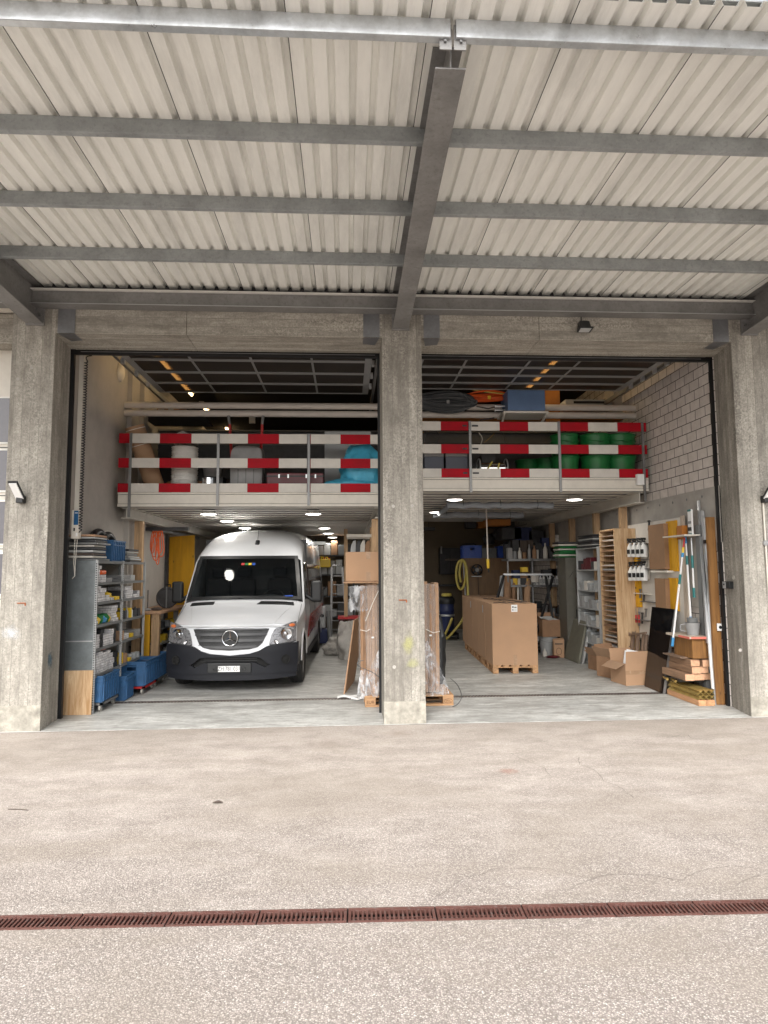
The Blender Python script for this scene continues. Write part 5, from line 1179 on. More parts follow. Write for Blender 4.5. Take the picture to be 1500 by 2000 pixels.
b = MB(); b.lathe([(0, -0.06), (0.17, -0.06), (0.19, -0.045), (0.195, 0.03), (0.17, 0.05), (0.15, 0.04), (0.04, 0.06), (0, 0.06)], 28, T2); b.build('case_body', 'dark', t)
b = MB(); b.box(-3.29, -3.27, 12.02, 12.04, 1.18, 1.56); b.build('band', 'mgrey', t); b = MB(); b.tube([(-3.33, 12.08, 1.54), (-3.33, 12.08, 1.60), (-3.23, 12.08, 1.60), (-3.23, 12.08, 1.54)], 0.012, 6); b.build('handle', 'black', t)
for i, (x, y, dx) in enumerate(((-3.58, 11.5, 0.06), (-3.45, 11.5, 0.0))): b = MB(); b.tube([(x, y, 1.175), (x+dx, y, 1.52)], 0.008, 6); one(b, 'rod', 'dark', '%s short dark rod upright on the workbench' % ('left', 'right')[i], 'rod')
for i, (x, y, sx_) in enumerate(((-3.45, 11.35, 0.10), (-3.30, 11.5, 0.08), (-3.6, 11.3, 0.07))): blob('rag', '%s dark rag on the workbench top' % ('first', 'second', 'third')[i], (x, y, 1.17), (sx_, 0.07, 0.05), ('grey', 'bark', 'dark')[i], 'rag', seed=50+i)
b = MB()
for i in range(6):
    hx, hz = 0.03+0.012*(i % 3), 0.20+0.035*(i % 4); cx = -3.52+0.035*i
    b.tube([(cx+hx*math.sin(a)*(1+0.6*math.cos(a+2.6)), 11.94-0.012*i, 2.57-hz+hz*math.cos(a)) for a in [2*math.pi*k/16 for k in range(17)]], 0.009, 5)
one(b, 'strap_bundle', 'orange', 'orange straps hanging in loops on the left wall above the workbench', 'straps')
b = MB(); b.box(-3.75, -2.9, 11.95, 12.05, 2.58, 2.64); one(b, 'steel_rail', 'dark', 'dark rail under the left beam holding the orange straps', 'rail')
b = MB(); p = aty(325, 1100, 13.65); b.box(p.x-0.05, p.x+0.04, 13.6, 13.7, 0.008, 2.68); one(b, 'steel_post', 'dark', 'dark post left of the tall yellow board', 'post')
q = [aty(x, y, 13.9) for x, y in ((323, 1235), (378, 1235), (380, 1045), (327, 1049))]
b = MB(); b.hexa([q[0]-Vector((0, 0, 0.36)), q[1]-Vector((0, 0, 0.36)), q[1]+Vector((0, 0.03, -0.36)), q[0]+Vector((0, 0.03, -0.36))], [q[3], q[2], q[2]+Vector((0, 0.03, 0)), q[3]+Vector((0, 0.03, 0))]); one(b, 'shuttering_board', 'yply', 'tall yellow shuttering panel standing behind the van mirror', 'board')
b = MB(); b.box(-3.75, -3.6, 12.3, 16, 2.60, 2.66); one(b, 'rail', 'mgrey', 'long grey rail along the left wall under the beam', 'rail')

# ------------------------------------------------------------------ things behind the van, right side of the left bay
t = thing('storage_rack', 'dark storage rack at the back of the left bay', 'rack', (-0.6, 19.2, 0.008))
for x in (-3.4, -1.9, -0.95, 0.15): b = MB(); b.box(x, x+0.05, 18.9, 18.95, 0.008, 2.75); b.build('upright', 'dark', t)
for z in (0.5, 1.1, 1.72, 2.28): b = MB(); b.box(-3.4, 0.2, 18.9, 19.5, z-0.04, z); b.build('shelf', 'dark', t)
rb = random.Random(11); k = 0
for z in (0.5, 1.1, 1.72, 2.28):
    x = -2.6
    while x < 0.05:
        w_ = rb.uniform(0.18, 0.34); h = rb.uniform(0.2, 0.42); m_ = rb.choice(['mgrey', 'grey', 'dark', 'card2', 'lgrey', 'mgrey'])
        b = MB(); b.box(x, x+w_-0.02, 18.95, 19.35, z+0.001, z+h)
        one(b, 'storage_box', m_, 'box on the %s shelf of the dark back rack, %s from the left' % ({0.5: 'lowest', 1.1: 'second', 1.72: 'third', 2.28: 'top'}[z], ORD[k % 14]), 'box', 'boxes on the back rack', bevel=0.01); x += w_; k += 1
    k = 0
for i, (px, m_) in enumerate(((631, 'yellow'), (640, 'yellow'))):
    p = aty(px, 1108, 18.75); t = thing('canister', '%s yellow canister on the back rack beside the van' % ('left', 'right')[i], 'canister', p, 0, 'yellow canisters', local=True)
    b = MB(); b.box(-0.085, 0.085, -0.08, 0.1, 0, 0.24); b.build('canister_body', m_, t, bevel=0.02); b = MB(); b.cyl((0.04, 0, 0.24), (0.04, 0, 0.28), 0.025, n=10); b.build('cap', 'red', t)
    b = MB(); b.tube([(-0.06, 0, 0.235), (-0.05, 0, 0.29), (0.0, 0, 0.29), (0.01, 0, 0.24)], 0.012, 6); b.build('handle', m_, t)
# step ladder
p0, p1 = aty(647, 1230, 17.0), aty(678, 1230, 17.0); q0, q1 = aty(648, 1108, 17.25), aty(668, 1108, 17.25)
t = thing('step_ladder', 'grey aluminium step ladder behind the white sacks', 'ladder', (0, 17, 0.008))
for a, c in ((p0, q0), (p1, q1)):
    g_ = a+(a-c)*0.16; b = MB(); b.bar((g_.x, g_.y, 0.01), c, 0.025, 0.05); b.build('rail', 'steel', t)
for i in range(7):
    f = i/7; a = p0.lerp(q0, f); c = p1.lerp(q1, f); b = MB(); b.box(a.x, c.x, a.y-0.03, a.y+0.05, a.z-0.012, a.z+0.012); b.build('step', 'steel', t)
b = MB(); b.tube([q0, q0+Vector((0.03, 0, 0.05)), q1+Vector((-0.03, 0, 0.05)), q1], 0.014, 6); b.build('top_rail', 'steel', t)
b = MB(); a = aty(672, 1160, 16.0); b.box(a.x, a.x+0.09, 16, 16.09, 0.008, 2.85); one(b, 'timber_post', 'wood', 'tall thin timber post behind the upper cardboard box', 'post')
b = MB(); a = aty(636, 1060, 15.5); b.box(a.x-0.5, a.x, 15.5, 15.6, a.z-0.05, a.z+0.03); one(b, 'batten_lamp', 'lgrey', 'unlit batten lamp to the right of the van roof', 'lamp', bevel=0.01)
for i, (px, py, d, m_) in enumerate(((648, 1284, (0.17, 0.15, 0.24), 'sack'), (657, 1262, (0.20, 0.16, 0.30), 'sack'), (682, 1290, (0.27, 0.24, 0.78), 'sack'))):
    Yp = (14.3, 15.2, 13.7)[i]; p = aty(px, py, Yp); blob('sack', ('small dusty white sack, front left of three', 'crumpled white sack, rear of three', 'tall slumped white sack behind the leaning cardboard')[i], (p.x, Yp, 0.01), d, m_, 'sack', seed=60+i, amp=0.35, n=28)
t = thing('red_crate', 'dark red crate tilted behind the white sacks', 'crate', (0, 15.8, 0.2)); a = aty(662, 1238, 16.2); c = aty(705, 1206, 16.2)
b = MB(); b.box(a.x, c.x, 16.0, 16.4, 0.25, c.z); b.build('crate_body', 'dred', t, bevel=0.01); b = MB(); b.box(a.x-0.02, c.x+0.02, 15.97, 16.42, c.z-0.02, c.z+0.04); b.build('rim', 'red', t)
b = MB(); b.box(a.x+0.02, c.x-0.02, 16.02, 16.38, 0.01, 0.249); one(b, 'storage_box', 'dark', 'dark box under the dark red crate', 'box')
t = thing('sander', 'pale upright floor machine beside the van', 'machine', (aty(630, 1215, 16.2).x, 16.2, 0.008), 0, local=True)
b = MB(); b.box(-0.08, 0.08, -0.1, 0.1, 0.42, 0.95); b.build('tank', 'lgrey', t, bevel=0.03); b = MB(); b.box(-0.16, 0.18, -0.15, 0.2, 0.05, 0.40); b.build('base', M.setdefault('navy', mat('navy_plastic', (0.015, 0.025, 0.09), 0.5)), t, bevel=0.03)
b = MB(); b.cyl((0, -0.105, 0.72), (0, -0.10, 0.72), 0.04, n=14); b.build('dial', 'black', t); b = MB(); b.tube([(0, 0.08, 0.9), (0, 0.15, 1.35), (0.1, 0.1, 1.42)], 0.02, 6); b.build('handle', 'dark', t)
for s in (-1, 1): b = MB(); b.cyl((s*0.17, 0.1, 0.08), (s*0.2, 0.1, 0.08), 0.08, n=14); b.build('wheel', 'black', t)
b = MB(); a = aty(645, 1210, 15.9); b.tube([(a.x, 15.9, 0.01), (a.x-0.05, 15.95, 0.85)], 0.05, 8); one(b, 'tube', 'mgrey', 'grey tube standing beside the floor machine', 'tube')
# racks with pale boards above the carton
a = aty(680, 1085, 12.8); c = aty(722, 1052, 12.8)
t = thing('wall_rack', 'high timber rack with pale board on top left of the pillar', 'rack', (a.x, 12.8, a.z))
for y in (12.8, 13.6): b = MB(); b.box(a.x-0.03, c.x+0.05, y, y+0.06, c.z+0.03, c.z+0.09); b.build('crossbar', 'cream', t)
b = MB(); b.box(a.x-0.03, c.x+0.3, 12.75, 13.8, a.z-0.04, a.z-0.01); b.build('shelf', 'wood', t)
for s in (0.02, 0.42): b = MB(); b.box(c.x+s*0.5, c.x+s*0.5+0.07, 12.9, 12.97, 0.008, 2.69); b.build('post', 'wood', t)
for i, px in enumerate((684, 693, 702, 711)):
    p = aty(px, 1083, 12.9); b = MB(); b.smooth = False; b.prism([(p.x, a.z), (p.x+0.11, a.z), (p.x+0.11, a.z+0.30), (p.x+0.06, a.z+0.29), (p.x+0.02, a.z+0.2)], 12.85, 13.5); one(b, 'curved_panel', ('lgrey', 'dark', 'whiteb', 'card2')[i], '%s curved panel standing on the high timber rack' % ORD[i], 'panel', 'curved panels on the high rack')

# ------------------------------------------------------------------ euro pallet with wrapped cardboard profiles
def pallet(lab, c, rz, L_=1.2, W_=0.8, name='pallet', group=None, marks=True):
    """long side along local x"""
    t = thing(name, lab, 'pallet', c, rz, group, local=True); h = 0.144
    for i in range(5): y = -W_/2+0.0725+(W_-0.145)*i/4; wd = 0.145 if i % 2 == 0 else 0.10; b = MB(); b.box(-L_/2, L_/2, y-wd/2, y+wd/2, h-0.022, h); b.build('deck_board', 'woodx', t, bevel=0.002)
    for i in range(3): x = -L_/2+0.0725+(L_-0.145)*i/2; b = MB(); b.box(x-0.0725, x+0.0725, -W_/2+0.001, W_/2-0.001, h-0.044, h-0.0225); b.build('stringer', 'woodx', t)
    for i in range(3):
        for j in range(3):
            x = -L_/2+0.0725+(L_-0.145)*i/2; y = -W_/2+0.05+(W_-0.10)*j/2; b = MB(); b.box(x-0.072, x+0.072, y-0.049, y+0.049, 0.0225, h-0.0445); bl = b.build('block', 'woodx', t, bevel=0.002)
            if marks and j == 0 and i != 1:
                if i == 0:
                    tx = text('EUR', 0.058, 'brownink', bl); tx.location = (x, y-0.0505, 0.062)
                else:
                    tx = text('EPAL', 0.034, 'brownink', bl); tx.location = (x, y-0.0505, 0.062)
                    e = MB(); e.tube([(x+0.056*math.cos(a), y-0.0505, 0.062+0.028*math.sin(a)) for a in [2*math.pi*k/24 for k in range(25)]], 0.0022, 4); e.build('oval_mark', 'brownink', bl)
                tx.rotation_euler = (math.pi/2, 0, 0)
    for j in range(3): y = -W_/2+0.05+(W_-0.10)*j/2; b = MB(); b.box(-L_/2, L_/2, y-0.05, y+0.05, 0, 0.022); b.build('bottom_board', 'woodx', t, bevel=0.002)
    return t
M['brownink'] = mat('branded_mark', (0.10, 0.04, 0.015), 0.8)
pallet('wooden euro pallet behind the middle pillar under the wrapped cardboard', (0.825, 9.29, 0.010), 0.012)
xl, xr = aty(704, 1250, 9.05).x, aty(858, 1250, 9.05).x
t = thing('wrapped_profiles', 'film wrapped bundle of tall brown cardboard profiles on the pallet', 'packaging', ((xl+xr)/2, 9.3, 0.155))
nP = 14; zt = 1.64
for i in range(nP):
    x = xl+(xr-xl)*(i+0.5)/nP; wd = (xr-xl)/nP*0.5; y = 9.02+0.03*(i % 2); b = MB()
    b.prism([(x-wd*0.97, 0.155)]*0+[(x-wd*0.97, 0.16), (x+wd*0.97, 0.16), (x+wd*0.97, zt+0.02*(i % 3)), (x-wd*0.97, zt+0.02*(i % 3))], y, y+0.30); b.box(x-wd*0.55, x+wd*0.2, y-0.022, y, 0.16, zt-0.01); b.build('profile', 'card' if i % 3 else 'card2', t, bevel=0.01, seg=2)
b = MB(); b.box(xl+0.02, xr-0.02, 9.36, 9.62, 0.156, 1.60); b.build('inner_carton', 'card2', t)
b = MB()
def wr(u, v):
    a = 2*math.pi*u; rx_, ry_ = (xr-xl)/2+0.018, 0.33; n = 5.0
    cx = (abs(math.cos(a))**(2/n))*(1 if math.cos(a) > 0 else -1); cy = (abs(math.sin(a))**(2/n))*(1 if math.sin(a) > 0 else -1)
    k = 0.006*math.sin(23*a+9*v)+0.005*math.sin(51*v+7*a)
    return ((xl+xr)/2+cx*(rx_+k), 9.315+cy*(ry_+k), 0.5+1.14*v)
b.grid(wr, 90, 30); b.build('stretch_wrap', 'wrap', t)
for pts_, r_ in (([(742, 1148), (727, 1180), (714, 1213)], 0.004), ([(832, 1229), (846, 1236), (859, 1233)], 0.005), ([(703, 1230), (716, 1233), (722, 1229)], 0.004)):
    b = MB(); b.tube([aty(x, y, 8.95) for x, y in pts_], r_, 5); b.build('strap', 'rope', t)
for px, py in ((728, 1245), (841, 1241)): p = aty(px, py, 8.945); b = MB(); b.cbox(p, (0.035, 0.006, 0.022)); b.build('strap_buckle', 'paper', t, bevel=0.003)
def crumple(name, lab, c, w0, w1, h, seed, bulge=0.08, n=46, lean=0.0):
    """loose film draped over the bundle: narrow top (w0), wide foot (w1), sharp folds"""
    rnd = random.Random(seed); K = [(rnd.uniform(-1, 1), rnd.uniform(-1, 1), rnd.uniform(3, 13), rnd.uniform(0, 6.28)) for _ in range(9)]; b = MB()
    def fold(x, z): return sum((1.0/(1+f*0.07))*(1-2*abs(math.sin(f*(p*x+q*z)+o))) for p, q, f, o in K)/4.0
    def f(u, v):
        x = (u-0.5)*2; z = v; w_ = (w1+(w0-w1)*v**1.3)*(1+0.10*fold(v*3.1, seed)); dz = 0.035*fold(x*1.7, seed+1.3) if v in (0.0, 1.0) else 0
        y = c[1]-bulge*(1-x*x)*(0.35+0.65*math.sin(math.pi*min(1, v*0.85+0.15)))-0.035*fold(x*w_*3.2, v*h*3.2)
        return (c[0]+x*w_+lean*v+0.012*fold(v*h*4, x), min(y, 9.0), c[2]+v*h+dz+0.012*fold(x*2, v*3))
    b.grid(f, n, n, smooth=True)
    return one(b, name, 'film', lab, 'plastic film', sharp=28)
p = aty(738, 1285, 8.93); crumple('plastic_film', 'crumpled clear film bulging left of the middle pillar at pallet height', (p.x+0.03, 8.93, 0.17), 0.07, 0.27, 0.72, 4, 0.10, lean=0.12)
p = aty(842, 1300, 8.93); crumple('plastic_film', 'crumpled clear film bulging right of the middle pillar at pallet height', (p.x, 8.93, 0.17), 0.06, 0.27, 0.72, 5, 0.10, lean=-0.10)
p = aty(700, 1165, 9.1); crumple('plastic_film', 'clear film bag hanging just under the cardboard box', (p.x, 8.97, p.z-0.17), 0.12, 0.14, 0.33, 6, 0.07, 34)
p = aty(712, 1330, 8.93); crumple('plastic_film', 'flattened clear film at the lower left of the wrapped bundle', (p.x, 8.93, 0.15), 0.05, 0.10, 0.36, 9, 0.03, 26)
p = aty(864, 1240, 9.3); blob('black_film', 'crumpled black film behind the wrapped bundle, right side', (p.x-0.02, 9.50, 0.2), (0.09, 0.10, 0.95), 'black', 'plastic film', seed=77, amp=0.35)
a, c = aty(671, 1143, 9.0), aty(746, 1143, 9.0)
b = MB(); b.box(a.x, c.x+0.5, 8.93, 9.65, 1.665, 1.675); one(b, 'cardboard_sheet', 'card', 'flat cardboard sheet lying on the wrapped bundle under the box', 'cardboard sheet')
a, c = aty(678, 1138, 9.0), aty(744, 1083, 9.0)
t = carton('cardboard_box', 'brown cardboard box with torn lower edge on top of the wrapped bundle', ((a.x+c.x)/2+0.06, 9.28, 1.69), (c.x-a.x+0.16, 0.55, 0.405), 0)
b = MB(); n = 20
for i in range(n):
    x0 = -0.30+0.6*i/n; b.add([(x0, -0.279, 0.0), (x0+0.03, -0.279, 0.0), (x0+0.03, -0.282-0.02*abs(math.sin(i*0.9+1)), -0.012-0.022*abs(math.sin(i*0.7+1))), (x0, -0.282-0.02*abs(math.sin((i-1)*0.9+1)), -0.012-0.022*abs(math.sin((i-1)*0.7+1)))], [(0, 1, 2, 3)])
b.build('torn_edge', 'card2', t)
b = MB(); f_ = aty(672, 1357, 9.85); g_ = aty(690, 1212, 9.9)
b.hexa([(f_.x-0.01, 9.83, 0.01), (f_.x+0.01, 9.83, 0.01), (f_.x+0.17, 11.0, 0.01), (f_.x+0.15, 11.0, 0.01)], [(g_.x, 9.90, g_.z), (g_.x+0.018, 9.90, g_.z), (g_.x+0.20, 11.0, g_.z+0.02), (g_.x+0.18, 11.0, g_.z+0.02)])
one(b, 'cardboard_sheet', 'card', 'tall cardboard sheet leaning edge-on left of the wrapped bundle', 'cardboard sheet')
for i, (px, py, w_) in enumerate(((678, 1362, 0.14), (699, 1366, 0.10))):
    p = atz(px, py, 0.01); b = MB(); b.grid(lambda u, v: (p.x+(u-.5)*2*w_, p.y+(v-.5)*0.16, 0.012+0.018*abs(math.sin(5*u+3*v+i))), 8, 5, smooth=False); one(b, 'paper_scrap', 'paper', ('larger', 'smaller')[i]+' white paper scrap on the floor drain left of the pallet', 'paper', solid=0.001)
def cable(name, lab, pts, r=0.005, mt='gcable'):
    P = [Vector(p) for p in pts]; out = []
    for i in range(len(P)-1):
        p0 = P[max(i-1, 0)]; p1 = P[i]; p2 = P[i+1]; p3 = P[min(i+2, len(P)-1)]
        for k in range(6):
            t_ = k/6; out.append(0.5*((2*p1)+(p2-p0)*t_+(2*p0-5*p1+4*p2-p3)*t_*t_+(3*p1-p0-3*p2+p3)*t_**3))
    out.append(P[-1]); b = MB(); b.tube(out, r, 6); return one(b, name, mt, lab, 'cable')
cable('cable', 'thin grey cable curling on the floor right of the pallet', [atz(x, y, 0.012) for x, y in ((880, 1325), (893, 1337), (901, 1355), (900, 1366), (893, 1376), (884, 1380))], 0.004)
cable('cable', 'grey cable looped at the left edge of the wrapped bundle', [aty(x, y, 8.80) for x, y in ((745, 1325), (725, 1312), (705, 1304), (698, 1298), (700, 1292), (710, 1290))], 0.005)

# ================================================================== RIGHT BAY
# cartons on pallets in the middle of the bay
rz = math.atan2(2.701-2.511, 15.669-11.419)*-1
def along(s, off=0.0, z=0.0):      # s = distance from the front, off = sideways
    u = Vector((math.sin(-rz), math.cos(-rz), 0)); v = Vector((u.y, -u.x, 0)); return Vector((2.53, 11.45, 0.010))+u*s+v*off+Vector((0, 0, z))
for i in range(3): pallet('wooden pallet under the row of tall cartons, %s from the front' % ORD[i], along(0.62+1.23*i, 0.42), rz+math.pi/2, marks=False, group='pallets in the right bay')
for i in range(5):
    L_ = 0.78 if i else 0.76; s = 0.02+0.80*i
    t = carton('tall_carton', 'tall brown carton on the pallets, %s from the front%s' % (ORD[i], ' with white label' if i == 0 else ''), along(s+L_/2, 0.42, 0.144), (0.80, L_, 1.07), rz, group='tall cartons on the pallets')
    if i == 0:
        b = MB(); b.box(-0.055, 0.055, -L_/2-0.004, -L_/2-0.0015, 0.93, 1.055); lb = b.build('label', 'paper', t)
        for x0, z0, w_, h_ in ((-0.04, 0.955, 0.025, 0.02), (0.0, 1.0, 0.04, 0.02), (-0.005, 0.96, 0.045, 0.006), (-0.04, 1.0, 0.03, 0.03)):
            b = MB(); b.box(x0, x0+w_, -L_/2-0.006, -L_/2-0.0045, z0, z0+h_); b.build('print', 'mgrey', lb)
    b = MB()
    for x in (-0.13, 0.2): b.box(x, x+0.012, -L_/2, L_/2, 1.0715, 1.074)
    b.build('strap', 'black', t)
    if i in (1, 3): b = MB(); b.box(-0.404, -0.402, -0.25, -0.15, 0.86, 1.0); b.build('label', 'lgrey', t)
b = MB(); b.tube([along(0.3, 0.1, 1.222), along(0.5, 0.4, 1.222), along(0.45, 0.75, 1.224), along(1.4, 0.5, 1.222), along(2.0, 0.2, 1.222)], 0.006, 6); one(b, 'strapping_band', 'black', 'loose black strapping band lying on the tall cartons', 'strap')

# floor hoover with hose coil
Vp = Vector((2.62, 17.2, 0.01))
t = thing('vacuum_cleaner', 'black and blue industrial vacuum cleaner with yellow hose behind the cartons', 'vacuum cleaner', Vp, 0, local=True)
b = MB(); b.lathe([(0, 0.1), (0.30, 0.1), (0.32, 0.14), (0.20, 0.2), (0.18, 0.22)], 20); b.build('base', 'black', t)
b = MB(); b.lathe([(0.17, 0.2), (0.19, 0.3), (0.19, 0.70), (0.20, 0.72), (0.20, 0.76), (0.19, 0.78), (0.19, 0.92), (0, 0.92)], 22); b.build('tank', 'navy', t)
b = MB(); b.lathe([(0.21, 0.92), (0.22, 1.0), (0.20, 1.08), (0.16, 1.12), (0, 1.12)], 22); b.build('motor_head', 'black', t)
b = MB(); b.lathe([(0.13, 1.11), (0.14, 1.16), (0.12, 1.20), (0, 1.21)], 20); b.build('top_cap', 'yhose', t)
b = MB(); b.lathe([(0.205, 0.60), (0.21, 0.61), (0.21, 0.64), (0.205, 0.65)], 22); b.build('clamp_ring', 'alu', t)
b = MB(); b.tube([(-0.24, -0.1, 0.05), (0.24, -0.1, 0.05)], 0.015, 6); b.build('axle', 'steel', t)
for s in (-1, 1): b = MB(); b.cyl((s*0.25, -0.1, 0.06), (s*0.29, -0.1, 0.06), 0.06, n=14); b.build('wheel', 'black', t)
H = lambda L_, Y=16.85: [aty(x, y, Y) for x, y in L_]
b = MB(); P = []
for L_ in ([(882, 1206), (876, 1222), (868, 1240), (869, 1247), (876, 1243), (886, 1232), (896, 1220), (905, 1205), (912, 1180), (914, 1155), (912, 1120), (909, 1100), (903, 1094), (896, 1098), (892, 1112), (892, 1130), (896, 1146), (901, 1151), (907, 1144), (911, 1125), (911, 1108), (906, 1095), (901, 1102), (899, 1120), (902, 1140)],):
    Q = [Vector((p.x, 16.75+0.01*i, p.z)) for i, p in enumerate(H(L_))]
    for i in range(len(Q)-1):
        p0 = Q[max(i-1, 0)]; p1 = Q[i]; p2 = Q[i+1]; p3 = Q[min(i+2, len(Q)-1)]
        for k in range(5): t_ = k/5; P.append(0.5*((2*p1)+(p2-p0)*t_+(2*p0-5*p1+4*p2-p3)*t_*t_+(3*p1-p0-3*p2+p3)*t_**3))
b.tube([p-Vp for p in P], 0.031, 8); b.build('hose', 'yhose', t)
a = aty(909, 1105, 17.0); b = MB(); b.tube([(a.x, 17.0, 0.9), (a.x-0.05, 17.0, a.z+0.1)], 0.02, 6); one(b, 'steel_pole', 'alu', 'thin grey pole behind the yellow hose coil', 'pole')
# brown panel bench with fan, blue bins on top
a, c = aty(907, 1092, 16.9), aty(1020, 1092, 16.9)
b = MB(); b.box(a.x, c.x+0.3, 17.3, 17.33, 0.01, a.z+0.03); one(b, 'brown_panel', 'bply', 'large brown board behind the tall cartons', 'board')
b = MB(); b.box(a.x-0.35, c.x+0.4, 17.34, 18.0, a.z-0.02, a.z+0.02); one(b, 'high_shelf', 'bark', 'high dark shelf carrying the blue bins', 'shelf')
p = aty(931, 1113, 17.1); t = thing('wall_fan', 'round black fan mounted on the brown board', 'fan', p, 0, local=True)
T2 = Matrix.Rotation(math.pi/2, 4, 'X')
b = MB(); b.lathe([(0.14, -0.1), (0.15, 0.0), (0.15, 0.06), (0.13, 0.08)], 24, T2); b.build('fan_housing', 'black', t)
b = MB(); b.lathe([(0.055, 0.05), (0.05, 0.09), (0.0, 0.1)], 16, T2); b.build('hub', 'grey', t)
for i in range(5): a_ = i*2*math.pi/5; b = MB(); b.cbox((0.085*math.cos(a_), -0.05, 0.085*math.sin(a_)), (0.09, 0.008, 0.05), ry=-a_, rx=0.0); b.build('blade', 'dark', t)
b = MB(); b.box(-0.12, 0.12, -0.04, 0.16, -0.18, -0.165); b.build('bracket', 'alu', t)
cable('cable', 'thin black cable hanging from the fan', [p+Vector((0.04, 0.05, -0.18)), p+Vector((0.05, 0.05, -0.6)), p+Vector((0.08, 0.05, -0.95))], 0.008, 'black')
for i, (x0, x1, y0, y1, m_, lab) in enumerate(((905, 941, 1067, 1092, 'blue2', 'bright blue bin, left one on the high shelf'), (942, 970, 1072, 1092, 'mgrey', 'grey bin between the two bright blue bins'), (974, 1002, 1068, 1092, 'blue2', 'bright blue bin, right one on the high shelf'))):
    a, c = aty(x0, y1, 17.4), aty(x1, y0, 17.4); crate('storage_bin', lab, ((a.x+c.x)/2, 17.62, a.z+0.022), 0, 'bins on the high shelf', m_, (0.45, c.x-a.x, c.z-a.z), 'bin')
for i, (px, py, w_, h_, m_) in enumerate(((1000, 1042, 0.5, 0.3, 'dark'), (1022, 1046, 0.45, 0.42, 'navy'), (1048, 1050, 0.4, 0.36, 'dark'), (1012, 1068, 0.5, 0.3, 'black'), (1040, 1072, 0.3, 0.25, 'lgrey'), (975, 1020, 0.6, 0.16, 'oply'))):
    p = aty(px, py, 16.2); b = MB(); b.box(p.x-w_/2, p.x+w_/2, 16.2, 16.8, p.z-h_/2, p.z+h_/2); one(b, 'storage_box', m_, '%s box in the heap high at the back of the right bay' % ('left dark', 'navy blue', 'right dark', 'lower black', 'small pale', 'orange brown')[i], 'box', bevel=0.01)
for i, (x, y, d, m_) in enumerate(((918, 1066, (0.2, 0.15, 0.12), 'dark'), (990, 1066, (0.18, 0.12, 0.10), 'sack'), (955, 1060, (0.15, 0.1, 0.3), 'dark'), (982, 1050, (0.25, 0.2, 0.35), 'dark'))):
    p = aty(x, y, 17.62); blob('cloth_bundle', ('dark bundle in the left blue bin', 'pale bundle in the right blue bin', 'dark bundle behind the grey bin', 'large dark bundle above the right blue bin')[i], (p.x, 17.65, p.z-0.05), d, m_, 'bundle', seed=80+i)
# dark cupboard on the far wall
a, c = aty(860, 1122, 19.6), aty(900, 1070, 19.6)
t = thing('wall_cupboard', 'black wall cupboard on the beige rear wall', 'cupboard', (a.x, 19.7, a.z)); b = MB(); b.box(a.x, c.x, 19.6, 19.95, a.z, c.z); b.build('cupboard_body', 'black', t)
for k in (0, 1): b = MB(); xm = (a.x+c.x)/2; b.box(a.x+0.02 if k == 0 else xm+0.01, xm-0.01 if k == 0 else c.x-0.02, 19.58, 19.6, a.z+0.02, c.z-0.02); d_ = b.build('door', 'dark', t)
b = MB(); b.box(a.x-0.05, c.x+0.1, 19.2, 19.95, a.z-0.35, a.z-0.30); one(b, 'dark_bench', 'dark', 'dark work surface below the wall cupboard', 'bench')
b = MB(); p = aty(862, 1075, 19.5); b.cyl((p.x, 19.5, p.z-0.1), (p.x, 19.5, p.z+0.12), 0.03, n=10); one(b, 'bottle', 'grey', 'slim grey bottle at the left edge of the wall cupboard', 'bottle')
b = MB(); p = aty(842, 1031, 17.0); b.box(p.x-0.3, p.x+0.1, 17, 17.3, p.z-0.06, p.z+0.02); b.tube([(p.x-0.05, 17.1, p.z), (p.x-0.05, 17.1, 3.1)], 0.008, 5); one(b, 'hanging_lamp', 'black', 'dark unlit lamp hanging behind the middle pillar', 'lamp')
for i, (x0, x1) in enumerate(((912, 930), (934, 950), (958, 1005))): a, c = aty(x0, 1031, 18.5), aty(x1, 1014, 18.5); b = MB(); b.box(a.x, c.x, 18.5, 18.9, a.z, c.z); one(b, 'storage_box', ('dark', 'oply', 'dark')[i], '%s box hung high under the right platform' % ('left dark', 'middle orange-brown', 'right dark')[i], 'box')
# suspended air line
a = aty(950, 1012, 13.2); c = aty(953, 1092, 13.2)
t = thing('air_line', 'hanging pale air line with yellow coupling', 'air line', a); b = MB(); b.tube([(a.x, 13.2, 3.15), (c.x, 13.2, c.z)], 0.014, 8); b.build('pipe', 'pipe', t)
b = MB(); b.cyl(c, aty(953.5, 1110, 13.2), 0.032, 0.026, n=10); b.build('coupling', 'yellow', t); b = MB(); b.cyl(aty(953.5, 1110, 13.2), aty(955, 1118, 13.2), 0.014, n=8); b.build('nozzle', 'black', t)
# ducts hung below the right platform
def duct(x0, x1, py, Y, r, lab, ang=0):
    a, c = aty(x0, py, Y), aty(x1, py, Y); t = thing('fabric_duct', lab, 'duct', a); b = MB(); n = 24
    P = [a.lerp(c, i/n)+Vector((0, 0, 0.012*math.sin(i*1.3))) for i in range(n+1)]; b.tube(P, [r*(1+0.08*math.sin(i*2.1)) for i in range(n+1)], 12); b.build('duct_body', 'fabric', t)
    b = MB()
    for f in (0.15, 0.5, 0.85): p = a.lerp(c, f); b.tube([p+Vector((0, 0, -r-0.01)), p+Vector((0, -r-0.01, 0)), p+Vector((0, 0, 0.14))], 0.005, 5)
    b.build('strap', 'black', t)
duct(873, 1080, 987, 11.8, 0.055, 'front grey fabric duct hung under the right platform'); duct(845, 1022, 1006, 13.8, 0.065, 'rear grey fabric duct hung under the right platform')
b = MB(); b.tube([aty(858, 1004, 13.6), aty(868, 996, 12.6), aty(877, 988, 11.9)], 0.05, 10); one(b, 'duct_elbow', 'fabric', 'short slanted grey duct joining the two fabric ducts', 'duct')
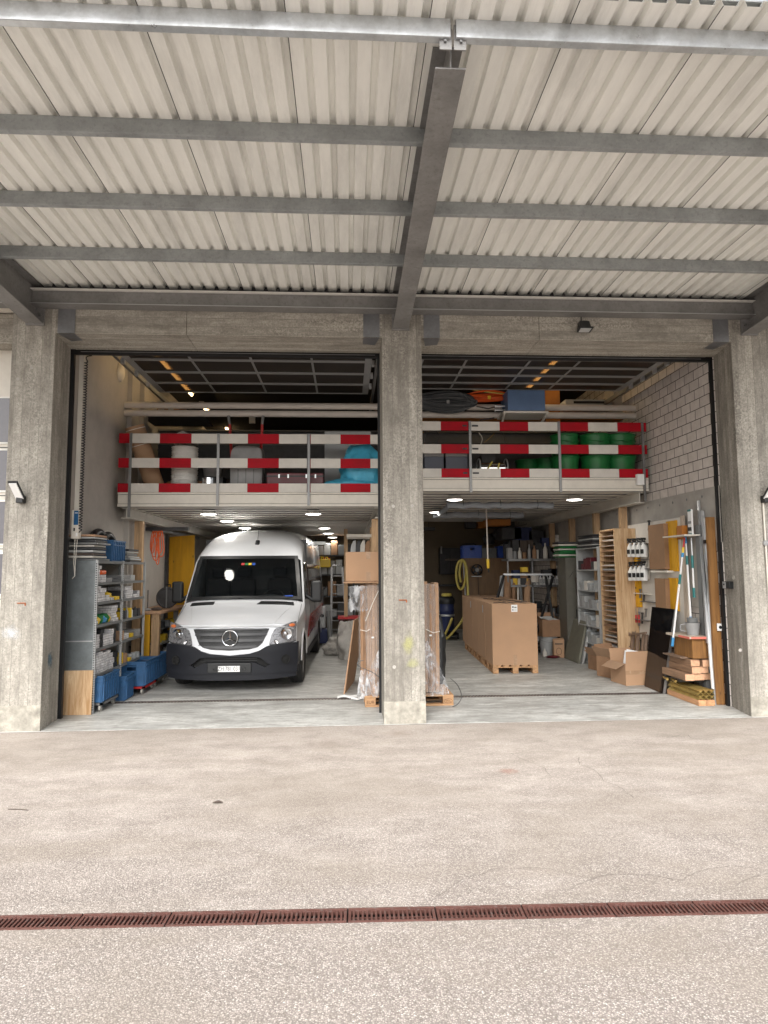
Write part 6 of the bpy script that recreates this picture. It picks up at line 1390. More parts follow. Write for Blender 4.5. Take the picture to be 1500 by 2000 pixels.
# tubes and rolls leaning
for i, (x0, y0, x1, y1, r, m_) in enumerate(((974, 1175, 981, 1126, 0.055, 'lgrey'), (988, 1178, 991, 1127, 0.08, 'card2'), (1001, 1180, 1003, 1130, 0.045, 'card2'), (1010, 1182, 1011, 1134, 0.02, 'whiteb'), (1017, 1184, 1015, 1131, 0.035, 'mgrey'), (1026, 1188, 1031, 1132, 0.075, 'card'))):
    a, c = aty(x0, y0, 14.9), aty(x1, y1, 15.15); g_ = a+(a-c)*1.35; b = MB(); b.cyl((g_.x, g_.y-0.25, 0.02), c, r, n=14); one(b, 'tube_roll', m_, '%s leaning roll from the left, behind the front tall carton' % ORD[i], 'roll', 'rolls leaning behind the cartons')
t = thing('steel_trestle', 'black folding trestle with bright top bar behind the front carton', 'trestle', (3.9, 14.2, 0.01))
P = [aty(983, 1122, 14.3), aty(1078, 1122, 14.3)]; b = MB(); b.bar(P[0], P[1], 0.04, 0.04); b.build('top_bar', 'alu', t)
for (a, c) in (((984, 1124), (962, 1200)), ((1080, 1126), (1046, 1246)), ((1066, 1126), (1085, 1240))): b = MB(); b.bar(aty(*a, 14.3), aty(*c, 13.9), 0.04, 0.05); b.build('leg', 'black', t)
# dark shelving with supplies at the back right
t = thing('wire_shelving', 'dark wire shelving full of supplies at the back of the right bay', 'shelving unit', (4.4, 15.2, 0.008))
sz_ = [aty(1060, y, 15.0).z for y in (1262, 1200, 1142, 1091)]
for x in (3.72, 4.30, 5.0): b = MB(); b.box(x, x+0.035, 15.0, 15.035, 0.008, sz_[-1]+0.02); b.build('upright', 'steel', t)
for z in sz_: b = MB(); b.box(3.72, 5.03, 15.0, 15.55, z-0.05, z); b.build('shelf', 'steel', t)
rb = random.Random(5)
def clutter(x0, x1, y, z, items, lab, grp, hmax=0.3, kinds=None, mats_=('whiteb', 'dark', 'grey', 'card2', 'bark', 'lgrey')):
    x = x0; k = 0
    while x < x1 and k < 14:
        w_ = rb.uniform(0.06, 0.16); kd = rb.choice(kinds or ['tin', 'bottle', 'box', 'pail']); m_ = rb.choice(mats_); h = rb.uniform(0.5, 1)*hmax; b = MB(); r = w_/2*0.92; T2 = Matrix.Translation((x+w_/2, y+rb.uniform(0, 0.1), z+0.001))
        if kd == 'tin': b.lathe([(0, 0), (r, 0), (r, h*0.6), (r*0.9, h*0.63), (0, h*0.63)], 14, T2)
        elif kd == 'bottle': b.lathe([(0, 0), (r*0.8, 0), (r*0.8, h*0.6), (r*0.3, h*0.8), (r*0.3, h), (0, h)], 12, T2)
        elif kd == 'pail': b.lathe([(0, 0), (r*0.85, 0), (r, h*0.75), (r*1.06, h*0.76), (r*1.06, h*0.8), (r*0.8, h*0.8), (0, h*0.78)], 14, T2)
        else: b.box(x+0.005, x+w_-0.005, y, y+0.16, z+0.001, z+h*0.8)
        one(b, kd, m_, '%s %s, %s from the left' % (kd, lab, ORD[k]), kd, grp, **({'bevel': 0.004} if kd == 'box' else {})); x += w_; k += 1
clutter(3.75, 5.0, 15.05, sz_[3], 10, 'on top of the dark wire shelving', 'supplies on the wire shelving', 0.38, mats_=('whiteb', 'whiteb', 'dark', 'bark', 'card2', 'woody', 'grey'))
clutter(3.75, 4.3, 15.05, sz_[2], 5, 'on the second shelf of the wire shelving', 'supplies on the wire shelving', 0.25, mats_=('grey', 'yellow', 'whiteb', 'dark'))
clutter(3.75, 5.0, 15.05, sz_[1], 10, 'on the third shelf of the wire shelving', 'supplies on the wire shelving', 0.28, mats_=('dark', 'dred', 'grey', 'bark', 'dark'))
clutter(3.75, 5.0, 15.05, sz_[0], 10, 'on the lowest shelf of the wire shelving', 'supplies on the wire shelving', 0.28, mats_=('dark', 'grey', 'bark', 'card2'))
rb3 = random.Random(44)
for zi, zz in enumerate(sz_):
    for i in range(7):
        x = 3.76+0.18*i; h = rb3.uniform(0.16, 0.42) if zi < 3 else rb3.uniform(0.25, 0.6); b = MB(); b.box(x, x+rb3.uniform(0.12, 0.17), 15.3, 15.5, zz+0.001, zz+h)
        one(b, 'storage_box', rb3.choice(['dark', 'black', 'bark', 'mgrey', 'dark', 'card2', 'navy']), 'back box on the %s wire shelf from the floor, %s from the left' % (ORD[zi], ORD[i]), 'box', 'back row of the wire shelving')
for i in range(8):
    b = MB(); x = 4.36+0.078*i; b.lathe([(0, 0), (0.034, 0), (0.034, 0.15), (0.018, 0.18), (0.018, 0.205), (0, 0.205)], 12, Matrix.Translation((x, 15.06, sz_[2]+0.001))); b.m = 1; b.box(x-0.028, x+0.028, 15.022, 15.027, sz_[2]+0.03, sz_[2]+0.13)
    one(b, 'bottle', ['paper', 'lgrey'], 'white bottle in the neat row on the wire shelving, %s from the left' % ORD[i], 'bottle', 'row of white bottles')
a = aty(1046, 1137, 14.7); bucket('white bucket with a red streak on the wire shelving', (a.x, 14.75, a.z), 0.10, 0.20, 'whiteb')
b = MB(); a = aty(1024, 1117, 14.9); b.box(a.x-0.07, a.x+0.07, 14.85, 15.0, a.z, a.z+0.11); one(b, 'storage_box', 'yellow', 'small yellow box on the wire shelving', 'box')
b = MB(); a = aty(1095, 1092, 14.9); b.lathe([(0, 0), (0.13, 0), (0.155, 0.27), (0.16, 0.28), (0.13, 0.28), (0.12, 0.05), (0, 0.05)], 18, Matrix.Translation((4.62, 15.35, sz_[3]+0.25))); 
for i, (px, py) in enumerate(((1093, 1048),)):
    p = aty(px, py+15, 15.3); bucket('large pale bucket high on the wire shelving', (p.x, 15.4, sz_[3]+0.30), 0.14, 0.27, 'whiteb')
b = MB(); b.box(4.35, 4.85, 15.25, 15.54, sz_[3]+0.001, sz_[3]+0.30); one(b, 'storage_box', 'dark', 'dark box under the large pale bucket on the wire shelving', 'box')
# folded green and white cloths on the cabinet
flatstack('folded_cloth', '%s folded cloth from the bottom on the olive cabinet', 'cloth', 4.42, 4.95, 13.35, 13.75, 2.075, ['green', 'cream', 'green', 'green', 'cream', 'green', 'cream', 'dark'], 0.045, 12, 'folded cloths on the cabinet')
flatstack('flat_board', '%s board from the bottom in the stack on the white shelf', 'board', 4.62, 5.02, 12.0, 12.8, 2.255, ['dark', 'stoneedge', 'dark', 'dark', 'lgrey', 'dark', 'dark'], 0.035, 13, 'boards on the white shelf')
t = thing('steel_cabinet', 'olive grey steel cabinet between wire shelving and white shelf', 'cabinet', (4.7, 13.5, 0.008))
b = MB(); b.box(4.53, 5.02, 13.3, 13.8, 0.01, 2.07); b.build('cabinet_body', 'cabinet', t); b = MB(); b.box(4.55, 5.0, 13.285, 13.3, 0.06, 2.04); d_ = b.build('door', 'cabinet', t, bevel=0.004); b = MB(); b.box(4.72, 4.735, 13.27, 13.284, 0.85, 1.0); b.build('handle', 'black', d_)
b = MB(); b.bar((4.74, 13.282, 1.8), (4.86, 13.282, 1.68), 0.004, 0.02); b.bar((4.60, 13.282, 1.66), (4.68, 13.282, 1.78), 0.004, 0.008); b.build('scratch', 'black', d_)
# dark plank and thin strip leaning
b = MB(); b.hexa([(4.72, 12.9, 0.01), (4.84, 12.9, 0.01), (4.84, 12.95, 0.01), (4.72, 12.95, 0.01)], [(4.70, 13.2, 1.66), (4.82, 13.2, 1.66), (4.82, 13.25, 1.66), (4.70, 13.25, 1.66)]); one(b, 'dark_plank', 'bark', 'weathered dark plank leaning on the olive cabinet', 'plank')
b = MB(); b.bar((4.83, 12.85, 0.01), (4.86, 13.0, 1.6), 0.03, 0.03); one(b, 'batten', 'wood', 'thin pale batten beside the dark plank', 'batten')
# stone slabs
u = Vector((0, 0.80, 0)); base = Vector((4.44, 12.50, 0.012)); lean = Vector((0.22, 0.10, 0.80))
for i in range(3):
    o_ = Vector((0.075*i+(0.03 if i == 2 else 0), -0.02*i, 0)); th = Vector((0.045 if i < 2 else 0.055, 0, 0)); p = base+o_
    b = MB(); b.hexa([p, p+th, p+th+u, p+u], [p+lean, p+lean+th, p+lean+th+u*0.95, p+lean+u*0.95]); b.f and None
    one(b, 'stone_slab', 'stoneedge' if i else 'stone', ('grey green stone slab, outermost of three leaning slabs', 'pale stone slab, middle of three leaning slabs', 'pale stone slab, innermost of three leaning slabs')[i], 'stone slab', 'leaning stone slabs', bevel=0.003)
b = MB(); p = base+Vector((0, -0.004, 0)); 
# cone stack, bucket, bag, bottle, box
t = thing('bucket_stack', 'nested dark and white builder buckets behind the front tall carton', 'buckets', (4.13, 14.2, 0.01), 0, local=True)
for i in range(7): b = MB(); z = 0.03*i*1.25; b.lathe([(0.12, z), (0.165, z+0.02), (0.175, z+0.032), (0.15, z+0.034)], 22); b.build('rim', 'dark' if i % 2 else 'mgrey', t)
b = MB(); b.lathe([(0.155, 0.27), (0.15, 0.30), (0.09, 0.62), (0.07, 0.66), (0.0, 0.66)], 22); b.build('upturned_bucket', 'lgrey', t)
bucket('blue white bucket under the box of papers', (4.32, 13.95, 0.01), 0.19, 0.38, 'lgrey', cone=0.9)
t = carton('paper_box', 'open brown box of papers standing on a bucket', (4.33, 13.9, 0.395), (0.40, 0.30, 0.36), 0.05, 'card2', open_=1.3, flaps=(0, 0, 1, 0.6))
for i, (x, y, a_) in enumerate(((0.03, -0.02, 0.3), (-0.05, 0.05, -0.25))): b = MB(); b.cbox((x, y, 0.37+0.03*i), (0.26, 0.24, 0.004), rz=a_, rx=0.12); one(b, 'paper_sheet', 'paper', ('upper', 'lower')[i]+' white sheet in the open box of papers', 'paper').location = (4.33, 13.9, 0.395)
b = MB(); t = thing('paper_bag', 'brown paper bag with printed front beside the stone slabs', 'bag', (4.36, 13.42, 0.01), -0.1, local=True); b.hexa([(-0.11, -0.07, 0), (0.11, -0.07, 0), (0.11, 0.07, 0), (-0.11, 0.07, 0)], [(-0.10, -0.05, 0.34), (0.12, -0.05, 0.37), (0.12, 0.06, 0.40), (-0.10, 0.06, 0.38)]); b.build('bag_body', 'card', t, bevel=0.01)
tx = text('AL BABA', 0.045, 'print', t) if False else None
b = MB(); b.box(-0.08, 0.08, -0.072, -0.066, 0.27, 0.295); b.tube([(0.05*math.cos(a)*1.1, -0.073, 0.13+0.07*math.sin(a)) for a in [2*math.pi*k/16 for k in range(17)]], 0.004, 4); b.build('print', 'bark', t)
b = MB(); b.lathe([(0, 0), (0.05, 0), (0.05, 0.08), (0.02, 0.13), (0.02, 0.16), (0, 0.16)], 14, Matrix.Translation((4.13, 13.6, 0.01))); one(b, 'bottle', 'whiteb', 'small white bottle on the floor beside the stone slabs', 'bottle')
blob('rag', 'dark reddish rag on the floor left of the stone slabs', (4.22, 13.35, 0.01), (0.14, 0.08, 0.05), 'dred', 'rag', seed=91)
# white open shelf
t = thing('open_shelf', 'pale open shelf with clear bins along the right wall', 'shelving unit', (4.85, 12.3, 0.008)); wz_ = [0.42, 0.75, 1.08, 1.42, 1.82, 2.24]
for y in (11.82, 12.92): b = MB(); b.box(4.63, 5.03, y, y+0.02, 0.01, 2.25); b.build('side_panel', 'lgrey', t)
for z in wz_: b = MB(); b.box(4.63, 5.03, 11.84, 12.92, z-0.02, z); b.build('shelf', 'lgrey', t)
for si, z in enumerate(wz_[:5]):
    y = 11.88; k = 0
    while y < 12.8:
        L_ = rb.uniform(0.13, 0.26); h = rb.uniform(0.10, 0.24); m_ = rb.choice(['lgrey', 'milky2', 'whiteb', 'grey', 'milky2'] if si < 4 else ['whiteb', 'dark', 'dred'])
        if m_ == 'milky2': M.setdefault('milky2', mat('cloudy_bin_plastic', (0.38, 0.40, 0.41), 0.35, var=0.2, sc_=14)); b = MB(); b.hexa([(4.67, y+0.01, z+0.001), (4.97, y+0.01, z+0.001), (4.97, y+L_-0.02, z+0.001), (4.67, y+L_-0.02, z+0.001)], [(4.655, y, z+h), (4.98, y, z+h), (4.98, y+L_-0.01, z+h), (4.655, y+L_-0.01, z+h)])
        else: b = MB(); b.box(4.66, 4.9, y, y+L_-0.012, z+0.001, z+h)
        one(b, 'shelf_bin', m_, 'bin on the %s board of the pale open shelf, %s from the door' % (ORD[4-si], ORD[k]), 'bin', 'bins on the pale open shelf', bevel=0.006); y += L_; k += 1
crate('storage_bin', 'grey bin at the foot of the pale open shelf, front one', (4.80, 12.05, 0.01), 0, 'grey bins under the open shelf', 'mgrey', (0.40, 0.34, 0.30), 'bin'); crate('storage_bin', 'grey bin at the foot of the pale open shelf, rear one', (4.80, 12.55, 0.01), 0, 'grey bins under the open shelf', 'mgrey', (0.40, 0.34, 0.28), 'bin')
# plywood slot rack
t = thing('slot_rack', 'tall plywood slot rack filled with thin sheets', 'rack', (4.8, 11.2, 0.3)); x0, x1, y0, y1, z0, z1 = 4.60, 4.98, 10.95, 11.62, 0.30, 2.53
b = MB(); b.box(x0, x1, y0, y0+0.025, 0.02, z1); b.build('front_panel', 'ply', t)
b = MB(); b.box(x0, x1, y1-0.02, y1, z0+0.1, z1); b.build('side_panel', 'ply', t)
b = MB(); b.box(x0-0.005, x1, y0+0.026, y1-0.021, z1-0.025, z1-0.001); b.box(x0, x1, y0+0.026, y1-0.021, z0+0.1, z0+0.12); b.build('top_panel', 'ply', t)
for k in range(24):
    z = z0+0.17+0.088*k; b = MB(); b.box(x0+0.004, x1, y0+0.026, y1-0.021, z, z+0.007); sl = b.build('divider', 'woody', t)
rb2 = random.Random(9)
for k in range(24):
    z = z0+0.178+0.088*k; b = MB(); nn = rb2.randint(1, 3)
    for j in range(nn): b.box(x0+0.01+rb2.uniform(0, 0.04), x1-0.02, y0+0.04+rb2.uniform(0, 0.05), y1-0.04-rb2.uniform(0, 0.08), z+0.013*j, z+0.013*j+0.009)
    if k % 7 != 3: one(b, 'thin_sheets', ('lgrey', 'whiteb', 'stoneedge', 'grey', 'card2')[k % 5], 'thin sheets in slot %s of the plywood rack counted from the bottom' % (['one', 'two', 'three', 'four', 'five', 'six', 'seven', 'eight', 'nine', 'ten', 'eleven', 'twelve', 'thirteen', 'fourteen', 'fifteen', 'sixteen', 'seventeen', 'eighteen', 'nineteen', 'twenty', 'twenty-one', 'twenty-two', 'twenty-three', 'twenty-four'][k]), 'sheets', 'sheets in the slot rack')
b = MB(); b.hexa([(4.56, 11.0, 0.30), (5.0, 11.0, 0.30), (5.0, 12.0, 0.36), (4.56, 12.0, 0.36)], [(4.56, 11.0, 0.33), (5.0, 11.0, 0.33), (5.0, 12.0, 0.39), (4.56, 12.0, 0.39)]); b.box(4.62, 4.66, 11.05, 11.1, 0.01, 0.30); b.box(4.62, 4.66, 11.85, 11.9, 0.01, 0.34); b.box(4.92, 4.96, 11.05, 11.1, 0.01, 0.30); b.box(4.92, 4.96, 11.85, 11.9, 0.01, 0.34); one(b, 'low_bench', 'mgrey', 'low bench carrying the plywood slot rack', 'bench')
# pegboard
def wq(px, py, X=4.98): return atx(px, py, X)
t = thing('pegboard', 'pale tool board on the right wall with spray bottles', 'tool board', (5.0, 10.3, 0.7))
b = MB(); b.box(4.985, 5.003, 9.42, 11.25, 0.66, 2.60); b.build('board', 'whiteb', t); b = MB(); b.box(4.978, 5.004, 9.33, 9.42, 0.60, 2.62); b.build('edge_strip', M.setdefault('palewood', wood('pale_timber', (0.62, 0.52, 0.42), knots=False)), t)
def boardpanel(px0, px1, py0, py1, mt, lab, th=0.10, name='board'):
    a, c = wq(px0, py1, 4.93), wq(px1, py0, 4.93); b = MB(); b.box(4.985-th, 4.984, min(a.y, c.y), max(a.y, c.y), a.z, c.z); return one(b, name, mt, lab, 'board', bevel=0.003)
boardpanel(1274, 1301, 1022, 1112, 'bply2' if False else M.setdefault('hardb', mat('hardboard', (0.26, 0.15, 0.08), 0.7, var=0.12, sc_=4)), 'upper brown hardboard cover on the tool board')
boardpanel(1301.5, 1316, 1016, 1116, 'yply', 'upper yellow strip board on the tool board', 0.03); boardpanel(1286, 1304, 1130, 1190, 'hardb', 'lower brown hardboard cover on the tool board'); boardpanel(1304.5, 1318, 1129, 1192, 'yply', 'lower yellow strip board on the tool board', 0.03)
boardpanel(1216, 1231, 1128, 1172, 'card', 'small brown cover left of the yellow strips'); boardpanel(1233, 1245, 1080, 1184, 'yply', 'long yellow strip at the left of the tool board', 0.05); boardpanel(1219, 1231, 1173, 1184, 'oply', 'small orange block under the brown cover')
a = wq(1275, 1118, 4.90); c = wq(1308, 1112, 4.90); b = MB(); b.box(4.86, 4.984, c.y, a.y, a.z, a.z+0.03); one(b, 'ledge', 'cream', 'white ledge below the upper brown cover', 'ledge')
for r_, (py, pxs, X) in enumerate(((1088, (1234, 1243, 1252, 1261), 4.90), (1134, (1229, 1237, 1245, 1253, 1261), 4.86))):
    a = wq(pxs[0]-4, py, X); c = wq(pxs[-1]+6, py, X); b = MB(); b.box(X-0.03, 4.984, c.y, a.y, a.z+0.20, a.z+0.21); one(b, 'bottle_rail', 'dark', ('upper', 'lower')[r_]+' dark rail holding the spray bottles', 'rail')
    for i, px in enumerate(pxs): p = wq(px, py, X); sprayer((X-0.02, p.y, p.z), 1.22, '%s spray bottle from the left on the %s rail' % (ORD[i], ('upper', 'lower')[r_]), rz=0.5)
for i in range(4):
    p = wq(1232+5.5*i, 1216, 4.93); t = thing('screwdriver', '%s red handled screwdriver from the left on the tool board' % ORD[i], 'screwdriver', (4.93, p.y, p.z), 0, 'red handled screwdrivers', local=True)
    b = MB(); b.cyl((0, 0, 0), (0, 0, 0.13), 0.018, n=8); b.build('handle', 'red', t); b = MB(); b.cyl((0, 0, 0.13), (0, 0, 0.24), 0.005, n=6); b.build('shaft', 'steel', t)
for i, (px0, px1, py) in enumerate(((1245, 1268, 1209), (1238, 1271, 1158), (1255, 1283, 1174), (1247, 1273, 1093))):
    a, c = wq(px0, py, 4.95), wq(px1, py, 4.95); b = MB(); b.box(4.90, 4.984, c.y, a.y, a.z-0.006, a.z+0.006); one(b, 'tool_rail', 'steel' if i != 1 else 'cream', '%s narrow rail on the tool board' % ('lowest', 'upper middle', 'lower middle', 'highest')[i], 'rail')
for i, (px, py0, py1, m_) in enumerate(((1249, 1196, 1222, 'steel'), (1255, 1198, 1218, 'dark'), (1262, 1190, 1205, 'steel'), (1262, 1100, 1134, 'whiteb'), (1268, 1096, 1130, 'cream'), (1243, 1148, 1164, 'bark'), (1251, 1152, 1168, 'steel'), (1268, 1018, 1036, 'black'), (1264, 1072, 1092, 'whiteb'), (1258, 1160, 1176, 'dark'))):
    a, c = wq(px, py1, 4.95), wq(px, py0, 4.95); b = MB(); b.bar((4.94, a.y, a.z), (4.95, c.y, c.z), 0.03, 0.02); b.cbox((4.945, c.y, c.z), (0.02, 0.06, 0.03)); one(b, 'hand_tool', m_, 'hand tool hanging on the tool board, %s of ten' % ORD[i], 'tool', 'hand tools on the tool board')
# wooden slat frames leaning below
t = thing('slat_frame', 'weathered wooden slat frame leaning under the tool board', 'frame', (4.8, 10.8, 0.3))
for i, (px0, py0, px1, py1) in enumerate(((1229, 1300, 1238, 1234), (1240, 1302, 1247, 1236), (1252, 1300, 1258, 1238), (1260, 1302, 1264, 1240))): b = MB(); b.bar(wq(px0, py0, 4.74), wq(px1, py1, 4.86), 0.035, 0.05); b.build('slat', M.setdefault('oldwood', wood('weathered_timber', (0.24, 0.16, 0.11))), t)
for (px0, py0, px1, py1) in ((1228, 1240, 1262, 1236), (1232, 1288, 1262, 1290), (1215, 1262, 1230, 1262), (1222, 1230, 1232, 1240)): b = MB(); b.bar(wq(px0, py0, 4.80), wq(px1, py1, 4.80), 0.03, 0.03); b.build('crosspiece', 'oldwood', t)
# black glass panel
BL, BR, TL, TR = Vector((4.62, 10.06, 0.012)), Vector((4.60, 9.43, 0.012)), atx(1273, 1185, 4.88), atx(1317, 1190, 4.88)
nrm = (BR-BL).cross(TL-BL).normalized()*0.03; nrm = nrm if nrm.x < 0 else -nrm
t = thing('glass_panel', 'tall glossy black panel leaning against the tool board', 'panel', BL); b = MB(); b.hexa([BL-nrm*0.9, BR-nrm*0.9, BR, BL], [TL-nrm*0.9, TR-nrm*0.9, TR, TL]) if False else b.hexa([BR, BL, BL-nrm, BR-nrm], [TR, TL, TL-nrm, TR-nrm]); b.build('sheet', 'gloss', t)
b = MB(); b.bar(BR-nrm*0.5+Vector((0.0, -0.008, 0)), TR-nrm*0.5+Vector((0, -0.008, 0)), 0.012, 0.036); b.build('edge_trim', 'steel', t)
# poles
def pole(lab, pts, name='telescopic_pole', tip=None):
    t = thing(name, lab, 'pole', pts[0][0]); 
    for (a, c, r, m_, nm) in pts: b = MB(); b.cyl(a, c, r, n=10); b.build(nm, m_, t)
    return t
def seg(pA, pB, fs):
    return [(pA.lerp(pB, f0), pA.lerp(pB, f1), r, m_, nm) for f0, f1, r, m_, nm in fs]
a, c = atx(1337, 1050, 4.86), atx(1313, 1262, 4.66)
pole('left telescopic pole with red fork tip and blue grips', seg(a, c, [(0, 0.09, 0.012, 'red', 'fork_tip'), (0.09, 0.14, 0.017, 'yellow', 'sleeve'), (0.14, 0.18, 0.019, 'sky', 'grip'), (0.18, 0.34, 0.012, 'paper', 'tube'), (0.34, 0.43, 0.018, 'teal', 'collar'), (0.43, 0.92, 0.014, 'paper', 'tube'), (0.92, 1, 0.02, 'sky', 'grip')]))
a, c = atx(1339, 1048, 4.92), atx(1350, 1222, 4.90)
pole('middle telescopic pole with blue collar', seg(a, c, [(0, 0.08, 0.018, 'sky', 'grip'), (0.08, 0.22, 0.012, 'paper', 'tube'), (0.22, 0.32, 0.018, 'teal', 'collar'), (0.32, 0.9, 0.014, 'paper', 'tube'), (0.9, 1, 0.02, 'sky', 'grip')]))
a, c = atx(1350, 1050, 4.94), atx(1356, 1167, 4.92)
pole('right short pole with green grips hanging from the mop head', seg(a, c, [(0, 0.3, 0.011, 'alu', 'tube'), (0.3, 0.51, 0.018, 'teal', 'collar'), (0.51, 0.84, 0.012, 'paper', 'tube'), (0.84, 1, 0.02, 'teal', 'grip')]))
a = atx(1349, 1046, 4.93); c = atx(1351, 994, 4.93); t = thing('mop_head', 'white and green flat mop head hung on the right wall', 'mop', a); b = MB(); w_ = 0.10
b.box(4.93, 4.955, a.y-w_/2, a.y+w_/2+0.02, a.z, c.z); b.build('plate', 'paper', t, bevel=0.015); 
for f0, f1, m_ in ((0.0, 0.08, 'teal'), (0.92, 1.0, 'teal'), (0.18, 0.32, 'black'), (0.45, 0.55, 'grey')): b = MB(); b.box(4.922, 4.9295, a.y-w_/2+0.015, a.y+w_/2+0.005, a.z+(c.z-a.z)*f0, a.z+(c.z-a.z)*f1); b.build('clip', m_, t, bevel=0.003)
a, c = atx(1294, 1049, 4.75), atx(1350, 1046, 4.85); b = MB(); b.box(4.75, 4.984, c.y, a.y, a.z-0.012, a.z+0.006); one(b, 'ledge', 'cream', 'narrow pale ledge behind the tops of the poles', 'ledge')
a = atx(1331, 1040, 4.93); b = MB(); b.box(4.90, 4.98, a.y-0.08, a.y+0.08, a.z-0.10, a.z+0.10); one(b, 'wooden_box', 'oply', 'small brown box beside the mop head', 'box'); 
# grey board behind the poles
a, c = atx(1326, 1186, 5.06), atx(1374, 1190, 5.06); b = MB(); b.box(5.045, 5.066, c.y, a.y, 1.27, 2.6); one(b, 'wall_board', 'lowcon', 'pale grey board fixed to the wall behind the poles', 'board')
# little shelf, watering can, box below
a, c = atx(1309, 1251, 4.62), atx(1381, 1257, 4.62); t = thing('wall_shelf', 'small shelf with red edge on the right wall', 'shelf', a); zs_ = 0.90
ys0, ys1 = 8.75, 9.42
b = MB(); b.box(4.68, 5.04, ys0, ys1, zs_-0.03, zs_); b.build('board', 'palewood', t); b = MB(); b.box(4.70, 5.0, ys0-0.004, ys0-0.001, zs_-0.03, zs_); b.box(4.676, 4.679, ys0, ys0+0.3, zs_-0.03, zs_); b.build('edge_strip', M.setdefault('salm', mat('salmon_edge', (0.62, 0.16, 0.12), 0.6)), t)
p = atx(1354, 1250, 4.86); t = thing('measuring_jug', 'grey plastic jug with handle on the small wall shelf', 'jug', (4.86, p.y, zs_+0.001), 0, local=True)
b = MB(); b.lathe([(0, 0), (0.075, 0), (0.10, 0.17), (0.105, 0.175), (0.09, 0.175), (0.07, 0.02), (0, 0.02)], 20); b.build('jug_body', 'grey', t); b = MB(); b.tube([(-0.09, 0.03, 0.15), (-0.15, 0.05, 0.14), (-0.15, 0.05, 0.06), (-0.085, 0.03, 0.05)], 0.009, 6); b.build('handle', 'grey', t)
b = MB(); b.lathe([(0.07, 0.176), (0.075, 0.24), (0.0, 0.25)], 18); b.build('lid', 'mgrey', t)
b = MB(); b.box(4.74, 5.03, 8.80, 9.3, 0.60, 0.868); one(b, 'wooden_box', 'brown', 'brown wooden box under the small wall shelf', 'box')
# timber beams on a rest
t = thing('timber_rest', 'dark steel rest under the stacked timber beams', 'rest', (4.85, 9, 0.01)); 
for y in (8.95, 9.35): b = MB(); b.box(4.62, 5.02, y, y+0.06, 0.26, 0.30); b.build('crossbar', 'black', t); b = MB(); b.box(4.98, 5.04, y, y+0.06, 0.01, 0.26); b.build('post', 'black', t)
tb = [(4.62, 0.30, 0.135), (4.765, 0.30, 0.135), (4.905, 0.30, 0.11), (4.72, 0.395, 0.125), (4.85, 0.395, 0.125), (4.74, 0.485, 0.13), (4.875, 0.485, 0.12)]
for i, (x, z, wd) in enumerate(tb):
    b = MB(); y0_ = 8.80+0.03*(i % 3); b.box(x, x+wd-0.006, y0_+0.002, 9.46, z+0.001, z+0.088 if i < 5 else z+0.095); b.m = 1; b.box(x+0.001, x+wd-0.007, y0_, y0_+0.0019, z+0.002, z+(0.087 if i < 5 else 0.094))
    one(b, 'timber_beam', ['oldwood2', 'endgrain'], '%s sawn timber beam, %s layer, counted from the aisle' % (('first', 'second', 'third', 'first', 'second', 'first', 'second')[i], ('bottom', 'bottom', 'bottom', 'middle', 'middle', 'top', 'top')[i]), 'timber beam', 'sawn timber beams on the rest') if M.setdefault('oldwood2', wood('grey_brown_timber', (0.33, 0.20, 0.12), axis=1)) else None
b = MB(); b.box(4.64, 5.0, 8.95, 9.46, 0.582, 0.60); one(b, 'top_board', 'oldwood', 'worn grey board lying on the timber beams', 'board')
# brass coloured profiles on two battens
for i in range(2): b = MB(); b.hexa([(4.66+0.115*i, 8.56, 0.012), (4.77+0.115*i, 8.56, 0.012), (4.76+0.115*i, 9.40, 0.012), (4.65+0.115*i, 9.40, 0.012)], [(4.66+0.115*i, 8.56, 0.085), (4.77+0.115*i, 8.56, 0.085), (4.76+0.115*i, 9.40, 0.085), (4.65+0.115*i, 9.40, 0.085)]); one(b, 'batten', 'endw', ('left', 'right')[i]+' orange pine batten under the brass coloured profiles', 'batten', 'battens under the profiles', bevel=0.002) if M.setdefault('endw', wood('fresh_pine', (0.60, 0.32, 0.16), axis=1)) else None
for i in range(3):
    x = 4.665+0.078*i
    for j in range(2):
        z = 0.088+0.062*j; b = MB(); h = 0.058; poly = [(0, 0), (0.034, h*0.5), (0.068, 0), (0.072, 0.005), (0.038, h*0.5+0.004), (0.072, h), (0.066, h), (0.034, h*0.5+0.010), (0.004, h), (0, h-0.004), (0.030, h*0.5+0.004)]
        T2 = Matrix.Translation((x+0.01*j-0.045, 0, z)); T3 = Matrix(((1, -0.015, 0, 0.015*8.56+0.045), (0, 1, 0, 0), (0, 0, 1, 0), (0, 0, 0, 1))) @ T2
        b.prism(poly, 8.57+0.02*j, 9.38, T3); one(b, 'metal_profile', 'gold', '%s brass coloured profile, %s layer, counted from the aisle' % (ORD[i], ('lower', 'upper')[j]), 'profile', 'brass coloured profiles')
for i, (y, m_) in enumerate(((9.15, 'gold'), (9.35, 'gold'))): b = MB(); b.cyl((4.66-0.02*i, y, 0.235), (4.69-0.02*i, y+0.16, 0.24), 0.02, n=10); one(b, 'brass_tube', m_, ('front', 'rear')[i]+' short brass tube on the profiles', 'tube')
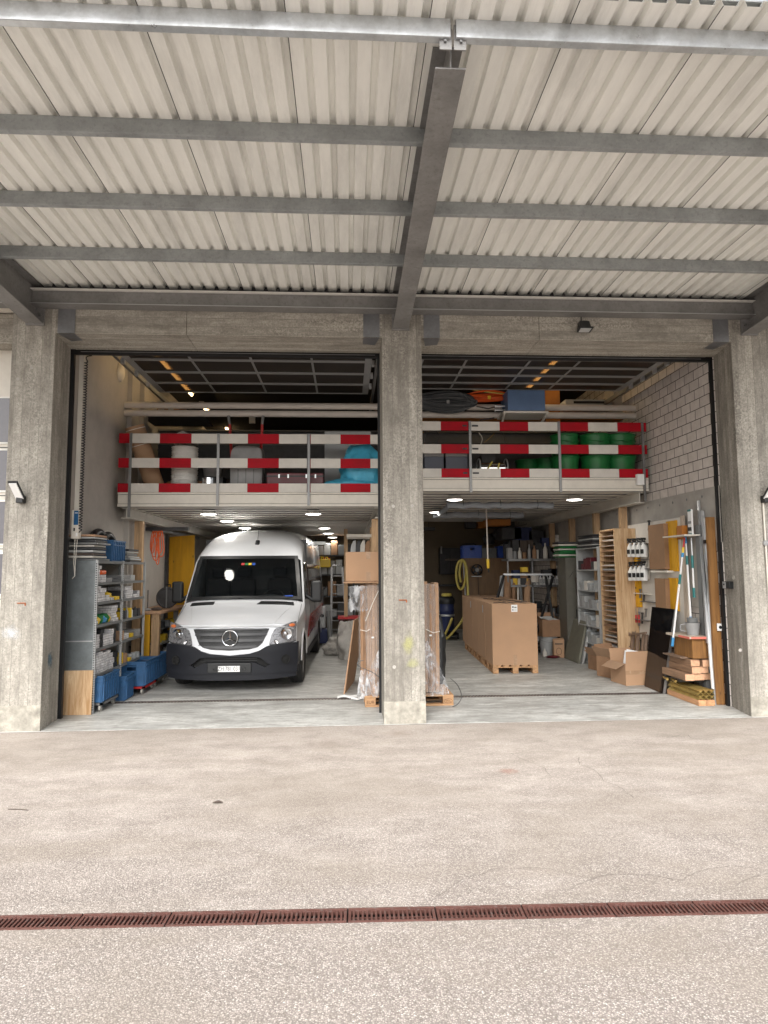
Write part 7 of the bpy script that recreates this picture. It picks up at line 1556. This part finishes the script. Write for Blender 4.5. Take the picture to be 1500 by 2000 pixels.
# long aluminium profiles and boards leaning at the jamb
for i, ((x0, y0, Xa), (x1, y1, Xb), r, m_, lab) in enumerate((((1364, 978, 5.03), (1382, 1256, 4.92), 0.022, 'alu', 'thin long aluminium profile, leftmost at the right jamb'), ((1371, 998, 5.03), (1388, 1180, 4.97), 0.03, 'alu', 'short wide aluminium profile with black clip'), ((1378, 1012, 5.03), (1396, 1378, 4.93), 0.03, 'alu', 'long aluminium channel beside the brown timber'), ((1372, 1100, 5.0), (1392, 1345, 4.90), 0.018, 'paper', 'white long strip between the aluminium profiles'))):
    a, c = atx(x0, y0, Xa), atx(x1, y1, Xb); t = thing('long_profile', lab, 'profile', c); b = MB(); b.bar(c, a, r*1.6, r*1.2); b.build('profile', m_, t)
    if i == 1: b = MB(); p = atx(1379, 1058, 4.99); b.cbox(p, (0.05, 0.06, 0.05)); b.build('clip', 'black', t)
T0, T1, B0, B1 = aty(1380, 1010, 8.66), aty(1396, 1010, 8.66), aty(1400, 1382, 8.62), aty(1417, 1382, 8.62)
b = MB(); b.hexa([(B0.x, 8.62, 0.012), (B1.x, 8.62, 0.012), (B1.x, 8.66, 0.012), (B0.x, 8.66, 0.012)], [(T0.x, 8.66, T0.z), (T1.x, 8.66, T0.z), (T1.x, 8.70, T0.z), (T0.x, 8.70, T0.z)]); one(b, 'timber_plank', 'brown', 'tall stained brown plank leaning inside the right jamb', 'plank')
b = MB(); b.box(4.97, 5.055, 8.90, 9.0, 0.012, 2.45); one(b, 'grey_profile', 'mgrey', 'grey steel channel standing behind the brown plank', 'profile')
p = atx(1406, 1225, 5.0); t = thing('power_socket', 'white surface socket beside the brown plank', 'socket', (5.0, 8.60, 1.03)); b = MB(); b.box(4.995, 5.079, 8.60, 8.62, 0.99, 1.09); b.build('socket_body', 'paper', t, bevel=0.006); b = MB(); b.cyl((5.035, 8.599, 1.04), (5.035, 8.5965, 1.04), 0.022, n=16); b.build('outlet', 'black', t)
# cardboard boxes on the floor by the rack
carton('cardboard_box', 'small open box on the floor, farthest of the three by the rack', (4.62, 11.72, 0.01), (0.34, 0.42, 0.26), 0.15, 'card2', open_=0.9, flaps=(0, 0.8, 0.4, 1.2), group='open boxes by the slot rack')
t = carton('cardboard_box', 'open box with raised flap, middle of the three by the rack', (4.55, 11.0, 0.01), (0.42, 0.42, 0.34), 0.35, 'card2', open_=1.2, flaps=(0, 0.3, 1.0, 0.8), group='open boxes by the slot rack')
t = carton('cardboard_box', 'open taped box with spread flaps, nearest of the three by the rack', (4.52, 10.36, 0.01), (0.40, 0.46, 0.34), 0.12, 'card', open_=1.35, flaps=(1.12, 0.6, 1.0, -0.35), group='open boxes by the slot rack')
b = MB(); b.box(-0.202, 0.202, -0.234, -0.231, 0.17, 0.23); b.build('tape', 'tape', t)
for i, (x, y, z, a_) in enumerate(((4.62, 11.66, 0.24, 0.3), (4.50, 10.95, 0.30, -0.4))): b = MB(); b.cbox((x, y, z), (0.2, 0.24, 0.004), rz=a_, rx=0.25); one(b, 'paper_sheet', 'paper', ('white sheet in the farthest open box', 'white sheet in the middle open box')[i], 'paper')
t = thing('display_holder', 'white plastic frame standing in the nearest open box', 'frame', (4.62, 10.5, 0.2), -0.3, local=True)
for p_ in (((-0.12, 0, 0), (-0.07, 0, 0.30)), ((-0.07, 0, 0.30), (0.10, 0, 0.27)), ((0.10, 0, 0.27), (0.08, 0, 0.0))): b = MB(); b.bar(p_[0], p_[1], 0.02, 0.05); b.build('bar', 'paper', t)

# ================================================================== GOODS ON THE PLATFORMS
ZL, ZR = 3.096, 3.341
# left: paper roll, buckets, pails
t = thing('paper_roll', 'large brown paper roll leaning at the left end of the left platform', 'paper roll', (-3.2, 10.9, ZL)); a, c = aty(308, 940, 11.0), aty(262, 832, 10.7); b = MB(); b.cyl((a.x, 11.0, ZL+0.05), (c.x, 10.72, c.z), 0.155, n=22); b.build('roll', 'card', t)
d_ = (Vector((c.x, 10.72, c.z))-Vector((a.x, 11.0, ZL+0.05))).normalized()
for f in (0.45, 0.72, 0.95):
    p = Vector((a.x, 11.0, ZL+0.05)).lerp(Vector((c.x, 10.72, c.z)), f); b = MB(); b.cyl(p, p+d_*0.012, 0.158, n=22); b.build('string', 'rope', t)
t = thing('paper_roll', 'second brown paper roll lying behind the first on the left platform', 'paper roll', (-2.9, 11, ZL)); b = MB(); b.cyl((-3.1, 11.4, ZL+0.17), (-2.45, 11.15, ZL+0.15), 0.14, n=20); b.build('roll', 'card2', t)
x = aty(358, 900, 10.85).x
for i in range(9): bucket('white bucket in the nested stack on the left platform, %s from the bottom' % ORD[i], (x, 10.95, ZL+0.01+0.085*i*0.95), 0.215-0.0*i, 0.16, 'white', group='nested white buckets', cone=0.9, ribs=1, handle=False)
b = MB(); T2 = Matrix.Translation((x-0.02, 11.0, ZL+0.90)) @ Matrix.Rotation(-0.45, 4, 'Y'); b.lathe([(0.0, 0.20), (0.09, 0.19), (0.14, 0.12), (0.16, 0.0), (0.14, 0.0)], 20, T2); one(b, 'white_funnel', 'lgrey', 'pale upturned pot on top of the nested bucket stack', 'pot')
b = MB(); b.box(x-0.25, x+0.2, 10.85, 11.2, ZL+0.865, ZL+0.885) if False else b.lathe([(0, 0), (0.2, 0), (0.2, 0.02), (0, 0.02)], 20, Matrix.Translation((x, 11.0, ZL+0.885))); one(b, 'flat_disc', 'white', 'flat white lid under the upturned pot', 'lid')
x = aty(408, 890, 10.9).x; b = MB(); b.box(x-0.2, x+0.2, 11.1, 11.4, ZL, ZL+0.35); one(b, 'storage_box', 'dark', 'dark box behind the silver tin on the left platform', 'box'); bucket('grey pail on the dark box of the left platform', (x, 11.2, ZL+0.352), 0.17, 0.22, 'grey', handle=False)
x = aty(408, 930, 10.7).x; b = MB(); b.lathe([(0, 0), (0.105, 0), (0.105, 0.25), (0.11, 0.255), (0.11, 0.265), (0.09, 0.262), (0, 0.262)], 22, Matrix.Translation((x, 10.72, ZL))); one(b, 'silver_tin', 'chrome', 'shiny silver tin on the left platform', 'tin')
# grey mixing tub standing on edge
a, c = aty(447, 944, 10.75), aty(515, 868, 10.75); t = thing('mortar_tub', 'grey mortar tub standing upright on the left platform', 'tub', ((a.x+c.x)/2, 10.75, ZL)); w2, h2 = (c.x-a.x)/2, (c.z-ZL); xc_ = (a.x+c.x)/2
prof = []; 
for k in range(0, 33):
    a_ = 2*math.pi*k/32; n = 5; cx = (abs(math.cos(a_))**(2/n))*(1 if math.cos(a_) >= 0 else -1); cy = (abs(math.sin(a_))**(2/n))*(1 if math.sin(a_) >= 0 else -1); prof.append((cx, cy))
b = MB(); b.smooth = True
vs = [];
for (sc1, yy) in ((1.0, 10.92), (1.02, 10.90), (0.93, 10.74), (0.80, 10.715), (0.0, 10.71)): vs += [Vector((xc_+cx*w2*sc1, yy, ZL+h2/2+cy*h2/2*sc1)) for cx, cy in prof[:-1]]
b.add(vs, [(i*32+j, i*32+(j+1) % 32, (i+1)*32+(j+1) % 32, (i+1)*32+j) for i in range(4) for j in range(32)]); b.build('tub_body', 'grey', t)
b = MB()
for k in (-0.5, 0, 0.5): b.box(xc_+k*w2*0.9-0.008, xc_+k*w2*0.9+0.008, 10.705, 10.712, ZL+h2*0.12, ZL+h2*0.5)
b.build('rib', 'mgrey', t)
# dark red case
a, c = aty(522, 945, 10.7), aty(632, 925, 10.7); t = thing('tool_case', 'long dark red case on the left platform', 'case', (a.x, 10.7, ZL)); b = MB(); b.box(a.x, c.x, 10.6, 10.95, ZL, c.z); b.build('case_body', 'dred', t, bevel=0.015); b = MB(); b.box(a.x-0.005, c.x+0.005, 10.59, 10.96, c.z-0.07, c.z-0.05); b.build('seam', 'black', t)
for f in (0.22, 0.38, 0.7, 0.86): b = MB(); xx = a.x+(c.x-a.x)*f; b.box(xx-0.012, xx+0.012, 10.583, 10.589, c.z-0.09, c.z-0.03); b.build('latch', 'alu', t)
a, c = aty(634, 944, 11.3), aty(724, 843, 11.3); b = MB(); b.box(a.x, c.x, 11.3, 11.32, ZL, c.z); one(b, 'pale_board', 'lgrey', 'pale grey board standing behind the blue tarpaulin', 'board')
x = aty(695, 905, 10.8).x; blob('tarpaulin', 'folded light blue tarpaulin heap at the right of the left platform', (x+0.08, 10.90, ZL), (0.36, 0.22, 0.86), 'tarp', 'tarpaulin', seed=101, amp=0.22, n=40)
blob('tarpaulin', 'second light blue tarpaulin fold lying under the heap', (x-0.06, 10.80, ZL), (0.42, 0.2, 0.28), 'tarp', 'tarpaulin', seed=102, amp=0.25, n=36)
for i, (x0, y0, x1, y1) in enumerate(((446, 812, 452, 850), (514, 812, 510, 850))):
    a, c = aty(x0, y0, 10.85), aty(x1, y1, 10.85); m_ = a.lerp(c, 0.45); t = thing('steel_prop', ('left', 'right')[i]+' grey and red prop sticking up from the left platform', 'prop', c); b = MB(); b.cyl(a, m_, 0.026, n=12); b.build('upper_tube', 'steel', t); b = MB(); g_ = Vector((c.x+(c.x-a.x), 10.85, ZL)); b.cyl(m_, g_, 0.024, n=12); b.build('lower_tube', 'red', t)
a = aty(493, 820, 12.9); b = MB(); b.box(a.x-0.06, a.x+0.06, 12.85, 12.9, a.z-0.08, a.z+0.08); one(b, 'junction_box', 'lgrey', 'grey junction box on the girder behind the left pipes', 'junction box')
a, c = aty(275, 782, 11.9), aty(313, 756, 11.9); t = carton('cardboard_box', 'tilted brown box with white labels above the left pipes', (-3.25, 12.0, 4.66), (0.42, 0.35, 0.24), -0.2, 'card2'); b = MB(); b.box(-0.18, -0.06, -0.179, -0.176, 0.04, 0.14); b.box(0.02, 0.12, -0.179, -0.176, 0.08, 0.19); b.build('label', 'lgrey', t)
b = MB(); b.box(-3.7, -2.6, 11.6, 12.5, 4.62, 4.65); one(b, 'steel_shelf', 'dark', 'dark shelf above the left pipes under the raised door', 'shelf')
rb = random.Random(21)
for i in range(10):
    x = -2.6+0.33*i; h = rb.uniform(0.25, 0.6); b = MB(); b.box(x, x+rb.uniform(0.2, 0.31), 11.9, 12.3, ZL, ZL+h); one(b, 'storage_box', rb.choice(['dark', 'black', 'dred', 'bark', 'dark']), 'dark box in the rear row on the left platform, %s from the left' % ORD[i], 'box', 'dark boxes at the back of the left platform')
# right: tubs, boxes, reel, coils
for ci, (px, r) in enumerate(((1104, 0.235), (1163, 0.26), (1224, 0.26))):
    x = aty(px, 900, 10.85).x; x = min(x, 4.72)
    for k in range(4):
        z = ZR+[0.0, 0.42, 0.53, 0.64][k]; t = thing('green_tub', 'green tub, %s stack, %s from the bottom' % (('left', 'middle', 'right')[ci], ORD[k]), 'tub', (x, 10.86, z), 0, 'green tubs on the right platform', local=True); hh = 0.42 if k == 0 else 0.16
        if k: b = MB(); b.lathe([(r*0.93, 0.02), (r*0.97, 0.10), (r, 0.13), (r+0.012, 0.14), (r+0.012, 0.152), (r*0.95, 0.155), (r*0.85, 0.06), (0, 0.05)], 28)
        else: b = MB(); b.lathe([(0, 0), (r*0.82, 0), (r*0.95, 0.34), (r, 0.38), (r+0.012, 0.395), (r+0.012, 0.42), (r*0.95, 0.42), (r*0.8, 0.05), (0, 0.05)], 28)
        b.build('tub_body', 'green', t); b = MB()
        for s in (0, 1): a_ = -math.pi/2+s*math.pi; z_ = hh-0.03 if k == 0 else 0.12; b.cbox(((r+0.02)*math.cos(a_), (r+0.02)*math.sin(a_), z_), (0.11, 0.03, 0.022))
        b.build('handle', 'green', t, bevel=0.006)
for ci, (px, r, Y) in enumerate(((1030, 0.22, 11.4), (1068, 0.22, 11.25))):
    x = aty(px, 900, Y).x; t = thing('green_tub', '%s single green tub in the dark left of the stacks' % ('left', 'right')[ci], 'tub', (x, Y, ZR), 0, 'green tubs on the right platform', local=True); b = MB(); b.lathe([(0, 0), (r*0.82, 0), (r, 0.42), (r+0.012, 0.44), (r*0.95, 0.45), (r*0.8, 0.05), (0, 0.05)], 24); b.build('tub_body', 'green', t)
for i, (x0, x1) in enumerate(((828, 865), (869, 911))):
    a, c = aty(x0, 917, 10.75), aty(x1, 896, 10.75); t = thing('grey_crate', ('left', 'right')[i]+' dark slate crate with pale lid on the right platform', 'crate', (a.x, 10.7, ZR)); b = MB(); b.box(a.x, c.x, 10.65, 11.1, ZR, c.z+0.02); b.build('crate_body', M.setdefault('slate', mat('slate_plastic', (0.055, 0.062, 0.085), 0.5)), t, bevel=0.008); b = MB(); b.box(a.x+0.0, c.x, 10.66, 11.1, c.z+0.021, c.z+0.13); b.build('lid', 'grey', t, bevel=0.006)
t = thing('cable_reel', 'steel cable reel with stand on the right platform', 'cable reel', (2.4, 10.9, ZR)); a, c = aty(937, 905, 10.8), aty(990, 905, 10.8)
for x_ in (a.x, c.x): b = MB(); b.tube(ringpts((x_, 10.9, ZR+0.22), 0.17, 0.17, 24, 'x'), 0.012, 6); b.bar((x_, 10.74, ZR+0.22), (x_, 11.06, ZR+0.22), 0.012, 0.02); b.build('flange', 'alu', t)
b = MB(); b.cyl((a.x+0.02, 10.9, ZR+0.22), (c.x-0.02, 10.9, ZR+0.22), 0.10, n=20); b.build('drum', 'chrome', t)
b = MB(); b.tube([(a.x+0.08, 10.80, ZR+0.12), (a.x+0.16, 10.79, ZR+0.24), (a.x+0.22, 10.82, ZR+0.33)], 0.014, 6); b.tube([(a.x+0.30, 10.80, ZR+0.10), (a.x+0.33, 10.79, ZR+0.3)], 0.014, 6); b.build('cable', 'yhose', t)
b = MB(); b.tube([(a.x+0.05, 10.65, ZR+0.02), (a.x+0.12, 10.65, ZR+0.05), (c.x, 10.65, ZR+0.05), (c.x+0.06, 10.65, ZR+0.02)], 0.012, 6); b.build('stand', 'alu', t)
# cable coils on the pipes
def loops(name, lab, x0, x1, zc, n, rz_, mt, seed, Y=10.85, r=0.014, hd='black'):
    rnd = random.Random(seed); t = thing(name, lab, 'cable coil', ((x0+x1)/2, Y, zc)); b = MB()
    for i in range(n):
        cx = (x0+x1)/2+rnd.uniform(-.03, .03)*2; hx = (x1-x0)/2*rnd.uniform(0.8, 1.0); hz = rz_*rnd.uniform(0.12, 1.0); sag = rnd.uniform(-0.04, 0.05); ph = rnd.uniform(-0.25, 0.25)
        b.tube([(cx+hx*math.cos(a), Y+rnd.uniform(-0.03, 0.03)*0+0.05*math.sin(2*a+ph*9)-0.012*(i % 5), zc+hz*math.sin(a+ph)*(0.75+0.25*math.cos(a))+sag) for a in [2*math.pi*k/26 for k in range(27)]], r, 6)
    b.build('loops', mt, t); b = MB(); b.cbox(((x0+x1)/2+0.05, Y-0.08, zc-0.02), (0.05, 0.03, 0.06)); b.build('tie', hd, t); return t
a, c = aty(822, 780, 10.85), aty(927, 780, 10.85); loops('cable_coil', 'thick black and grey cable coil hanging over the right pipes', a.x-0.12, c.x, 4.71, 24, 0.23, 'gcable', 3, r=0.0135, hd='grey')
a, c = aty(905, 772, 10.9), aty(993, 772, 10.9); loops('hose_coil', 'orange red hose bundle lying on the right pipes', a.x, c.x, 4.82, 9, 0.09, 'orange', 5, Y=10.95, r=0.013, hd='yellow')
b = MB(); P = [aty(x, y, 10.9) for x, y in ((905, 757), (930, 762), (955, 766), (990, 770))]; b.tube(P, 0.012, 6); b.tube([aty(930, 753, 10.95), aty(945, 764, 10.9)], 0.014, 6); one(b, 'yellow_hose', 'yhose', 'thin yellow hose laid over the orange bundle', 'hose')
# blue heater on a bracket
a, c = aty(992, 801, 10.55), aty(1064, 762, 10.55); t = thing('blue_unit', 'blue metal box on a pale bracket in front of the right pipes', 'unit', (a.x, 10.6, a.z)); b = MB(); b.box(a.x, c.x, 10.55, 11.05, a.z, c.z); b.build('housing', 'bluebox', t, bevel=0.006)
b = MB(); b.hexa([(a.x-0.06, 10.60, a.z-0.035), (c.x+0.07, 10.60, a.z-0.035), (c.x+0.07, 11.1, a.z-0.035), (a.x-0.06, 11.1, a.z-0.035)], [(a.x-0.06, 10.60, a.z-0.002), (c.x+0.07, 10.60, a.z-0.002), (c.x+0.07, 11.1, a.z-0.002), (a.x-0.06, 11.1, a.z-0.002)]); b.bar((a.x-0.04, 10.62, a.z-0.04), (a.x-0.02, 11.05, a.z-0.22), 0.03, 0.03); b.bar((c.x+0.05, 10.62, a.z-0.04), (c.x+0.0, 11.05, a.z-0.22), 0.03, 0.03); b.build('bracket', 'cream', t)
for dz in (0.05, 0.12): b = MB(); b.tube([(a.x-0.16, 10.75, a.z+dz), (a.x, 10.75, a.z+dz)], 0.018, 8); b.cyl((a.x-0.18, 10.75, a.z+dz), (a.x-0.16, 10.75, a.z+dz), 0.03, n=10); b.build('valve', 'alu', t)
b = MB(); b.tube([(a.x-0.5, 10.7, a.z+0.10), (a.x-0.3, 10.7, a.z+0.06), (a.x-0.18, 10.74, a.z+0.10)], 0.013, 6); b.tube([(a.x-0.45, 10.7, a.z-0.14), (a.x-0.2, 10.7, a.z-0.10)], 0.013, 6); one(b, 'spray_lance', 'bark', 'brown lances lying left of the blue box', 'lance')
a, c = aty(1064, 792, 11.2), aty(1091, 758, 11.2); b = MB(); b.box(a.x, c.x, 11.15, 11.2, 4.45, c.z); one(b, 'orange_board', 'oply', 'orange board behind the blue box', 'board')
a, c = aty(1105, 790, 11.6), aty(1208, 784, 11.6); b = MB(); b.box(a.x, c.x, 11.6, 12.1, a.z-0.06, c.z+0.03); t = one(b, 'long_carton', 'lgrey', 'long white printed carton lying above the right pipes', 'carton'); b = MB(); b.box(a.x+0.15, a.x+0.75, 11.596, 11.5995, c.z-0.045, c.z+0.0); b.build('print', 'black', t)
b = MB(); b.box(1.2, 5.0, 11.3, 12.2, 4.53, 4.56); one(b, 'rack_board', 'oply', 'orange board shelf behind the right pipes', 'board')
for i in range(10):
    x = 1.0+0.38*i; h = rb.uniform(0.25, 0.75); b = MB(); b.box(x, x+rb.uniform(0.22, 0.36), 11.9, 12.3, ZR, ZR+h); one(b, 'storage_box', rb.choice(['dark', 'black', 'bark', 'dark']), 'dark box in the rear row on the right platform, %s from the left' % ORD[i], 'box', 'dark boxes at the back of the right platform')
b = MB(); b.box(-3.6, 0.9, 12.4, 12.43, ZL, ZL+1.15); one(b, 'partition_sheet', 'dark', 'dark partition behind the goods of the left platform', 'partition')
b = MB(); b.box(0.95, 5.0, 12.6, 12.63, ZR, ZR+1.0); one(b, 'partition_sheet', 'dark', 'dark partition behind the goods of the right platform', 'partition')
for i, pts in enumerate((((830, 838), (832, 850), (830, 862)), ((852, 842), (857, 852), (853, 866)), ((935, 845), (942, 856), (939, 868)), ((978, 842), (984, 854), (986, 866)), ((966, 846), (956, 856), (946, 864)))):
    cable('cable', 'thin loose cable between the boards of the right platform, %s from the left' % ORD[i], [aty(x, y, 10.8) for x, y in pts], 0.006, ('gcable', 'gcable', 'rope', 'gcable', 'gold')[i])
